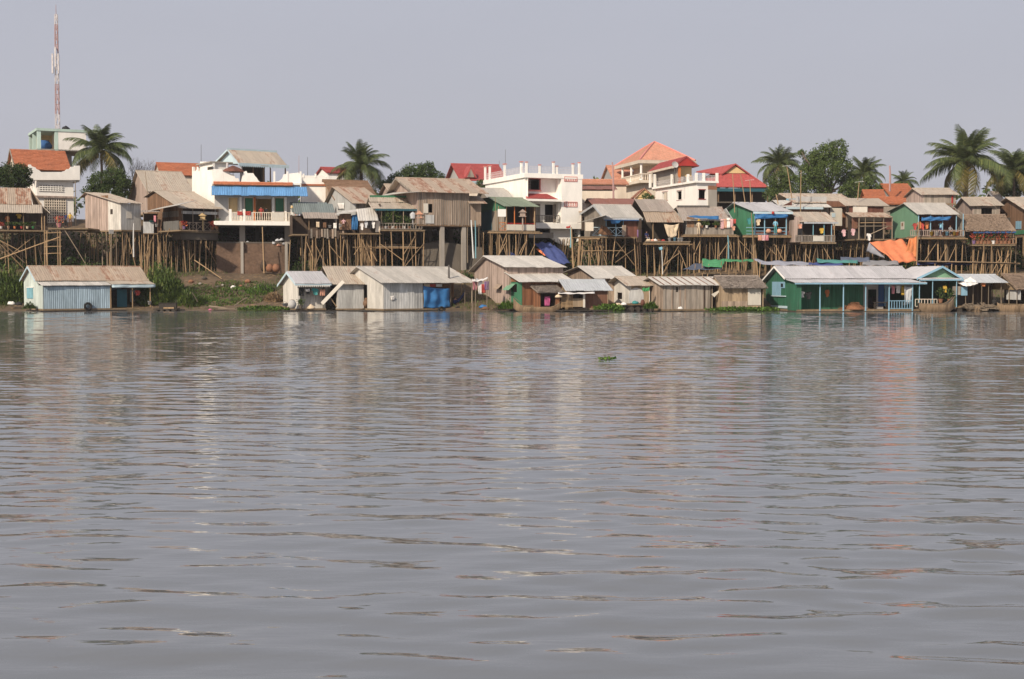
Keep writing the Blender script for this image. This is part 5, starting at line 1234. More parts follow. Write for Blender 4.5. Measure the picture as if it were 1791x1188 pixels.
for i in range(15):
    xa = h.fx(537) + (h.fx(606) - h.fx(537)) * i / 15; h.box('fence_board', xa, xa + .2, -1.0 + R.uniform(-.04, .04), -.93, -.35 + R.uniform(-.2, .1), h.fz(402 + R.uniform(-2, 2)), R.choice(['plank_grey', 'plank_warm', 'plank_dark']))
h.post(541, 0, h.fz(381), -.9, .06); h.post(588, 0, h.fz(381), -.9, .06)
h.stilts((536, 547, 552, 566, 575, 587, 603), 4, braces=4, y0=-.8, r=.09)
for i, (px, c, lb) in enumerate([(556, 'cream', 'cream'), (568, 'brown', 'brown'), (586, 'white', 'white'), (596, 'white', 'whitish')]): towel('%s cloth on the rail of the teal-roofed house' % lb, h.pt(px, 388 + i, -.95), 'c_' + c, .35, .6, group='cloths on the teal-roofed house')
bucket('grey pot on the rail of the teal-roofed house', h.pt(577, 399, -.9), 'c_silver', .18, .3)
bush('shrub', 'dark shrub filling the gap between the villa and the teal-roofed house', 527, 405, 154, 1.3, 2.0, 'leaf_dark', 350, (.4, .8), 93, 'shrub')
# --- brown tile roof and rusty gable
h = stilt_house('house with long brown tiled roof behind the rusty gable', 590, 660, 385, 315, 350, 'tile_brown', 'plank_grey', Y=163, xg=545, D=9, of=.3, gable='plank_warm', x0=-.4, yr=.42)
h = stilt_house('grey gabled house with rust-patched roof and a round white stain', 622, 670, 405, 327.5, 356, 'roof_rusty', 'plank_grey', Y=157, xg=572, D=9, of=.3, gable='sheet_grey', x0=-.4, yr=.68)
tag(cloth('wall_stain_sheet', [h.wp(*h.G(590, 356, -.06)), h.wp(*h.G(602, 355, -.06)), h.wp(*h.G(602, 366, -.06)), h.wp(*h.G(591, 367, -.06))], 'c_white', None, .0, .03, 4, 4), 'white plastic sheet pinned on the grey gable', 'sheet')
h.stilts((625, 640, 655), 3, braces=0)
lr = House('lean_to', 'thin pale lean-to roof over a bare plank room below the grey gable', 'shed', 594, 626, YS + .4, 408, a=14, D=3)
slab('roof', [lr.F(586, 375, -.6), lr.F(656, 365, -.6), lr.F(656, 362, 2.2), lr.F(600, 369, 2.2)], .06, 'roof_pale', lr.root)
lr.box('floor', 0, lr.L + 2.5, -.5, 3, -.15, 0, 'deck_wood'); lr.fbox('front_wall', 594, 374, 614, 402, .0, .08, 'plank_brown'); lr.box('back_wall', 0, lr.L + 2.5, 2.4, 2.5, 0, 2.0, 'plank_dark')
lr.stilts((596, 607, 619, 633, 636, 645, 650), 3, braces=3, r=.08, ymax=5, lean=.15)
tag(cloth('blue_curtain', [lr.pt(616, 376, -.1), lr.pt(626, 374, -.1), lr.pt(626, 402, -.1), lr.pt(615, 402, -.1)], 'tarp_blue', None, .05, .06, 8, 10), 'pale blue curtain beside the bare plank room', 'curtain')
person('person in a striped shirt sitting at the bare plank room', lr.pt(601, 398, -.2), 0, 'c_striped', 'c_brown', 1.4, 'sit'); bucket('white bowl on the ledge of the bare plank room', lr.pt(596, 397, -.4), 'c_white', .2, .25)
# small awning hut with laundry
h = House('awning_hut', 'small hut with tilted pale awning and black-and-white laundry', 'house', 637, 665, YS - 1.0, 408, a=10, D=2.6)
za, zb = h.fz(366, 0, 1.6), h.fz(386, 0, -.9)
slope((h.fx(626), 1.6, za), (h.fx(660), 1.6, za), (h.fx(626), -.9, zb), 'roof_pale', h.root)
h.box('floor', -.4, h.L, -.6, h.D, -.14, 0, 'deck_wood'); h.box('back_wall', -.4, h.L, 1.6, 1.68, 0, za - .1, 'plank_dark'); h.fbox('side_panel', 657, 387, 665, 406, -.3, -.22, 'cream')
h.stilts((628, 633, 643, 648, 659), 3, braces=2, r=.08, ymax=4)
for i, (px, c, lb) in enumerate([(633, 'white', 'white'), (640, 'silver', 'pale grey'), (646, 'black', 'black'), (653, 'white', 'long white')]):
    (shirt if i != 2 else trousers)('%s garment on the line of the tilted-awning hut' % lb, h.pt(px, 387 + (i == 0) * 3, -.75), 'c_' + c, .4, .8, 0, group='laundry of the tilted-awning hut')
# --- green-trimmed porch house
h = House('stilt_house', 'stilt house with dark green eave trim and a porch full of plants', 'house', 665, 733, YS - .3, 402, a=14, D=7.5)
yr = 3.2; zr = h.fz(345, 0, yr); zm = h.fz(353, 0, 2.0); ze = h.fz(365, 0, -.6)
slope((h.fx(645, yr), yr, zr), (h.fx(718, yr), yr, zr), (h.fx(645, yr), 2.2, zm), 'roof_beige', h.root)
h.box('ridge_trim', h.fx(647, yr), h.fx(719, yr), yr - .1, yr + .0, zr - .05, zr + .2, 'green_mid')
slope((h.fx(645, 2), 2.1, zm - .1), (h.fx(724, 2), 2.1, zm - .1), (h.fx(645, 2), -.65, ze), 'roof_beige', h.root)
h.box('fascia', h.fx(655), h.fx(734), -.75, -.7, ze - .22, ze - .02, 'teal_dark'); slope((h.fx(645, yr), yr, zr), (h.fx(718, yr), yr, zr), (h.fx(645, yr), 7.5, zr - 2), 'roof_beige', h.root, 2.5)
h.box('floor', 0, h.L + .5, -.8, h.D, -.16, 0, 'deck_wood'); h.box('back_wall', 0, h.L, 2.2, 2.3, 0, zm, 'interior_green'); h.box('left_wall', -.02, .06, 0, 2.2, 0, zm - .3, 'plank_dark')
for px in (668, 688, 706, 727): h.post(px, 0, ze, -.6, .06, 'bamboo_grey')
h.railing(665, 738, 0, .7, -.75, 'plank_grey', 'bars', .3)
h.stilts((664, 684, 705, 726, 742), 3, braces=4, y0=-.7, r=.085, lean=.08)
lintel(h, 617, 743, 433, -.7); lintel(h, 655, 727, 428, 1.0); deck(h, 660, 726, 0.2, 2.6, h.fz(430), 'bamboo_grey')
for i, px in enumerate((669, 675, 681, 687, 693, 700, 707, 716)):
    potplant('%s plant on the plant-filled porch, %s from its left end' % (['bushy', 'bushy', 'tall yellowish', 'tall', 'leafy', 'yellow-flowered', 'leafy', 'small'][i], ['first', 'second', 'third', 'fourth', 'fifth', 'sixth', 'seventh', 'eighth'][i]), h.pt(px, 401, -.5), 'leaf_olive' if i in (2, 3, 5) else 'leaf_mid', 'c_white' if i in (1, 3, 6) else 'terracotta', 1.6 if i in (1, 2, 3, 4) else 1.0, .18, 70 + i)
o = MB().lathe([(.05, 0), (.05, .9), (.3, .95), (.32, 1.4), (.05, 1.75)], n=8).build('spirit_house', 'c_silver'); o.location = h.pt(722, 398, -.5); tag(o, 'silvery round spirit shrine at the end of the plant-filled porch', 'shrine')
o = MB().box(-.06, .06, -.06, .06, 0, 1.1).box(-.35, .35, -.3, .3, 1.1, 1.16).prism([(-.42, -.35, 1.5), (.42, -.35, 1.5), (0, -.35, 1.9)], (0, .7, 0)).box(-.25, .25, -.2, .2, 1.16, 1.5).build('spirit_house', 'salmon_paint'); o.location = h.pt(734, 400, -.6); tag(o, 'peach spirit house on a post right of the plant-filled porch', 'shrine')

# --- large plank house
h = House('stilt_house', 'large weathered plank house with rust-striped roof on concrete pillars', 'house', 730, 836, YS - .2, 392, 686, 9.5)
ya = h.gy(703, 0, 312); zr = h.fz(311.5, 0, ya); zf = h.fz(336, 0, -.6)
h.gable_roof(zr, zf, 'roof_rusty', yr=ya, x0=-.7, x1=h.fx(836, ya * .5), of=.6, ob=.6, zb=h.fz(342, 0, h.D + .6), sw=.95, trim=None)
MB().prism([(-.76, ya, zr - .2), (-.76, ya, zr + .04), (-.76, -.6, zf + .04), (-.76, -.6, zf - .15)], (.05, 0, 0)).prism([(-.76, ya, zr - .2), (-.76, ya, zr + .04), (-.76, h.D + .6, h.roofdef[2] + .04), (-.76, h.D + .6, h.roofdef[2] - .2)], (.05, 0, 0)).build('barge_board', 'plank_grey', h.root)
slab('side_roof', [(-1.5, -.7, zf - .05), (-.05, -.7, zf + .05), (-.05, h.D, zf + .5), (-1.5, h.D, zf + .1)], .06, 'roof_pale', h.root)
x1 = h.fx(820)
h.box('floor', 0, h.L, 0, h.D, -.2, 0, 'timber'); h.gable_wall(0, 'plank_pink'); h.gable_wall(x1 - .08, 'plank_grey'); h.box('back_wall', .1, x1 - .1, h.D - .1, h.D, 0, h.rz(h.D) - .1, 'plank_dark')
n = 24; hl = h.hole(749, 357, 756, 372)
for i in range(n):                                    # wide vertical boards with cover strips
    xa, xb = .0 + x1 * i / n, .0 + x1 * (i + 1) / n; d = R.uniform(-.015, .015)
    zt = h.rz(0) - .02; zb_ = R.uniform(-.12, .0)
    if hl[0] < (xa + xb) / 2 < hl[1]:
        h.box('wall_board', xa, xb - .01, d, d + .06, zb_, hl[2], 'plank_warm'); h.box('wall_board', xa, xb - .01, d, d + .06, hl[3], zt, 'plank_warm')
    else: h.box('wall_board', xa, xb - .01, d, d + .06, zb_, zt, 'plank_warm')
    if not (hl[0] - .1 < xb < hl[1] + .1): h.box('cover_strip', xb - .045, xb + .035, -.05, d, zb_ - .02, zt - .02, 'plank_grey')
h.box('inner_wall', .1, x1 - .1, 1.2, 1.25, 0, h.rz(0), 'interior')
sh = h.fbox('window_shutter', 741, 356, 749, 373, -.07, -.055, 'white_dirty'); h.fbox('wall_patch', 744, 376, 759, 391, -.075, -.055, 'sheet_grey')
xa = x1; ann = h.fz(354, 0, -.5)
slope((xa - .1, 2.0, h.fz(343, xa, 2)), (xa + 1.9, 2.0, h.fz(343, xa, 2)), (xa - .1, -.6, ann), 'roof_rusty', h.root)
h.box('annex_wall', xa, xa + 1.45, .1, .18, -.1, ann, 'plank_warm'); h.box('annex_side', xa + 1.37, xa + 1.45, .2, 3, -.1, ann, 'plank_grey')
for px in (773, 811):
    x = h.fx(px, .3); h.box('pillar', x - .22, x + .22, .1, .55, h.gr(x, .3) - .5, -.2, 'concrete')
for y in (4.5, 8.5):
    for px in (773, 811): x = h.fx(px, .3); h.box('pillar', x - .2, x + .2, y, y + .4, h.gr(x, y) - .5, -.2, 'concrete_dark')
for px, a_ in ((818, 440), (838, 420)): pole('stilt', h.F(px, a_ + 20, .1), h.F(px, 392, .1), .07, 'bamboo_grey', h.root)
tag(pole('white_pipe', W(828, 452, YS - .6), W(824, 385, YS - .4), .09, 'pipe_white'), 'white drain pipe at the right corner of the large plank house', 'pipe'); tag(pole('grey_pipe', W(832, 452, YS - .4), W(831, 386, YS - .4), .08, 'pipe_blue'), 'bluish drain pipe beside the white drain pipe', 'pipe')
ew = MB()
rb = empty('earth_wall', W(790, 470, 154.5), math.radians(8), 'dark sloping earth wall below the large plank house', 'wall'); MB().prism([(-3.2, 0, -.6), (3.6, 0, -.6), (3.6, .3, 1.2), (3.4, .8, 2.3), (-1.2, .8, 3.0), (-3.2, .6, 2.7)], (0, 2.5, 0)).build('wall_face', 'concrete_dark', rb)
o = stilt_house('small rust-roofed gable behind the left end of the large plank house', 686, 702, 350, 322.5, 338, 'roof_rusty', 'plank_pink', Y=168, xg=668, D=5, of=.3)

# --- green gable house left of white building
h = House('stilt_house', 'stilt house with green gable and orange porch posts by the white building', 'house', 885, 937, YS - .4, 404, 842, 8.5)
ya = h.gy(859); zr = h.fz(346, 0, ya); zf = h.fz(361, 0, -.5)
h.gable_roof(zr, zf, 'roof_green', yr=ya, x0=-.3, x1=h.L + .3, of=.5, ob=.2, zb=h.fz(349, 0, h.D + .2))
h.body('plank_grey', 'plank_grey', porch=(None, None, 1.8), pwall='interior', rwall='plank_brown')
zl = h.fz(366); MB().prism([(-.03, 0, zl), (-.03, h.D, zl), (-.03, h.D, h.rz(h.D)), (-.03, ya, h.rz(ya)), (-.03, 0, h.rz(0))], (.025, 0, 0)).build('gable_cladding', 'green_mid', h.root)
h.gbox('dark_cladding', 842, 368, 860, 404, -.03, -.006, 'teal_dark'); h.fbox('sign_board', 871, 366, 885, 379, -.25, -.18, 'white')
for px, m_ in ((872, 'bamboo'), (886, 'bamboo'), (900, 'orange_paint'), (919, 'orange_paint'), (935, 'bamboo')): h.post(px, 0, h.rz(0), -.12, .07, m_)
h.railing(886, 936, 0, .85, -.1, 'red_paint', 'bars', .2); h.fbox('rail_cloth', 886, 393, 936, 403, -.2, -.14, 'c_white' if False else 'white_dirty'); h.railing(872, 886, 0, .9, -.1, 'orange_paint', 'cross')
deck(h, 858, 944, -.7, .0, -.02); h.stilts((861, 873, 886, 890, 902, 918, 921, 935), 4, braces=6, y0=-.5, r=.08, lean=.1)
tag(pole('thin_pole', W(868, 404, YS - 1.2), W(866, 346, YS - 1.2), .04), 'thin bamboo pole before the green gable', 'pole')
o = MB().box(-.07, .07, -.07, .07, 0, 1.5).box(-.4, .4, -.3, .3, 1.5, 1.57).box(-.28, .28, -.2, .2, 1.57, 1.95).prism([(-.45, -.35, 1.95), (.45, -.35, 1.95), (0, -.35, 2.3)], (0, .7, 0)).build('spirit_house', 'plank_pink'); o.location = h.pt(914, 404, -.5); tag(o, 'wooden spirit house on a post before the orange porch posts', 'shrine')
bush('shrub', 'dry pinkish shrub among the stilts of the green gable house', 872, 433, YS + .5, .8, 1.6, 'dry_straw', 200, (.4, .8), 94, 'shrub')
r_ = stilt_house('plain grey-roofed house between the plank house and the white building', 856, 892, 375, 330, 346, 'roof_grey', 'plank_grey', Y=160, xg=836, D=8, of=.3)

# --- white building
h = House('white_building', 'bright white flat-roofed building with parapet posts and red awning', 'building', 918, 1016, 158.5, 390, 849, 12.5)
L, D = h.L, h.D; zt = h.fz(303, 0, 0); zs = h.fz(311)
xp = h.fx(980); zfl = h.fz(348)
hw = h.hole(919, 313, 944, 332, 1.0)
h.box('side_wall', 0, .25, 0, D, -.3, zs - .005, 'white'); h.box('right_wall', L - .2, L, .22, D, -2, zs, 'white'); h.box('back_wall', .3, L - .3, D - .2, D, 0, zs, 'white')
h.box('floor', -.0, L, -.35, D, -.6, -.0, 'white'); h.box('roof_slab', -.2, L + .1, -.35, D + .2, zs, zt, 'white')
h.box('front_pier', xp, L - .0, -.3, .2, -.1, zs - .005, 'white'); h.box('corner_column', .26, h.fx(919.5, -.3) + .25, -.3, .9, 0.01, zs - .005, 'white')
hd = h.hole(953, 358, 968, 389, 1.0)
holes_wall(.26, xp, 0, zs, [hw, hd], .2, 'x', 1.0).build('front_wall', 'white', h.root); h.box('recess_wall', xp - .15, xp - .003, .21, 1.0, 0, zs - .006, 'white')
h.box('inner_wall', .3, L - .3, 3.5, 3.6, 0, zs, 'interior'); h.box('mid_floor', .3, xp, 1.25, 3.4, zfl - .3, zfl - .1, 'interior')
w_ = h.fbox('window', 917, 311.5, 946, 313, .9, .998, 'red_paint'); h.fbox('frame', 917, 332, 947, 334, .85, .998, 'pink_trim', w_); h.fbox('frame', 944, 313, 945.5, 332, .9, .998, 'red_paint', w_); h.fbox('frame', 917.4, 313, 919, 332, .9, .998, 'red_paint', w_)
for k in range(5): h.fbox('grille_bar', 920 + k * 1.9, 313, 920.6 + k * 1.9, 332, 1.05, 1.1, 'grille', w_)
for k in range(4): h.fbox('grille_bar', 919, 316 + k * 4.4, 928.5, 316.6 + k * 4.4, 1.02, 1.05, 'grille', w_)
xa, xb = .1, h.fx(974, -.2); za, zb = h.fz(338.5, 0, 1.0), h.fz(347, 0, -.6)
slope((xa + .4, .95, za), (xb - .7, .95, za), (xa + .4, -.7, zb), 'tile_red', h.root, name='awning_tiles'); slab('awning_hip', [(xb - .7, .95, za), (xb - .7, -.7, zb), (xb - .1, -.7, zb)], .08, 'tile_red', h.root); slab('awning_hip', [(xa + .4, .95, za), (xa + .4, -.7, zb), (xa - .2, -.7, zb)], .08, 'tile_red', h.root)
h.box('awning_slab', xa - .2, xb + .5, -.8, .95, zb - .3, zb - .06, 'white'); h.box('awning_edge', xb + .3, xb + .5, -.85, -.81, zb - .35, zb + .35, 'white')
h.fbox('door_frame', 968, 358, 970, 389, .9, .998, 'plank_warm'); h.fbox('wall_panel', 971, 358, 978, 389, .92, .998, 'plank_grey'); h.fbox('wall_panel', 937, 357, 945, 389, .92, .998, 'plank_grey')
h.railing(936, 978, .02, .9, -.2, 'iron', 'bars', .18)
# decorative vent blocks on the pier
for (p0, q0, p1, q1) in ((987, 309, 1010, 317.5), (987, 353, 1010, 362)):
    f = h.fbox('vent_frame', p0, q0, p1, q0 + 1, -.36, -.302, 'pink_trim'); h.fbox('frame', p0, q1 - 1, p1, q1, -.36, -.302, 'pink_trim', f); h.fbox('frame', p0, q0 + 1.02, p0 + 1, q1 - 1.02, -.36, -.302, 'pink_trim', f); h.fbox('frame', p1 - 1, q0 + 1.02, p1, q1 - 1.02, -.36, -.302, 'pink_trim', f)
    for r2 in range(2):
        for k in range(5): h.fbox('vent_hole', p0 + 2.2 + k * 4.1, q0 + 1.8 + r2 * 3.1, p0 + 4.6 + k * 4.1, q0 + 3.9 + r2 * 3.1, -.32, -.303, 'pink_trim', f)
zp = zt
for px, py in ((921, 283), (944, 288), (968, 283), (974, 290), (1002, 286), (1013, 284)):
    x = h.fx(px, -.2); z2 = h.fz(py, x, -.2); o = h.box('parapet_post', x - .11, x + .11, -.27, -.05, zp, z2 - .1, 'white'); h.box('post_cap', x - .15, x + .15, -.31, -.01, z2 - .098, z2, 'pink_trim', o)
for px, py in ((848, 292), (856, 291), (882, 288), (911, 284)):
    y = h.gy(px); z2 = h.fz(py, 0, y); o = h.box('parapet_post', -.06, .16, y - .11, y + .11, zp, z2, 'white'); h.box('post_cap', -.15, .25, y - .2, y + .2, z2 + .002, z2 + .1, 'pink_trim', o)
b = MB(); zr1 = h.fz(291)
for k in range(3): z = zp + (zr1 - zp) * (k + 1) / 3; b.tube((0, -.15, z), (L, -.15, z), .025, n=4); b.tube((.05, 0, z), (.05, D, z), .025, n=4)
for k in range(40): x = L * k / 40; b.tube((x, -.15, zp), (x, -.15, zr1), .012, n=3)
for k in range(70): y = D * k / 70; b.tube((.05, y, zp), (.05, y, zr1), .012, n=3)
b.build('parapet_railing', 'mast_white', h.root)['kind'] = 'stuff'
# ground floor: recessed pale wall
xl0, xl1 = h.fx(962, .5), h.fx(1000, .5); MB().prism([h.F(962, 398, .5), h.F(1001, 398, .5), h.F(1000, 428, .5), h.F(988, 430, .5), h.F(974, 424, .5), h.F(962, 416, .5)], (0, .3, 0)).build('lower_wall', 'white', h.root)
h.box('column', xp + .2, xp + .6, .9, 1.3, -5, -.6, 'concrete'); h.box('lower_room', .3, L - .3, 3, 3.2, -4, -.6, 'interior')
pole('antenna', W(883, 300, 165) - Vector(h.root.location) if False else (1.0, D - 2, zt), (1.0, D - 2, zt + 2.2), .025, 'iron', h.root)
h.fbox('grey_panel', 925, 407, 968, 416, .1, .2, 'concrete')
Hwhite = h
b = cloth('tarpaulin', [W(932, 427, 155), W(970, 428, 156), W(1001, 462, 152.5), W(975, 466, 151.8)], 'tarp_navy', None, -.25, .14, 18, 14, 5); tag(b, 'large blue tarpaulin over the slope below the white building', 'tarpaulin')
b = cloth('tarpaulin', [W(936, 436, 154.7), W(941, 434, 154.7), W(957, 446, 153.6), W(953, 448, 153.6)], 'tarp_orange', None, .0, .06, 8, 6, 5); tag(b, 'narrow orange strip on the blue tarpaulin', 'tarpaulin')
b = cloth('tarpaulin', [W(889, 440, 153.5), W(898, 443, 153.3), W(906, 448, 152.6), W(888, 448, 152.6)], 'tarp_navy', None, .0, .08, 8, 6, 2); tag(b, 'small blue tarpaulin under the green gable house', 'tarpaulin')
tag(pole('blue_pole', W(998, 433, 154.5), W(998, 399, 154.5), .1, 'pipe_blue'), 'blue painted pole below the white building', 'pole'); tag(pole('flag_pole', W(1003, 470, 152), W(999, 397, 152.5), .09), 'tall bamboo pole with a red flag before the white building', 'pole')
tag(cloth('flag', [W(991, 396, 152.4), W(998, 394, 152.4), W(997, 399, 152.4), W(990, 399, 152.4)], 'c_red', None, .05, .05, 5, 4), 'small red flag on the bamboo pole by the white building', 'flag')
rk = MB()

# ================================================================== right half of the stilt row
# --- blue-trimmed house with crossed railing
h = House('stilt_house', 'stilt house with blue-trimmed grey roof and crossed blue railing', 'house', 1060, 1116, YS - .6, 414, 1022, 8)
ya = h.gy(1044, 0, 359); zr = h.fz(358.5, 0, ya); zf = h.fz(381, 0, -.5)
h.gable_roof(zr, zf, 'roof_grey', yr=ya, x0=-.4, x1=h.L + .3, of=.5, ob=.4, zb=h.fz(374, 0, h.D + .4), trim='roof_bluegrey')
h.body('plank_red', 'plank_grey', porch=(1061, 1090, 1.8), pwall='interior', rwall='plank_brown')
h.box('eave_board', -.4, h.L + .2, -.62, -.57, zf - .3, zf - .21, 'blue_dark')
sl = [h.G(1060, 379, -1.2), h.G(1020, 390, -1.2)]
slab('side_roof', [(-1.9, sl[0].y, sl[0].z), (-.05, sl[0].y, sl[0].z + .5), (-.05, sl[1].y, sl[1].z + .5), (-1.9, sl[1].y, sl[1].z)], .06, 'roof_pale', h.root)
for px in (1060, 1077, 1090): h.post(px, 0, h.rz(0), -.1, .06, 'blue_light')
deck(h, 1017, 1044, -1.2, 1.0, -.05); h.railing(1036, 1092, .05, 1.0, -.15, 'blue_pale', 'cross')
h.fbox('side_panel', 1024, 389, 1038, 404, -.9, -.84, 'cream'); h.box('side_deck', h.fx(1022), 0, -.5, 2.5, -.16, -.02, 'deck_wood')
h.stilts((1013, 1020, 1029, 1038, 1045, 1052, 1060, 1076, 1093, 1109), 3, braces=8, y0=-.4, r=.085, lean=.35); lintel(h, 1018, 1090, 439, -.5); lintel(h, 1000, 1043, 416, -1.2)
tag(cloth('brown_sail', [h.pt(1052, 393, -.6), h.pt(1060, 396, -.7), h.pt(1073, 412, -.6), h.pt(1046, 409, -.6)], 'c_brown', None, .1, .06), 'brown cloth slung over the crossed blue railing', 'cloth')
tag(cloth('blue_rag', [h.pt(1068, 384, -.55), h.pt(1086, 384, -.55), h.pt(1084, 390, -.55), h.pt(1069, 391, -.55)], 'tarp_blue', None, .1, .06, 8, 5), 'blue rag under the eave of the blue-trimmed house', 'cloth')
tag(cloth('purple_cloth', [h.pt(1114, 402, -.3), h.pt(1123, 401, -.3), h.pt(1122, 415, -.3), h.pt(1115, 416, -.3)], 'c_purple', None, .05, .06, 6, 6), 'dull purple cloth right of the dark red plank wall', 'laundry')
o = h.fbox('rail_board', 1088, 394, 1095, 412, -.25, -.2, 'plank_warm')
# --- long grey roof with cloth awning
h = House('stilt_house', 'stilt house with broad plain grey-brown roof and a hanging cream sheet', 'house', 1130, 1196, YS - .9, 424, a=10, D=8)
zr = h.fz(349, 0, 4.5); zf = h.fz(388.5, 0, -.6); xa = h.fx(1112, 4.0)
slope((xa, 4.5, zr), (h.fx(1163, 4.5), 4.5, zr), (xa, 1.0, h.fz(370, 0, 1.0)), 'roof_old', h.root); slope((xa, 1.1, h.fz(370, 0, 1.0) - .05), (h.fx(1182, 1), 1.1, h.fz(370, 0, 1.0) - .05), (xa, -.6, zf), 'roof_brown', h.root)
slab('roof_edge', [(h.fx(1163, 4.5), 4.5, zr), (h.fx(1182, 1), 1.0, h.fz(370, 0, 1.0)), (h.fx(1196, -.6), -.6, zf), (h.fx(1180, -.6), -.6, zf + .01), (h.fx(1160, 4), 4.3, zr - .1)], .06, 'roof_brown', h.root)
slope((xa, 4.5, zr), (h.fx(1163, 4.5), 4.5, zr), (xa, 8, zr - 2), 'roof_old', h.root, 2.5)
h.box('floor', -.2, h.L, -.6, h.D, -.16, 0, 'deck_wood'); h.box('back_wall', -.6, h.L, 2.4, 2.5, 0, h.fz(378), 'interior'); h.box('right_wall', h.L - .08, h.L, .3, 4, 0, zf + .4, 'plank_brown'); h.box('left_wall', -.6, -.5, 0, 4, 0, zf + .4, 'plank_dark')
for px in (1142, 1187): h.post(px, 0, zf, -.4, .06)
deck(h, 1130, 1206, -1.1, -.5, -.02); lintel(h, 1128, 1208, 423, -1.15, 'bamboo_grey')
h.stilts((1130, 1143, 1160, 1167, 1187, 1202), 4, braces=4, y0=-.8, r=.08, lean=.15)
tag(cloth('hanging_sheet', [h.pt(1161, 391, -.5), h.pt(1188, 391, -.5), h.pt(1183, 413, -.5), h.pt(1168, 414, -.5)], 'c_cream', None, .18, .1, 12, 10, 7), 'large cream sheet hanging in the porch below the broad grey-brown roof', 'sheet')
for i, (px, c, s_, lb) in enumerate([(1134, 'cream', .35, 'cream'), (1141, 'peach', .3, 'peach'), (1146, 'white', .34, 'white'), (1152, 'brown', .32, 'brown'), (1160, 'red', .26, 'red')]): sack('%s bundle on the deck edge below the cream sheet' % lb, h.pt(px, 422, -.9), 'c_' + c, s_, 0, 'bundles on the deck edge')
for px, lb in ((1171, 'leftmost'), (1180, 'second'), (1187, 'third'), (1192, 'rightmost')): bucket('pale water canister on the deck edge, %s of the row under the cream sheet' % lb, h.pt(px, 423, -.95), 'c_white' if px != 1180 else 'c_skyblue', .17, .4, 'canister', 'canister', 'canisters on the deck edge')
person('person in a dark shirt crouching in the shade of the broad grey-brown roof', h.pt(1131, 422, -.4), .4, 'c_navy', 'c_grey', 1.45, 'sit')
tag(cloth('rag_on_stick', [W(1152, 433, YS - 1.5), W(1158, 431, YS - 1.5), W(1159, 437, YS - 1.5), W(1154, 438, YS - 1.5)], 'c_skyblue', None, .03, .03, 4, 4), 'pale blue rag on a stick below the deck', 'rag'); tag(pole('white_pipe', W(1159, 480, YS - 1.5), W(1157, 438, YS - 1.5), .05, 'pipe_white'), 'thin white pipe below the pale blue rag', 'pipe')
# red-brown roofs behind
for (pa, pb, pt_, pbm, Yb, lb, m_) in ((1040, 1118, 347.5, 359, 160, 'low house with dark red-brown roof right of the white building', 'roof_redrust'), (1017, 1050, 356, 372, 160.5, 'small house with dark brown roof touching the white building', 'roof_brown')):
    q = House('house', lb, 'house', pa, pb, Yb, 372, a=8, D=6); zt = q.fz(pt_, 0, 3); ze_ = q.fz(pbm, 0, -.3)
    slope((-.3, 3, zt), (q.L + .3, 3, zt), (-.3, -.3, ze_), m_, q.root); slope((-.3, 3, zt), (q.L + .3, 3, zt), (-.3, 6.3, ze_), m_, q.root, 2.5)
    q.box('front_wall', 0, q.L, 0, .1, -2, ze_ - .02, 'plank_dark'); q.box('side_wall', 0, .1, .1, 6, -2, ze_, 'plank_grey')
# --- grey house with blue strip awning
h = House('stilt_house', 'grey stilt house with blue plastic strip awning and striped laundry', 'house', 1200, 1283, YS - .2, 410, 1178, 7.5)
ya = h.gy(1189, 0, 363); zr = h.fz(363, 0, ya); ze_ = h.fz(386, 0, -.4)
h.gable_roof(zr, ze_, 'roof_old', yr=ya, x0=-.4, x1=h.fx(1262, ya), of=.4, ob=.4, zb=h.fz(372, 0, h.D))
h.box('ridge_trim', -.3, h.fx(1240, ya), ya - .15, ya - .05, zr, zr + .22, 'iron')
slab('roof_edge', [(h.fx(1262, ya) - .2, ya, zr), (h.fx(1262, ya) - .2, -.4, ze_), (h.fx(1282, -.4), -.4, ze_ - .1)], .06, 'roof_old', h.root)
h.body('plank_grey', 'sheet_grey', porch=(1226, None, 1.6), pwall='interior')
cloth('strip_awning', [h.F(1201, 377, -.5), h.F(1257, 378, -.5), h.F(1257, 384, -.7), h.F(1212, 380.5, -.7)], 'tarp_blue', h.root, .03, .04)
h.fbox('plank_panel', 1201, 380, 1214, 399, -.06, -.01, 'plank_brown'); h.fbox('rail_wall', 1200, 398, 1283, 410, -.3, -.22, 'plank_grey')
for px in (1225, 1258): h.post(px, 0, h.rz(0), -.2, .06, 'bamboo_grey')
deck(h, 1196, 1288, -.6, .1, -.02); h.stilts((1205, 1214, 1225, 1242, 1251, 1257, 1273, 1283), 4, braces=4, r=.085, lean=.12)
tag(pole('blue_pipe', W(1274, 455, YS - .8), W(1273, 412, YS - .8), .09, 'pipe_blue'), 'pale blue pipe among the stilts below the striped laundry', 'pipe')
for i, (px, c, lb, hh) in enumerate([(1263, 'striped', 'red-striped', 1.1), (1268, 'peach', 'peach', 1.0), (1274, 'white', 'white', 1.1), (1279, 'striped', 'second red-striped', .9), (1284, 'red', 'dark red', .5)]):
    towel('%s cloth on the line between the grey and the green stilt house' % lb, h.pt(px, 383 if c != 'white' else 381, -.4), 'c_' + c, .38, hh, group='striped laundry by the green stilt house')
shirt('peach shirt below the striped laundry', h.pt(1283, 395, -.5), 'c_peach', .45, .55)
person('person in a cream shirt leaning at the rail under the blue strip awning', h.pt(1222, 411, -.7), .2, 'c_cream', 'c_cream', 1.55, 'stand', 'c_yellow'); person('person in a brown shirt behind the rail under the blue strip awning', h.pt(1231, 409, .4), -.2, 'c_brown', 'c_grey', 1.5)
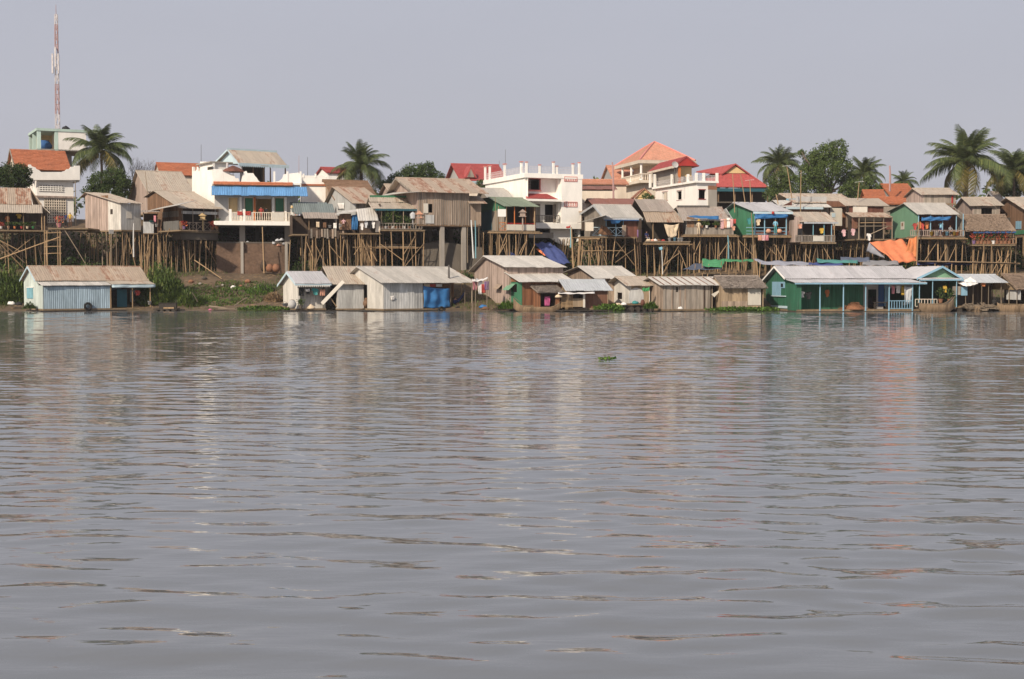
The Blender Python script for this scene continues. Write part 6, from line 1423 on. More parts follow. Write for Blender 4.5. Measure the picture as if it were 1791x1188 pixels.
for px, c, lb in ((1228, 'terracotta', 'clay'), (1236, 'c_white', 'white'), (1252, 'terracotta', 'second clay')): potplant('%s plant pot on the rail under the blue strip awning' % lb, h.pt(px, 399, -.45), 'leaf_olive', c, .35, .15, px)
# --- green stilt house
h = House('stilt_house', 'green stilt house with blue awning and light blue porch posts', 'house', 1318, 1378, YS - .4, 411, 1271, 8)
ya = h.gy(1288, 0, 355); zr = h.fz(355, 0, ya); zf = h.fz(369.5, 0, -.5)
h.gable_roof(zr, zf, 'roof_lavender', yr=ya, x0=-.4, x1=h.L + .35, of=.5, ob=.4, zb=h.fz(371, 0, h.D + .4))
h.body('green_pale', 'green_mid', porch=(None, None, 2.0), pwall='interior', rwall='plank_brown')
cloth('awning', [h.F(1321, 374, -.55), h.F(1378, 374.5, -.55), h.F(1378, 380.5, -.6), h.F(1321, 383, -.6)], 'tarp_blue', h.root, .02, .06); h.box('fascia', -.3, h.L + .3, -.6, -.55, zf - .28, zf - .05, 'blue_pale')
for px in (1320, 1337, 1356, 1375): h.post(px, -.1, h.rz(0), -.3, .075, 'blue_light')
h.railing(1305, 1376, 0, .8, -.3, 'blue_light', 'rails'); h.box('low_screen', 0, h.L, -.22, -.16, 0, .45, 'plank_red')
deck(h, 1304, 1384, -.8, .05, -.02); h.stilts((1291, 1303, 1318, 1321, 1338, 1353, 1358, 1373), 4, braces=6, r=.09, lean=.15)
for i, (px, py, c, lb) in enumerate([(1310, 381, 'teal', 'turquoise'), (1326, 383, 'cream', 'cream')]): shirt('%s shirt hanging at the green stilt house porch' % lb, h.pt(px, py, -.5), 'c_' + c, .5, .75)
for i, (px, c, lb) in enumerate([(1329, 'peach', 'peach'), (1335, 'striped', 'striped'), (1341, 'pink', 'pink')]): towel('small %s cloth hanging below the floor of the green stilt house' % lb, h.pt(px, 411, -.9), 'c_' + c, .4, .6, group='cloths below the green stilt house')
for px, lb in ((1344, 'left'), (1363, 'right')): jar('round peach water jar on the green stilt house deck, %s one' % lb, h.pt(px, 408, -.6), 'salmon_paint', .28, .45)
jar('red paper lantern under the blue awning', h.pt(1352, 375, -.75), 'red_paint', .16, .3, 'lantern', 'lantern')
person('person in a light blue shirt standing on the porch of the green stilt house', h.pt(1356, 410, -.6), .1, 'c_skyblue', 'c_teal', 1.62)
tag(pole('long_bamboo_pole', W(1319, 470, YS - 1.3), W(1314, 372, YS - 1.3), .07), 'tall pole in front of the green stilt house', 'pole')
# --- low beige-roofed house with railing
h = House('stilt_house', 'stilt house with beige roof, blue eave and pale slatted railing', 'house', 1402, 1459, YS - .6, 424, a=8, D=7)
zt = h.fz(371, 0, 2.6); zf = h.fz(388, 0, -.6); xa, xb = h.fx(1390, 1), h.fx(1452, 2)
slope((xa, 2.6, zt), (h.fx(1444, 2.6), 2.6, zt), (xa, -.6, zf), 'roof_beige', h.root); slab('roof_edge', [(h.fx(1444, 2.6) - .1, 2.6, zt), (h.fx(1444, 2.6) - .1, -.6, zf), (h.fx(1461, -.6), -.6, zf)], .06, 'roof_beige', h.root)
h.box('fascia', h.fx(1402), h.fx(1462), -.68, -.63, zf - .2, zf - .02, 'roof_bluegrey'); slope((xa, 2.6, zt), (h.fx(1444, 2.6), 2.6, zt), (xa, 6, zf), 'roof_beige', h.root, 2.5)
h.box('floor', -.3, h.L, -.6, h.D, -.16, 0, 'deck_wood'); h.box('back_wall', 0, h.L, 2.2, 2.3, 0, zt - .2, 'interior'); h.box('left_wall', -1.0, -.92, -.3, 3, 0, zf + .2, 'plank_pink'); h.fbox('end_panel', 1389, 380, 1402, 424, -.35, -.28, 'plank_pink'); h.box('right_wall', h.L - .08, h.L, .5, 3, 0, zf, 'plank_brown')
for px, m_ in ((1402, 'mast_white'), (1422, 'pipe_blue'), (1441, 'pipe_blue'), (1454, 'blue_light'), (1459, 'bamboo')): h.post(px, 0, zf, -.45, .06, m_)
h.railing(1391, 1460, 0, .75, -.55, 'plank_grey', 'bars', .16); h.fbox('rail_panel', 1422, 413, 1441, 422, -.62, -.58, 'white_dirty')
h.stilts((1391, 1400, 1410, 1419, 1428, 1437, 1447, 1456), 4, braces=3, r=.075, lean=.3)
shirt('yellow shirt hanging in the porch with the pale slatted railing', h.pt(1437, 399, -.5), 'c_yellow', .5, .6); shirt('peach shirt at the left post of the pale slatted porch', h.pt(1399, 392, -.6), 'c_peach', .5, .5); trousers('black trousers at the left post of the pale slatted porch', h.pt(1399, 400, -.5), 'c_black', .45, .8)
# house behind with pale eave tiles
q = House('house', 'house with pale scalloped eave and long beige roof behind the green stilt house', 'house', 1385, 1436, 157, 392, a=8, D=8)
zt = q.fz(351, 0, 2.4); zf = q.fz(362, 0, -.3)
slope((q.fx(1363), 2.4, zt), (q.fx(1440, 2), 2.4, zt), (q.fx(1363), -.3, zf), 'roof_pale', q.root); q.box('fascia', q.fx(1372), q.fx(1437), -.4, -.33, zf - .25, zf - .02, 'blue_pale'); q.box('ridge_trim', q.fx(1374, 2.4), q.fx(1435, 2.4), 2.3, 2.4, zt, zt + .22, 'blue_light')
q.box('front_wall', 0, q.L, 0, .1, -.5, zf - .05, 'plank_brown'); slope((q.fx(1363), 2.4, zt), (q.fx(1440, 2), 2.4, zt), (q.fx(1363), 6, zf), 'roof_pale', q.root, 2.5)
MB().prism([q.F(1364, 362, .1), q.F(1385, 362, .1), q.F(1385, 352, .1)], (0, .1, 0)).build('side_gable', 'plank_red', q.root)
h = stilt_house('long beige-roofed house with a white end wall above the slatted porch', 1447, 1492, 400, 340, 355, 'roof_beige', 'plank_rust', Y=159, a=10, D=8, of=.4, x0=-4.2, gable='white')
h.fbox('white_wall', 1452, 364, 1473, 395, -1.2, -1.1, 'white_dirty'); h.fbox('window', 1455, 373, 1461, 380, -1.24, -1.202, 'blue_pale'); h.fbox('tin_patch', 1446, 352, 1488, 362, -.5, -.42, 'sheet_brown')
h.fbox('curved_post', 1481, 360, 1488, 398, -.8, -.5, 'plank_warm'); h.fbox('front_gable', 1392, 344, 1446, 356, -.1, -.04, 'greywash_or_shade')
# --- rusty frame porch
h = House('stilt_house', 'ramshackle rusty house with open pole frame and brown walls', 'house', 1498, 1562, YS + .2, 418, a=8, D=7)
zt = h.fz(372, 0, 1.5); zf = h.fz(379.5, 0, -.6)
slope((h.fx(1487), 1.5, zt), (h.fx(1556), 1.5, zt), (h.fx(1487), -.6, zf), 'roof_rusty', h.root); z2, z3 = h.fz(347, 0, 5), h.fz(360, 0, 2)
slope((h.fx(1472, 3), 5, z2), (h.fx(1548, 3), 5, z2), (h.fx(1472, 3), 2, z3), 'roof_beige', h.root)
h.box('floor', -.2, h.L, -.5, h.D, -.16, 0, 'deck_wood'); h.box('upper_wall', 0, h.L * .95, 2.2, 2.3, zt, z3 - .05, 'plank_red'); h.fbox('white_panel', 1492, 361, 1517, 372, 2.05, 2.15, 'white_dirty'); h.box('back_wall', 0, h.L, 2.5, 2.6, 0, zt, 'interior')
h.fbox('brown_wall', 1543, 381, 1561, 402, -.1, -.02, 'plank_red'); h.fbox('left_wall', 1490, 379, 1500, 400, -.1, -.02, 'sheet_brown')
for px in (1502, 1513, 1528, 1545, 1560): h.post(px, -.1, zf, -.5, .07, 'bamboo_grey')
lintel(h, 1500, 1562, 396, -.55, 'bamboo_grey'); lintel(h, 1505, 1550, 390, -.55); pole('brace', h.F(1518, 412, -.6), h.F(1552, 397, -.6), .06, 'bamboo_grey', h.root)
h.stilts((1500, 1510, 1522, 1536, 1548, 1560), 4, braces=3, r=.08, lean=.3)
for px, py, c, lb in ((1476, 401, 'striped', 'first red-striped'), (1492, 400, 'striped', 'second red-striped'), (1520, 408, 'white', 'white')): shirt('%s shirt hanging on the rusty pole frame' % lb, h.pt(px, py, -.9), 'c_' + c, .5, .8, group='laundry on the rusty frame')
# --- pale green house with upper plank storey
h = House('stilt_house', 'pale green gabled stilt house with busy blue porch', 'house', 1605, 1684, YS - .4, 414, 1556, 8)
ya = h.gy(1585, 0, 355); zr = h.fz(356, 0, ya); zf = h.fz(375, 0, -.5)
h.gable_roof(zr, zf, 'roof_grey', yr=ya, x0=-.3, x1=h.fx(1674, 0), of=.5, ob=.3, zb=h.fz(371, 0, h.D))
h.body('green_pale', 'green_pale', porch=(None, None, 2.0), pwall='plank_red', rwall='plank_grey')
h.gbox('poster', 1575, 388, 1581, 402, -.05, -.01, 'white_dirty'); h.gbox('poster_figure', 1576.5, 390, 1579.5, 396, -.06, -.052, 'plank_brown')
cloth('awning', [h.F(1612, 380, -.5), h.F(1664, 379, -.5), h.F(1660, 385, -.7), h.F(1612, 386, -.7)], 'tarp_blue', h.root, .02, .1)
for px in (1606, 1627, 1648, 1672, 1684): h.post(px, 0, h.rz(0), -.3, .07, 'blue_light')
h.railing(1592, 1686, 0, .7, -.35, 'plank_pink', 'bars', .2); deck(h, 1590, 1688, -.6, .05, -.02)
h.stilts((1610, 1625, 1640, 1652, 1655, 1671, 1684), 3, braces=4, r=.1, lean=.12)
for i, (px, c, lb) in enumerate([(1600, 'red', 'red'), (1608, 'orange', 'orange-red'), (1613, 'red', 'second red'), (1621, 'orange', 'orange')]): shirt('%s garment hanging at the pale green house porch' % lb, h.pt(px, 390 - i % 2 * 2, -.2), 'c_' + c, .5, .8, group='red laundry at the pale green house')
person('person in a blue shirt standing on the pale green house porch', h.pt(1645, 413, -.1), -.2, 'c_skyblue', 'c_navy', 1.6, 'reach'); person('person in a grey shirt sitting on the pale green house porch', h.pt(1662, 412, -.1), .3, 'c_grey', 'c_black', 1.5, 'sit')
for px, c, lb in ((1629, 'yellow', 'yellow'), (1638, 'white', 'white'), (1650, 'brown', 'brown'), (1656, 'skyblue', 'blue'), (1669, 'yellow', 'second yellow'), (1674, 'orange', 'orange')): bucket('%s bucket on the pale green house porch edge' % lb, h.pt(px, 412, -.5), 'c_' + c, .19, .38, group='buckets on the pale green porch')
q = House('house', 'bare plank upper storey with pale tin roof above the pale green house', 'house', 1613, 1670, 157, 356, 1584, 6)
ya = q.gy(1600, 0, 330); q.gable_roof(q.fz(330, 0, ya), q.fz(340.5, 0, -.3), 'roof_beige', yr=ya, x0=-.3, of=.3, ob=.3, zb=q.fz(345, 0, q.D)); q.body('plank_grey', 'plank_pink')
q.fbox('red_board', 1664, 342, 1667, 366, -.1, -.02, 'red_paint')
# orange tarps
tag(cloth('tarpaulin', [W(1521, 423, YS - 1.2), W(1580, 418, YS - .5), W(1604, 457, YS - 2.5), W(1562, 458, YS - 2.8)], 'tarp_orange', None, .1, .12, 18, 14, 8), 'large bright orange tarpaulin stretched below the rusty house', 'tarpaulin')
tag(cloth('tarpaulin', [W(1590, 417, YS - 1.2), W(1604, 413, YS - 1.2), W(1604, 452, YS - 2.2), W(1584, 441, YS - 1.9)], 'c_orange', None, .1, .12, 10, 10, 3), 'orange-red cloth hanging right of the orange tarpaulin', 'cloth')
tag(cloth('tarpaulin', [W(1520, 424, YS - 1.0), W(1540, 436, YS - 1.2), W(1548, 452, YS - 1.6), W(1515, 440, YS - .6)], 'tarp_grey', None, .0, .06, 8, 6, 3), 'grey sheet beneath the left edge of the orange tarpaulin', 'tarpaulin')
tag(pole('long_bamboo_pole', W(1603, 464, YS - 2.6), W(1607, 388, YS - 1.5), .08), 'tall slanting pole right of the orange tarpaulin', 'pole')
# --- plain grey roof, thatch house, plank house at the right edge
h = stilt_house('plank house with plain grey-brown roof behind the thatched porch', 1700, 1748, 384, 346, 360, 'roof_beige', 'plank_grey', Y=160, xg=1672, D=7, of=.4, gable='plank_pink', holes=[(1716, 364, 1735, 375)])
h = House('stilt_house', 'stilt house with broad brown thatch and a flower-filled porch', 'house', 1703, 1774, YS - .4, 428, 1685, 7)
z0, z1 = h.fz(375, 0, 3.2), h.fz(404, 0, -.7)
slope((h.fx(1682, 2), 3.2, z0), (h.fx(1757, 3.2), 3.2, z0), (h.fx(1682, 2), -.7, z1), 'thatch', h.root); slab('roof_edge', [(h.fx(1757, 3.2) - .1, 3.2, z0), (h.fx(1757, 3.2) - .1, -.7, z1), (h.fx(1777, -.7), -.7, z1)], .1, 'thatch', h.root)
slope((h.fx(1682, 2), 3.2, z0), (h.fx(1757, 3.2), 3.2, z0), (h.fx(1682, 2), 7, z1), 'thatch', h.root)
h.box('floor', -.3, h.L, -.6, h.D, -.16, 0, 'deck_wood'); h.box('back_wall', 0, h.L, 2.4, 2.5, 0, z0 - .4, 'interior'); h.box('left_wall', 0, .08, 0, 2.4, 0, z1, 'plank_dark'); h.box('right_wall', h.L - .08, h.L, 0, 2.4, 0, z1, 'plank_dark'); h.box('fascia', -.2, h.L, -.75, -.7, z1 - .25, z1 - .08, 'blue_dark')
for px in (1704, 1718, 1740, 1772): h.post(px, 0, z1, -.5, .06, 'bamboo_grey')
h.railing(1700, 1776, 0, .6, -.6, 'plank_brown', 'bars', .3); h.stilts((1702, 1713, 1722, 1735, 1744, 1752, 1765, 1770), 4, braces=4, r=.08, lean=.2)
for i, px in enumerate((1703, 1710, 1716, 1723, 1730, 1737, 1744, 1751, 1758, 1765)):
    potplant('%s plant on the flower-filled porch, %s from the left' % (['purple-potted', 'leafy', 'red-flowered', 'leafy', 'red-flowered', 'white-potted', 'orange-flowered', 'leafy', 'red-flowered', 'straw-coloured'][i], ['first', 'second', 'third', 'fourth', 'fifth', 'sixth', 'seventh', 'eighth', 'ninth', 'tenth'][i]), h.pt(px, 427, -.55), ['leaf_flower', 'leaf_mid', 'leaf_flower', 'leaf_mid', 'leaf_flower', 'leaf_mid', 'leaf_flower', 'leaf_mid', 'leaf_flower', 'dry_straw'][i], 'c_white' if i == 5 else ('c_purple' if i == 0 else 'terracotta'), .9, .2, 120 + i)
h = House('stilt_house', 'brown plank house with blue shutters at the right edge', 'house', 1796, 1850, YS + 2.5, 412, 1747, 8)
ya = h.gy(1765, 0, 346); h.gable_roof(h.fz(346, 0, ya), h.fz(368, 0, -.5), 'roof_beige', yr=ya, x0=-.4, of=.5, ob=.5, zb=h.fz(362, 0, h.D)); h.body('plank_brown', 'plank_brown')
for a_ in (1776, 1781): h.gbox('window_shutter', a_, 387, a_ + 4.5, 401, -.06, -.01, 'blue_light')
h.gbox('green_base', 1772, 403, 1792, 411, -.06, -.01, 'green_mid'); h.stilts((1797, 1810), 3, braces=0)
for y in (1, 3, 5, 7): g = h.gr(0, y); pole('stilt', (0, y, g - .3), (0, y, -.1), .08, 'bamboo', h.root)

# --- tarps and bamboo walkway behind the floating houses
YT = 147.5
def tarp(label, pts, m, seed, sag=.06, ruf=.05):
    o = cloth('tarpaulin', [W(px, py, Y) for px, py, Y in pts], m, None, sag, ruf, 22, 8, seed); tag(o, label, 'tarpaulin', 'tarpaulins behind the floating houses'); return o
tarp('crumpled slate-blue tarpaulin left of the green one', [(1215, 461, 150), (1262, 458, 150), (1262, 471, 147), (1194, 472, 147)], 'tarp_slate', 1)
tarp('bright green tarpaulin on poles above the thatched roof', [(1228, 453, 149.5), (1270, 453, 149.5), (1262, 468, 147), (1228, 466, 147)], 'tarp_green', 2)
tarp('narrow faded green tarpaulin right of the bright green one', [(1268, 452.5, 150), (1318, 454, 150), (1318, 457.5, 148), (1268, 457, 148)], 'tarp_green', 3)
tarp('long grey-lilac tarpaulin above the green floating roof', [(1316, 454, 150), (1420, 458, 150), (1420, 464, 147.5), (1330, 462, 147.5)], 'tarp_grey', 4, .08, .08)
tarp('teal tarpaulin at the centre of the long row', [(1428, 453, 150), (1500, 454, 150), (1500, 460, 148), (1430, 459, 148)], 'tarp_teal', 5)
tarp('blue tarpaulin left of the grey sheet under the orange one', [(1416, 459, 149), (1470, 457, 149), (1475, 464, 147), (1412, 464, 147)], 'tarp_navy', 6)
tarp('dark blue tarpaulin under the rusty house', [(1470, 449, 151), (1520, 450, 151), (1522, 458, 149), (1470, 457, 149)], 'tarp_slate', 7)
tarp('pinkish grey tarpaulin below the orange one', [(1510, 455, 150), (1570, 456, 150), (1572, 463, 147), (1508, 463, 147)], 'c_grey', 8)
tarp('long blue tarpaulin under the bamboo walkway', [(1604, 457, 150), (1700, 458, 150), (1700, 463, 148.5), (1604, 464, 148.5)], 'tarp_navy', 9)
for i, px in enumerate((1194, 1216, 1228, 1240, 1262, 1276, 1288, 1296, 1318, 1330)):
    tag(pole('tarp_pole', W(px + R.uniform(-3, 3), 486, 147.5), W(px, 456 + R.uniform(0, 8), 147.6), .05), 'thin bamboo pole under the tarpaulins, %s from the left' % ['first', 'second', 'third', 'fourth', 'fifth', 'sixth', 'seventh', 'eighth', 'ninth', 'tenth'][i], 'pole', 'poles under the tarpaulins')
tag(pole('long_bamboo_pole', W(1303, 482, 147.5), W(1290, 411, 147.6), .07), 'long slanting pole through the green tarpaulins', 'pole'); tag(pole('long_bamboo_pole', W(1319, 478, 147), W(1318, 430, 147), .07), 'upright pole beside the long slanting one', 'pole')
ww = empty('bamboo_walkway', W(1690, 480, 148), 0, 'raised bamboo walkway along the bank at the right', 'walkway'); o0 = Vector(ww.location)
for dy in (0, .5, 1.0): pole('walk_beam', W(1606, 457 + dy * 1.5, 148 + dy) - o0, W(1784, 461 + dy, 148.4 + dy) - o0, .08, 'bamboo_grey', ww)
for k in range(40):
    px = 1608 + 175 * k / 40; a_ = W(px, 458 + 3.2 * k / 40, 147.9) - o0; MB().box(a_.x, a_.x + .24, -.2, 1.3, a_.z + .02, a_.z + .06).build('walk_slat', 'bamboo', ww)
for px in (1635, 1665, 1705, 1720, 1734, 1744, 1775): a_ = W(px, 460, 148.1) - o0; g = ground(a_.x + o0.x, 148.1) - o0.z; pole('walk_post', (a_.x + R.uniform(-.2, .2), .1, g - .3), (a_.x, .1, a_.z + (.2 if px not in (1720, 1734) else 2.2)), .07, 'bamboo', ww)

# ================================================================== town behind
# --- left: white house with orange tile roof
h = House('white_house', 'white house with orange tiled roof, stepped parapet and lattice wall', 'house', 66, 130, 166, 398, a=27, D=8)
L, D = h.L, h.D; zp0 = h.fz(313); zp1 = h.fz(300)
h.box('front_wall', 0, L, 0, .2, -2, zp0, 'white'); h.box('side_wall', 0, .2, .21, D, -2, zp0, 'white'); h.box('side_wall', L - .2, L, .21, D, -2, zp0, 'cream'); h.box('back_wall', .2, L - .2, D - .2, D, -2, zp0, 'cream')
P = [h.F(px, py, -.6) for px, py in [(48, 315), (140, 315), (140, 290), (130, 290), (130, 292), (124, 292), (121, 296), (117, 296), (114, 299), (110, 300), (108, 301), (72, 301), (69, 298), (64, 296), (62, 293), (56, 291), (54, 288), (50, 288)]]
MB().prism(P, (0, .3, 0)).build('parapet', 'white', h.root); h.box('balcony_slab', P[0].x, P[1].x, -.3, .0 - .002, P[0].z, P[0].z + .25, 'white'); h.box('parapet_side', P[1].x - .3, P[1].x, -.29, 4, P[0].z, h.fz(292), 'white')
f = h.fbox('vent_panel', 68, 324, 111, 335, -.03, -.005, 'grille')
for k in range(9): h.fbox('vent_bar', 69 + k * 4.7, 324, 70.4 + k * 4.7, 335, -.07, -.032, 'white', f)
for k in range(3): h.fbox('vent_bar', 68, 326.2 + k * 3.6, 111, 327.2 + k * 3.6, -.1, -.072, 'white', f)
h.fbox('ledge', 62, 343, 131, 345.5, -.25, -.003, 'plank_pink')
f = h.fbox('lattice_window', 78, 346, 116, 396, -.03, -.005, 'interior')
for k in range(10): h.fbox('lattice_bar', 78.5 + k * 4, 346, 79.6 + k * 4, 396, -.09, -.032, 'cream', f)
for k in range(11): h.fbox('lattice_bar', 78, 347 + k * 4.6, 116, 348 + k * 4.6, -.12, -.092, 'cream', f)
zt = h.fz(262, 0, 4.5); ze_ = h.fz(297, 0, .4); xa, xb = h.fx(20, 4.5), h.fx(116, 4.5)
slope((xa, 4.5, zt), (xb, 4.5, zt), (xa, .2, ze_), 'tile_orange', h.root); slope((xa, 4.5, zt), (xb, 4.5, zt), (xa, 8.6, ze_), 'tile_orange', h.root)
MB().prism([(xa + .3, .5, ze_), (xa + .3, 8.4, ze_), (xa + .3, 4.5, zt - .15)], (.1, 0, 0)).build('gable_wall', 'cream', h.root); MB().prism([(xa - .06, .2, ze_ - .2), (xa - .06, .2, ze_ + .05), (xa - .06, 4.5, zt + .06), (xa - .06, 4.5, zt - .2)], (.06, 0, 0)).prism([(xa - .06, 8.6, ze_ - .2), (xa - .06, 8.6, ze_ + .05), (xa - .06, 4.5, zt + .06), (xa - .06, 4.5, zt - .2)], (.06, 0, 0)).build('barge_board', 'plank_grey', h.root)
h.box('attic_wall', P[0].x + 1, L - .5, .8, .9, zp0, ze_ - .1, 'interior')
tag(pole('drain_pole', W(133, 395, 165), W(132, 318, 165), .06, 'bamboo_grey'), 'thin pole at the right corner of the white tiled house', 'pole')
# --- mint rooftop frame with tank
h = House('rooftop_room', 'pale mint rooftop room with open concrete frame behind the tiled roof', 'building', 68, 153, 182, 300, a=26, D=8)
zt = h.fz(224); zc = h.fz(228.5); L, D = h.L, h.D; xs = h.fx(104)
h.box('roof_slab', -.1, L + .1, -.1, D, zc, zt, 'mint'); 
for (x, y) in ((0, 0), (0, 4), (xs - .4, 0), (0, 7.5)): h.box('column', x, x + .45, y, y + .45, -1, zc, 'mint')
h.box('beam', .45, xs - .4, .1, .35, h.fz(238), h.fz(236), 'mint') if False else None
zq = h.fz(262); h.box('front_wall', xs, L, 0, .2, zq, zc, 'white'); h.box('side_wall', xs, xs + .2, .21, D, zq, zc, 'cream'); h.box('right_wall', L - .2, L, .21, D, zq, zc, 'cream'); h.box('floor', 0, L, 0, D, h.fz(262), h.fz(260), 'concrete'); h.box('lower_wall', .5, L - 1.5, 2.0, D, -3, zq - .2, 'concrete'); h.box('back_wall', .4, xs, 5.0, 5.2, h.fz(262), h.fz(236, 0, 5), 'yellow_wash')
jar('dark blue water tank inside the mint rooftop frame', h.wp(h.fx(81, 2.0), 2.0, h.fz(261)), 'blue_dark', .95, 1.3, 'water_tank', 'tank')
sack('dark tarpaulin bundle on top of the mint roof', h.wp(h.fx(118, 1), 1, zt), 'c_black', .7)
# --- mast
mt = empty('radio_mast', W(101, 225, 215), 0, 'tall red and white lattice radio mast at the left', 'mast'); mt.location.z = 10; zb0, zt0 = W(101, 225, 215).z - 10, W(99, 26, 215).z - 10
hw0, hw1 = .36, .17; nb = 22
for k in range(nb):
    a, b_ = k / nb, (k + 1) / nb; za, zb_ = zt0 * a, zt0 * b_; ra, rb_ = hw0 + (hw1 - hw0) * a, hw0 + (hw1 - hw0) * b_; m_ = 'mast_red' if (k // 3) % 2 == 0 else 'mast_white'; b = MB()
    cs = [(-1, -1), (1, -1), (1, 1), (-1, 1)]
    for i, (sx, sy) in enumerate(cs):
        tx, ty = cs[(i + 1) % 4]; b.tube((sx * ra, sy * ra, za), (sx * rb_, sy * rb_, zb_), .05, n=4); b.tube((sx * ra, sy * ra, za), (tx * rb_, ty * rb_, zb_), .04, n=4); b.tube((sx * rb_, sy * rb_, zb_), (tx * rb_, ty * rb_, zb_), .04, n=4)
    b.build('mast_section', m_, mt)
for i, (dx, z0_, z1_) in enumerate([(-.55, .73, .82), (.55, .73, .82), (0, .76, .85)]): MB().box(dx * .8 - .11, dx * .8 + .11, -.75, -.5, zt0 * z0_, zt0 * z1_).build('antenna_panel', 'mast_white', mt)
pole('lightning_rod', (0, 0, zt0), (0, 0, zt0 + 1.5), .05, 'mast_red', mt)
# --- houses behind the villa
def back_house(label, pts_ridge, eave_y, Y, roof, wall, xg, xf, D=8, floor=None, of=.3, **k):
    return simple('house', label, 'house', xf, pts_ridge[1], Y, floor or eave_y + 26, pts_ridge[2], eave_y, roof, wall, xg=xg, D=D, of=of, **k)
back_house('orange tiled roof house behind the pinkish-brown roof', (0, 352, 285), 306, 182, 'tile_orange', 'cream', 271, 284, 7, x0=-.2)
h = House('white_house', 'low white terrace block right of the villa parapet', 'building', 528, 572, 166, 345, a=10, D=6)
h.box('front_wall', 0, h.L, 0, .2, -2, h.fz(311), 'white'); h.box('side_wall', 0, .2, .21, 6, -2, h.fz(311), 'white'); h.box('tile_band', 0, h.L, -.15, -.003, h.fz(325), h.fz(322), 'tile_orange'); h.box('parapet', 0, h.L, .0, .3, h.fz(311) + .002, h.fz(307), 'white')
for px in (531, 552, 571): h.fbox('parapet_post', px - 1.5, 304, px + 1.5, 311, -.05, .32, 'white')
back_house('small house with red roof and white wall behind the palm', (0, 612, 293), 302, 195, 'tile_red', 'white', 555, 575, 6, x0=-.3, yr=.5)
h = simple('house', 'house with steep bright red tiled roof and blue eave behind the plank house', 'house', 810, 884, 180, 345, 287, 316, 'tile_red', 'cream', xg=782, D=9, of=.6, x0=-.5, gable='greywash_or_shade')
zr, zf = h.roofdef[0], h.roofdef[1]; h.box('eave_band', -.4, h.L, -.7, -.62, zf - .35, zf - .05, 'blue_pale')
a_ = h.F(812, 303, 1.2); MB().prism([(a_.x - .3, -.3, zf + .4), (a_.x + 1.3, -.3, zf + .4), (a_.x + .5, -.3, zf + 1.9)], (0, 2.5, 0)).build('dormer', 'tile_red', h.root); MB().prism([(a_.x, -.34, zf + .45), (a_.x + 1.0, -.34, zf + .45), (a_.x + .5, -.34, zf + 1.5)], (0, .03, 0)).build('dormer_face', 'plank_grey', h.root)
# --- salmon pyramid house
h = House('salmon_villa', 'tall villa with pale salmon pyramid roof and columned balcony', 'house', 1126, 1200, 188, 335, 1090, 9)
L, D = h.L, h.D; ze_ = h.fz(280, 0, -.8); za = h.fz(248.5, L / 2, D / 2)
c_ = [(-.9, -.9), (L + .9, -.9), (L + .9, D + .9), (-.9, D + .9)]
for i in range(4):
    (xa, ya_), (xb, yb) = c_[i], c_[(i + 1) % 4]; b = MB(); A_, B_, T_ = Vector((xa, ya_, ze_)), Vector((xb, yb, ze_)), Vector((L / 2, D / 2, za)); n = 15
    for k in range(n):
        p0, p1, q0, q1 = A_.lerp(T_, k / n), B_.lerp(T_, k / n), A_.lerp(T_, (k + 1) / n), B_.lerp(T_, (k + 1) / n); up = Vector((0, 0, .06))
        b.poly([p0 + up, p1 + up, q1, q0]); b.poly([p0, p1, p1 + up, p0 + up])
    b.build('roof_slope', 'tile_salmon', h.root)
    pole('hip_tile', A_ + Vector((0, 0, .05)), T_ + Vector((0, 0, .05)), .14, 'pink_trim', h.root)
h.box('eave_slab', -1, L + 1, -1, D + 1, ze_ - .45, ze_ - .02, 'cream'); zb_ = h.fz(316)
h.box('balcony_slab', -.9, L + .5, -.9, D, zb_ - .35, zb_, 'cream'); h.box('inner_room', 1.4, L, 2.0, D, zb_ - 4, ze_ - .4, 'cream'); h.box('lower_wall', 0, L, 0, D, -3, zb_ - .36, 'cream')
for (x, y) in ((-.6, -.6), (2.3, -.6), (-.6, 3.6), (-.6, 7.5), (L * .9, -.6)): MB().lathe([(.24, zb_), (.24, zb_ + .15), (.17, zb_ + .2), (.15, ze_ - .65), (.24, ze_ - .5), (.24, ze_ - .45)], (x, y, 0), 10).build('column', 'white', h.root)
b = MB()
for k in range(26): y = -.7 + 8.3 * k / 26; b.lathe([(.04, 0), (.09, .25), (.04, .5), (.07, .75)], (-.7, y, zb_), 6)
for k in range(20): x = -.7 + 6.5 * k / 20; b.lathe([(.04, 0), (.09, .25), (.04, .5), (.07, .75)], (x, -.7, zb_), 6)
b.box(-.8, -.6, -.8, 7.7, zb_ + .75, zb_ + .88); b.box(-.59, 6, -.8, -.6, zb_ + .75, zb_ + .88); b.build('balustrade', 'cream', h.root)['kind'] = 'stuff'
h.fbox('lower_band', 1090, 300, 1092, 330, 0, .1, 'cream') if False else None
back_house('wide low house with long orange tiled eave left of the salmon villa', (0, 1095, 314.5), 322, 176, 'tile_salmon', 'cream', 1012, 1020, 6, x0=-.3)
back_house('pale salmon roofed house just left of the salmon villa', (0, 1110, 290), 316, 196, 'tile_salmon', 'greywash_or_shade', 1052, 1076, 8)
h = House('garden_wall', 'cream wall with red-brown roof strip right of the white building', 'wall', 1018, 1080, 168, 350, a=3, D=1.5); h.box('wall_panel', 0, h.L, 0, .3, -2, h.fz(334), 'cream'); slope((0, 3.0, h.fz(326, 0, 3)), (h.L, 3.0, h.fz(326, 0, 3)), (0, .8, h.fz(331.5, 0, 1)), 'roof_redrust', h.root); h.box('back_wall', 0, h.L, 2.9, 3.0, -2, h.fz(328, 0, 3), 'plank_dark')
tag(pole('red_steel_post', W(1073, 352, 164), W(1071, 284, 164), .13, 'mast_red'), 'tall rusty steel post before the salmon roofs', 'post')
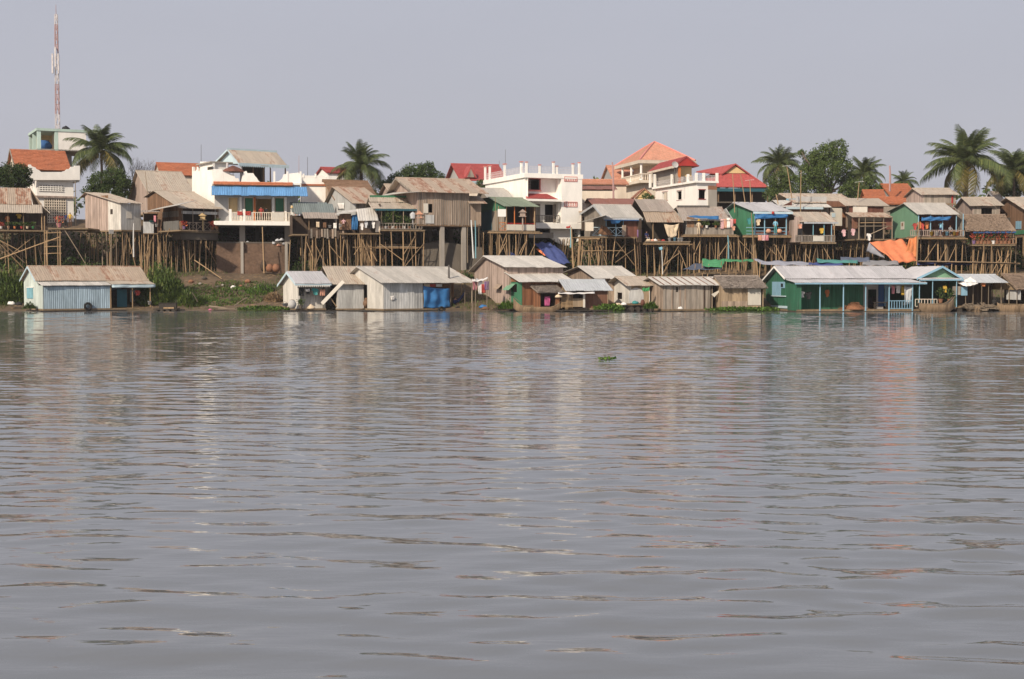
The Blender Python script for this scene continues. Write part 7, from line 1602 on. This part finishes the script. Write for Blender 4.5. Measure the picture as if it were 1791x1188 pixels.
gf = House('golden_gable', 'small golden temple-like gable below the salmon villa', 'building', 1108, 1145, 172, 350, a=2, D=5)
for sx in (0, gf.L): slope((gf.L / 2, -.2, gf.fz(329)), (gf.L / 2, 5, gf.fz(329)), (sx, -.2, gf.fz(346)), 'tile_salmon', gf.root)
MB().prism([(.3, 0, gf.fz(345)), (gf.L - .3, 0, gf.fz(345)), (gf.L / 2, 0, gf.fz(331))], (0, .1, 0)).build('gable_wall', 'yellow_wash', gf.root); gf.box('front_wall', .2, gf.L - .2, .1, .2, -3, gf.fz(345), 'yellow_wash')
# --- second white building with red-roofed penthouse
h = House('white_building', 'white corner building with small dark windows and red-roofed penthouse', 'building', 1218, 1252, 163, 376, 1146, 12)
L, D = h.L, h.D; zt = h.fz(320); gh = [h.ghole(1158, 336, 1167, 351), h.ghole(1183, 334, 1192, 350)]
holes_wall(0, D, -3, zt, gh, .25, 'y', 0).build('side_wall', 'white', h.root); holes_wall(.26, L, -3, zt, [h.hole(1222, 332, 1234, 348)], .25, 'x', 0).build('front_wall', 'white', h.root); h.box('right_wall', L - .2, L, .3, D, -3, zt, 'white'); h.box('inner_wall', 1.5, 1.6, .3, D, -3, zt, 'interior'); h.box('inner_wall', .3, L, 1.8, 1.9, -3, zt, 'interior')
h.box('roof_slab', -.35, L + .15, -.35, D + .3, zt, h.fz(316.5), 'white'); h.fbox('pier', 1239, 332, 1254, 376, -.12, -.003, 'concrete'); h.fbox('pier_brick', 1239, 325, 1254, 332, -.12, -.003, 'terracotta')
for (a_, b_, c_, d_) in ((1158, 336, 1167, 351), (1183, 334, 1192, 350)):
    w_ = h.gbox('window_frame', a_ - .6, b_ - 1, c_ + .6, b_, -.06, -.003, 'red_paint'); h.gbox('frame', a_ - .6, d_, c_ + .6, d_ + 1, -.06, -.003, 'red_paint', w_)
w_ = h.fbox('window_frame', 1221.5, 331, 1234.5, 332, -.06, -.003, 'red_paint'); h.fbox('frame', 1221.5, 348, 1234.5, 349, -.06, -.003, 'red_paint', w_)
zp = h.fz(316.5)
for px in (1139, 1147, 1177, 1205): y = h.gy(px); h.box('parapet_post', -.3, -.05, y - .13, y + .13, zp, h.fz(305, 0, y), 'white')
for px in (1216, 1229, 1252): x = h.fx(px); h.box('parapet_post', x - .13, x + .13, -.3, -.05, zp, h.fz(303, x, 0), 'white')
b = MB()
for k in range(50): y = D * k / 50; b.tube((-.15, y, zp), (-.15, y, h.fz(307)), .015, n=3)
for k in range(14): x = L * k / 14; b.tube((x, -.15, zp), (x, -.15, h.fz(307)), .03, n=4)
for z in (h.fz(307), h.fz(311)): b.tube((-.15, 0, z), (-.15, D, z), .03, n=4); b.tube((0, -.15, z), (L, -.15, z), .03, n=4)
b.build('parapet_railing', 'mast_white', h.root)['kind'] = 'stuff'
q = House('penthouse', 'small penthouse with dark red gable roof on the white corner building', 'building', 1182, 1212, 168, 318, 1141, 9)
zr = q.fz(274, q.L / 2, 0); ze_ = q.fz(290, 0, -.5); xm = q.L / 2
for sx in (-.5, q.L + .5): slope((xm, -.6, zr), (xm, q.D + .3, zr), (sx, -.6, ze_), 'tile_red', q.root)
MB().prism([(-.4, -.5, ze_), (q.L + .4, -.5, ze_), (xm, -.5, zr - .1)], (0, .1, 0)).build('gable_face', 'roof_redrust' if False else 'red_paint', q.root)
q.box('side_wall', 0, .2, 0, q.D, -.5, ze_, 'concrete'); q.box('front_wall', .2, q.L, .6, .8, -.5, ze_, 'yellow_wash'); q.box('corner_column', 0.21, .5, -.2, .1, -.5, ze_, 'orange_paint'); q.fbox('low_wall', 1184, 309, 1212, 318, -.2, -.1, 'concrete')
q.box('eave_beam', -.7, -.45, -.6, q.D, ze_ - .3, ze_ - .05, 'cream')
d_ = empty('satellite_dish', W(1180, 318, 164), 0, 'grey satellite dish beside the red-roofed penthouse', 'dish'); b = MB(); b.lathe([(.02, 0), (.25, .04), (.40, .13), (.39, .15), (.22, .06)], n=14); o = b.build('dish', 'greywash_or_shade', d_); o.rotation_euler = (math.radians(70), 0, .3); o.location = (0, 0, 1.9); pole('dish_mast', (0, .1, -.2), (0, .1, 1.9), .05, 'iron', d_)
# --- red hip-gable house
h = House('red_roof_house', 'large house with crimson hip-and-gable roof and cream gable', 'house', 1256, 1350, 178, 372, a=6, D=10)
L, D = h.L, h.D; ze_ = h.fz(327, 0, -.6); xm = h.fx(1288); zr = h.fz(287.5, xm, 2); zg = h.fz(303, xm, .8); xl, xr2 = h.fx(1266), h.fx(1311)
b1 = [(h.fx(1236, -.6), -.6, ze_), (h.fx(1345, -.6), -.6, ze_), (xr2, 1.0, zg), (xl, 1.0, zg)]
slab('front_hip', b1, .15, 'tile_red', h.root); slab('left_slope', [(h.fx(1232, 9), 9, h.fz(310, 0, 9)), (h.fx(1236, -.6), -.6, ze_), (xl, 1.0, zg), (xm, .8, zr), (xm, 9, zr)], .15, 'tile_red', h.root)
slab('left_slope', [(xm, .6, zr), (xm, 9, zr), (h.fx(1236, 3), 9, h.fz(300, 0, 9)), (xl - .2, .6, zg - .1)], .15, 'tile_red', h.root); slab('right_slope', [(xm, .6, zr), (xm, 9, zr), (h.fx(1345, -.6), 9, ze_ + .2), (h.fx(1345, -.6), -.6, ze_), (xr2 + .2, .6, zg - .1)], .15, 'tile_red', h.root)
MB().prism([(xl + .3, .9, zg), (xr2 - .3, .9, zg), (xm, .9, zr - .3)], (0, .1, 0)).build('gable_wall', 'yellow_wash', h.root)
h.box('eave_band', h.fx(1238), h.fx(1343), -.5, -.3, h.fz(335, 0, -.5), ze_ - .16, 'teal_dark'); h.box('back_wall', -.8, L, 3, 3.2, -2, ze_, 'interior'); 
for px in (1256, 1285, 1315, 1342): h.post(px, -2, ze_ - .5, .0, .12, 'timber')
h.box('porch_roof', -1, L * .4, -1.5, 1, h.fz(356), h.fz(354), 'concrete_dark')
# --- orange tile roofs at right
back_house('orange tiled gable house left of the bare plank storey', (0, 1600, 322.5), 345, 172, 'tile_orange', 'cream', 1527, 1560, 8, x0=-.3, gable='greywash_or_shade')
back_house('small orange roof at the left of the orange gable', (0, 1544, 333), 345, 168, 'tile_orange', 'cream', 1508, 1516, 5)
back_house('lower orange tiled roof before the orange gable', (0, 1585, 345.5), 357, 164, 'tile_orange', 'plank_grey', 1506, 1520, 5)
back_house('grey gabled cottage with white barge boards behind the right palm', (0, 1752, 336), 352, 175, 'roof_old', 'cream', 1722, 1745, 6, trim='white')
# --- antenna poles
AP = [(1285, 1281, 372, 304, 'left of three antenna poles before the crimson roof'), (1303, 1295, 354, 305, 'middle of three antenna poles before the crimson roof'), (1313, 1311, 354, 315, 'right of three antenna poles before the crimson roof'), (1385, 1376, 348, 291, 'leaning bamboo antenna pole before the bush'), (1400, 1401, 395, 298, 'tall bamboo pole before the broad tree'), (1500, 1503, 350, 318, 'short antenna pole right of the broad tree'), (1361, 1357, 357, 340, 'short thin pole at the foot of the bush')]
for a_, b_, y0, y1, lb in AP: 
    o = pole('antenna_pole', W(a_, y0, 156), W(b_, y1, 156), .06, 'bamboo'); tag(o, lb, 'pole', 'antenna poles')
for px, py, lb in ((1376, 291, 'thin aerial on the leaning bamboo pole'), (1311, 316, 'thin aerial on the right antenna pole'), (1503, 319, 'thin aerial on the short antenna pole')):
    p = W(px, py, 155.9); b = MB().tube((-.5, 0, 0), (.5, 0, .1), .02, n=4)
    for k in range(5): b.tube((-.45 + k * .22, -.25, .02 * k), (-.45 + k * .22, .25, .02 * k), .012, n=3)
    o = b.build('aerial', 'pipe_white'); o.location = p; tag(o, lb, 'aerial')
for px, y0, y1, lb in ((352, 290, 253, 'thin aerial rod above the villa stair block'), (523, 308, 272, 'red-tipped thin mast right of the villa pavilion'), (538, 310, 275, 'thinner mast beside the red-tipped one'), (1556, 335, 290, 'brown chimney-like post between palms at the right'), (884, 300, 262, 'thin aerial rod behind the bright white building')):
    tag(pole('thin_mast', W(px, y0, 170), W(px, y1, 170), .14 if px == 1556 else .03, 'mast_red' if px in (523, 1556) else 'iron'), lb, 'mast')

# ================================================================== trees and bank plants
palm('tall coconut palm left of the pinkish-brown roof', 177, 262, 172, 4.36, 345, 34, 3, 3)
palm('coconut palm rising behind the brown tiled roof', 632, 291, 178, 4.15, 330, 34, 5, 2)
palm('grey-green coconut palm beside the broad tree', 1364, 288, 185, 3.53, 345, 31, 7, 6, up=.9)
palm('large coconut palm with thick trunk at the right', 1690, 282, 168, 5.3, 345, 37, 9, -1, trunk=.28)
palm('small coconut palm right of the broad tree', 1512, 305, 186, 3.33, 345, 31, 11, -4)
palm('young coconut palm behind the orange gable', 1581, 318, 182, 2.08, 345, 23, 13)
palm('coconut palm half behind the right frame edge', 1772, 296, 178, 4.15, 345, 34, 15, 3)
tree('leafy_tree', 'broad leafy tree with visible trunk right of the grey-green palm', 1458, 350, 178, [(1440, 272, 22, 0), (1462, 262, 20, 0), (1425, 285, 22, 1), (1415, 305, 22, 0), (1448, 298, 24, -1), (1472, 290, 18, 0), (1408, 325, 20, 0), (1435, 325, 20, 0), (1478, 312, 16, 1), (1402, 268, 7, 0)], 'leaf_olive', 869, 0.23, 31, .32)
tree('leafy_tree', 'tall bush with yellowish leaves right of the crimson roof', 1365, 365, 168, [(1362, 318, 19, 0), (1372, 335, 20, 0), (1352, 340, 16, 0), (1380, 312, 12, 0)], 'leaf_olive', 993, 0.21, 32, .15)
tree('leafy_tree', 'green undergrowth at the foot of the small right palm', 1500, 355, 176, [(1490, 330, 18, 0), (1512, 325, 18, 0), (1500, 342, 16, 0), (1532, 333, 14, 0), (1550, 340, 10, 0), (1478, 338, 14, 0)], 'leaf_olive', 993, 0.21, 36, .15)
tree('leafy_tree', 'dark rounded tree behind the large plank house', 725, 345, 182, [(725, 304, 20, 0), (745, 300, 18, 0), (705, 310, 17, 0), (765, 312, 14, 0), (690, 318, 14, 0), (735, 318, 20, 0), (672, 325, 12, 0)], 'leaf_mid', 1242, 0.21, 33, .2)
tree('leafy_tree', 'dark dense tree left of the white tiled house', 20, 345, 160, [(15, 305, 22, 0), (38, 302, 16, 0), (-8, 308, 20, 0), (25, 320, 20, 0), (45, 318, 12, 0)], 'leaf_dark', 1407, 0.20, 34, .2)
tree('leafy_tree', 'green tree under the tall palm left of the pinkish-brown roof', 195, 370, 168, [(200, 308, 18, 0), (175, 318, 20, 0), (215, 320, 16, 0), (190, 335, 20, 0), (158, 335, 14, 0), (165, 350, 16, 0), (212, 335, 14, 0)], 'leaf_mid', 1324, 0.21, 35, .18)
tree('leafy_tree', 'small green tree beside the white corner building', 1137, 360, 166, [(1130, 345, 9, 0), (1138, 348, 7, 0)], 'leaf_mid', 1324, 0.16, 37, .08)
tree('leafy_tree', 'green treetop between the red roof and the bright white building', 840, 345, 172, [(842, 322, 9, 0), (848, 328, 8, 0)], 'leaf_mid', 1324, 0.18, 38, .08)
tree('leafy_tree', 'dark green trees at the right edge behind the plank house', 1780, 360, 180, [(1785, 325, 20, 0), (1760, 332, 15, 0), (1800, 305, 16, 0), (1762, 306, 15, 1), (1784, 296, 15, 1), (1752, 320, 12, 0)], 'leaf_mid', 1076, 0.23, 39, .2)
# bare tree
bt = empty('bare_tree', W(238, 345, 176), 0, 'leafless grey tree behind the pinkish-brown roof', 'tree'); bt.location.z = ground(bt.location.x, 176); rb_ = random.Random(3)
def branch(b, p, d, l, r, n):
    q = p + d * l; m_ = (p + q) / 2 + rnd_dir(rb_) * l * .06; b.path([p, m_, q], [r, r * .8, r * .6], 4)
    if n:
        for _ in range(3 if n > 2 else 2):
            dd = (d + rnd_dir(rb_, -.3) * .75 + Vector((.12, 0, .1))).normalized(); branch(b, q, dd, l * rb_.uniform(.6, .85), r * .6, n - 1)
b = MB(); b.tube((0, 0, -.5), (0, 0, 2.2), .2, .15, 7); b.build('trunk', 'twig', bt)
for dx in (-.5, .1, .7):
    b = MB(); branch(b, Vector((0, 0, 2.1)), Vector((dx, 0, 1)).normalized(), 1.7, .10, 5); b.build('limb', 'twig', bt)
# far trees seen in gaps
b = MB(); r_ = random.Random(77); fb = []
for k in range(46):
    x = -90 + 180 * k / 45 + r_.uniform(-2, 2); fb.append((Vector((x, 262 + r_.uniform(-6, 6), 17.0 + r_.uniform(-2, 1.5))), r_.uniform(3, 4.5)))
o = link('far_trees', crown_mesh(fb, 'leaf_olive', 9, 1.0, 5)); o['kind'] = 'stuff'; tag(o, 'distant line of grey-green trees behind the town', 'trees')

# bank vegetation
bush('reed_bush', 'tall green reeds left of the blue floating house', 14, 515, 144.5, 2.7, 4.2, 'leaf_grass', 3200, (.7, 1.4), 51, 'reeds', 2.0)
bush('reed_bush', 'tall green reeds right of the blue floating house', 282, 516, 144.5, 2.6, 4.2, 'leaf_grass', 3600, (.7, 1.4), 52, 'reeds', 2.2)
bush('reed_bush', 'lower green reeds sloping down beside the tall ones', 332, 520, 143.0, 1.5, 1.9, 'leaf_grass', 900, (.5, 1.0), 53, 'reeds', 1.5)
bush('weed_clump', 'leafy weeds by the small grey shed', 455, 505, 147, 1.4, 1.0, 'leaf_bright', 350, (.4, .8), 54, 'weeds', 1.3)
bush('weed_clump', 'low weeds in the middle of the bare bank', 405, 505, 147, 2.0, .5, 'leaf_bright', 300, (.3, .7), 55, 'weeds', 1.5)
bush('weed_clump', 'brownish weeds at the left of the small grey shed', 478, 518, 144, 1.0, 1.1, 'dry_straw', 350, (.4, .8), 56, 'weeds', .9)
bush('weed_clump', 'dry shrub below the landing by the left-edge house', 150, 460, 151, 1.8, 2.0, 'leaf_olive', 500, (.4, .9), 57, 'shrub', 1.3)
bush('weed_clump', 'green shrub on the slope left of the tall plank house', 812, 470, 150.5, 1.1, 1.3, 'leaf_mid', 350, (.4, .8), 58, 'shrub', 1.0)
bush('weed_clump', 'tuft of green grass at the bow of the canoe', 888, 540, 138.4, .9, 1.2, 'leaf_bright', 420, (.4, .8), 59, 'grass', .6)
bush('weed_clump', 'green tuft at the corner of the dark plank house', 1138, 540, 136.7, .7, 1.0, 'leaf_bright', 300, (.4, .7), 60, 'grass', .5)
bush('weed_clump', 'green tuft at the left corner of the blue floating house', 52, 540, 137.4, .6, .9, 'leaf_mid', 220, (.3, .6), 64, 'grass', .4)
hyacinth('patch of water hyacinth left of the small grey shed', 462, 541, 138.6, 2.6, 1.0, .45, 620, 1)
hyacinth('patch of water hyacinth before the brown sheet wall', 1064, 543, 137.0, 1.5, .8, .7, 520, 2)
hyacinth('low water hyacinth before the mat-walled house', 1292, 543, 136.6, 3.2, .7, .4, 620, 3)
hyacinth('strip of water hyacinth at the corner of the green floating house', 1340, 541, 136.5, 1.4, .6, .4, 260, 4)
hyacinth('small tuft of water plants floating on the open river', 1061, 630, CAMH / -S(630), .34, .2, .08, 60, 5, ls=.5)
for i, (px, py, Y, rx, h_, m_) in enumerate([(350, 498, 147.5, 1.6, .9, 'leaf_grass'), (385, 522, 143.5, 2.4, .5, 'leaf_bright'), (425, 520, 144, 2.2, .6, 'leaf_grass'), (440, 492, 149, 1.8, .6, 'leaf_grass'), (465, 498, 148, 1.6, 1.2, 'leaf_mid'), (400, 490, 149, 1.5, .7, 'leaf_grass'), (360, 515, 145, 1.4, .6, 'leaf_bright')]):
    bush('weed_clump', '%s weeds on the slope below the villa, %s' % (['dark green', 'fresh green', 'dull green', 'ragged', 'tall', 'thin', 'bright'][i], ['beside the lower reeds', 'near the mud', 'left of the straw-coloured clump', 'by the rubble', 'highest one beside the grey shed', 'under the rubble row', 'next to the lower reeds'][i]), px, py, Y, rx, h_ * .55, m_, 260, (.25, .5), 200 + i, 'weeds', 1.4)
# ground cover and litter on the bank
r_ = random.Random(21); b = MB(); d_ = MB()
for k in range(26000):
    x = r_.uniform(-62, 62); y = r_.uniform(140.2, 153); z = ground(x, y); v = noise.noise((x * .16, y * .2, 1.7)) + .25 * noise.noise((x * .7, y * .7, 4.0))
    if z < .05: continue
    if v > (.0 if -37 < x < -20 else .05):
        l = r_.uniform(.15, .5); q = Vector((r_.gauss(0, .35), r_.gauss(0, .35), 1)).normalized() * l; s = Vector((r_.uniform(-1, 1), r_.uniform(-1, 1), 0)).normalized() * .03; p = Vector((x, y, z - .02)); b.poly([p - s, p + s, p + q])
    elif k % 4 == 0:
        l = r_.uniform(.2, .7); q = Vector((r_.gauss(0, 1), r_.gauss(0, .6), .25 * r_.random())).normalized() * l; p = Vector((x, y, z + .01)); s = Vector((0, .0, .025)); d_.poly([p - s, p + q, p + s + Vector((.02, .03, 0))])
o = b.build('bank_grass', 'leaf_grass'); o['kind'] = 'stuff'; tag(o, 'short green weeds covering parts of the bank', 'grass')
o = d_.build('bank_litter', 'dry_straw'); o['kind'] = 'stuff'; tag(o, 'dry stalks and litter strewn over the bank', 'litter')
# driftwood and sticks by the water
for i, (a_, b_, lb) in enumerate([((382, 541), (436, 543), 'long pale log at the water edge left of the hyacinth'), ((365, 536), (400, 541), 'grey log lying on the mud by the reeds'), ((410, 535), (433, 520), 'thin stick poking out of the mud'), ((336, 512), (346, 528), 'slanting board stuck in the mud by the reeds'), ((340, 455), (388, 488), 'fallen bamboo pole leaning below the latticed porch')]):
    tag(pole('driftwood', W(a_[0], a_[1], 139.6 if i < 4 else 151), W(b_[0], b_[1], 139.9 if i < 4 else 149.5), .12 if i < 2 else .06, 'bamboo_grey' if i != 4 else 'bamboo'), lb, 'stick')
for i in range(14):
    px = 320 + 14 * i + r_.uniform(-5, 5); Y = 149 + r_.uniform(-1, 1.5); p = W(px, 485, Y); p.z = ground(p.x, Y) + .05
    b = MB(); b.lathe([(.05, -.08), (.22, -.02), (.24, .08), (.08, .2)], n=7)
    for q in range(len(b.v)): v = b.v[q]; b.v[q] = (v[0] * (1 + .4 * noise.noise((v[0] * 5 + i, v[1] * 5, 1))), v[1], v[2])
    o = b.build('rubble_stone', R.choice(['concrete', 'c_white', 'terracotta', 'concrete_dark'])); o.location = p; o.scale = (r_.uniform(.7, 1.6),) * 3; tag(o, 'lump of rubble on the bank below the villa, %s from the left' % ['first', 'second', 'third', 'fourth', 'fifth', 'sixth', 'seventh', 'eighth', 'ninth', 'tenth', 'eleventh', 'twelfth', 'thirteenth', 'last'][i], 'rubble', 'rubble on the bank')
sack('pink plastic bag at the water edge left of the pale log', W(368, 543, 138.9), 'c_magenta', .22)

# dark leaves added to deepen the shade on the cut bank under the houses
b = MB(); r_ = random.Random(8)
for k in range(30000):
    x = r_.uniform(-64, 64); y = r_.uniform(155.5, 162.6); z = ground(x, y) + r_.random() ** 2 * (1.2 + .8 * noise.noise((x * .3, y * .3, 9)))
    d = (rnd_dir(r_) + Vector((0, -.4, .2))).normalized(); leaf_card(b, Vector((x, y, z)), d, rnd_dir(r_), r_.uniform(.3, .6), r_.uniform(.12, .25), r_)
o = b.build('shade_fill_leaves', 'leaf_dark'); o['kind'] = 'stuff'; tag(o, 'dark leaves added to deepen the shade under the stilt houses', 'shade filler')

# ------------------------------------------------------------------ hazy river air round the whole place
b = MB().box(-905, 905, -405, 1405, -4.2, 46.0); o = b.build('haze', None); o['kind'] = 'stuff'; tag(o, 'thin pale haze in the river air', 'haze')
hm = bpy.data.materials.new('haze'); hm.use_nodes = True; hn = hm.node_tree; hn.nodes.clear()
ho = hn.nodes.new('ShaderNodeOutputMaterial'); hv = hn.nodes.new('ShaderNodeVolumePrincipled')
hv.inputs['Color'].default_value = (.86, .87, .93, 1); hv.inputs['Density'].default_value = .00018; hv.inputs['Anisotropy'].default_value = .0
hn.links.new(hv.outputs[0], ho.inputs['Volume']); o.data.materials.append(hm)
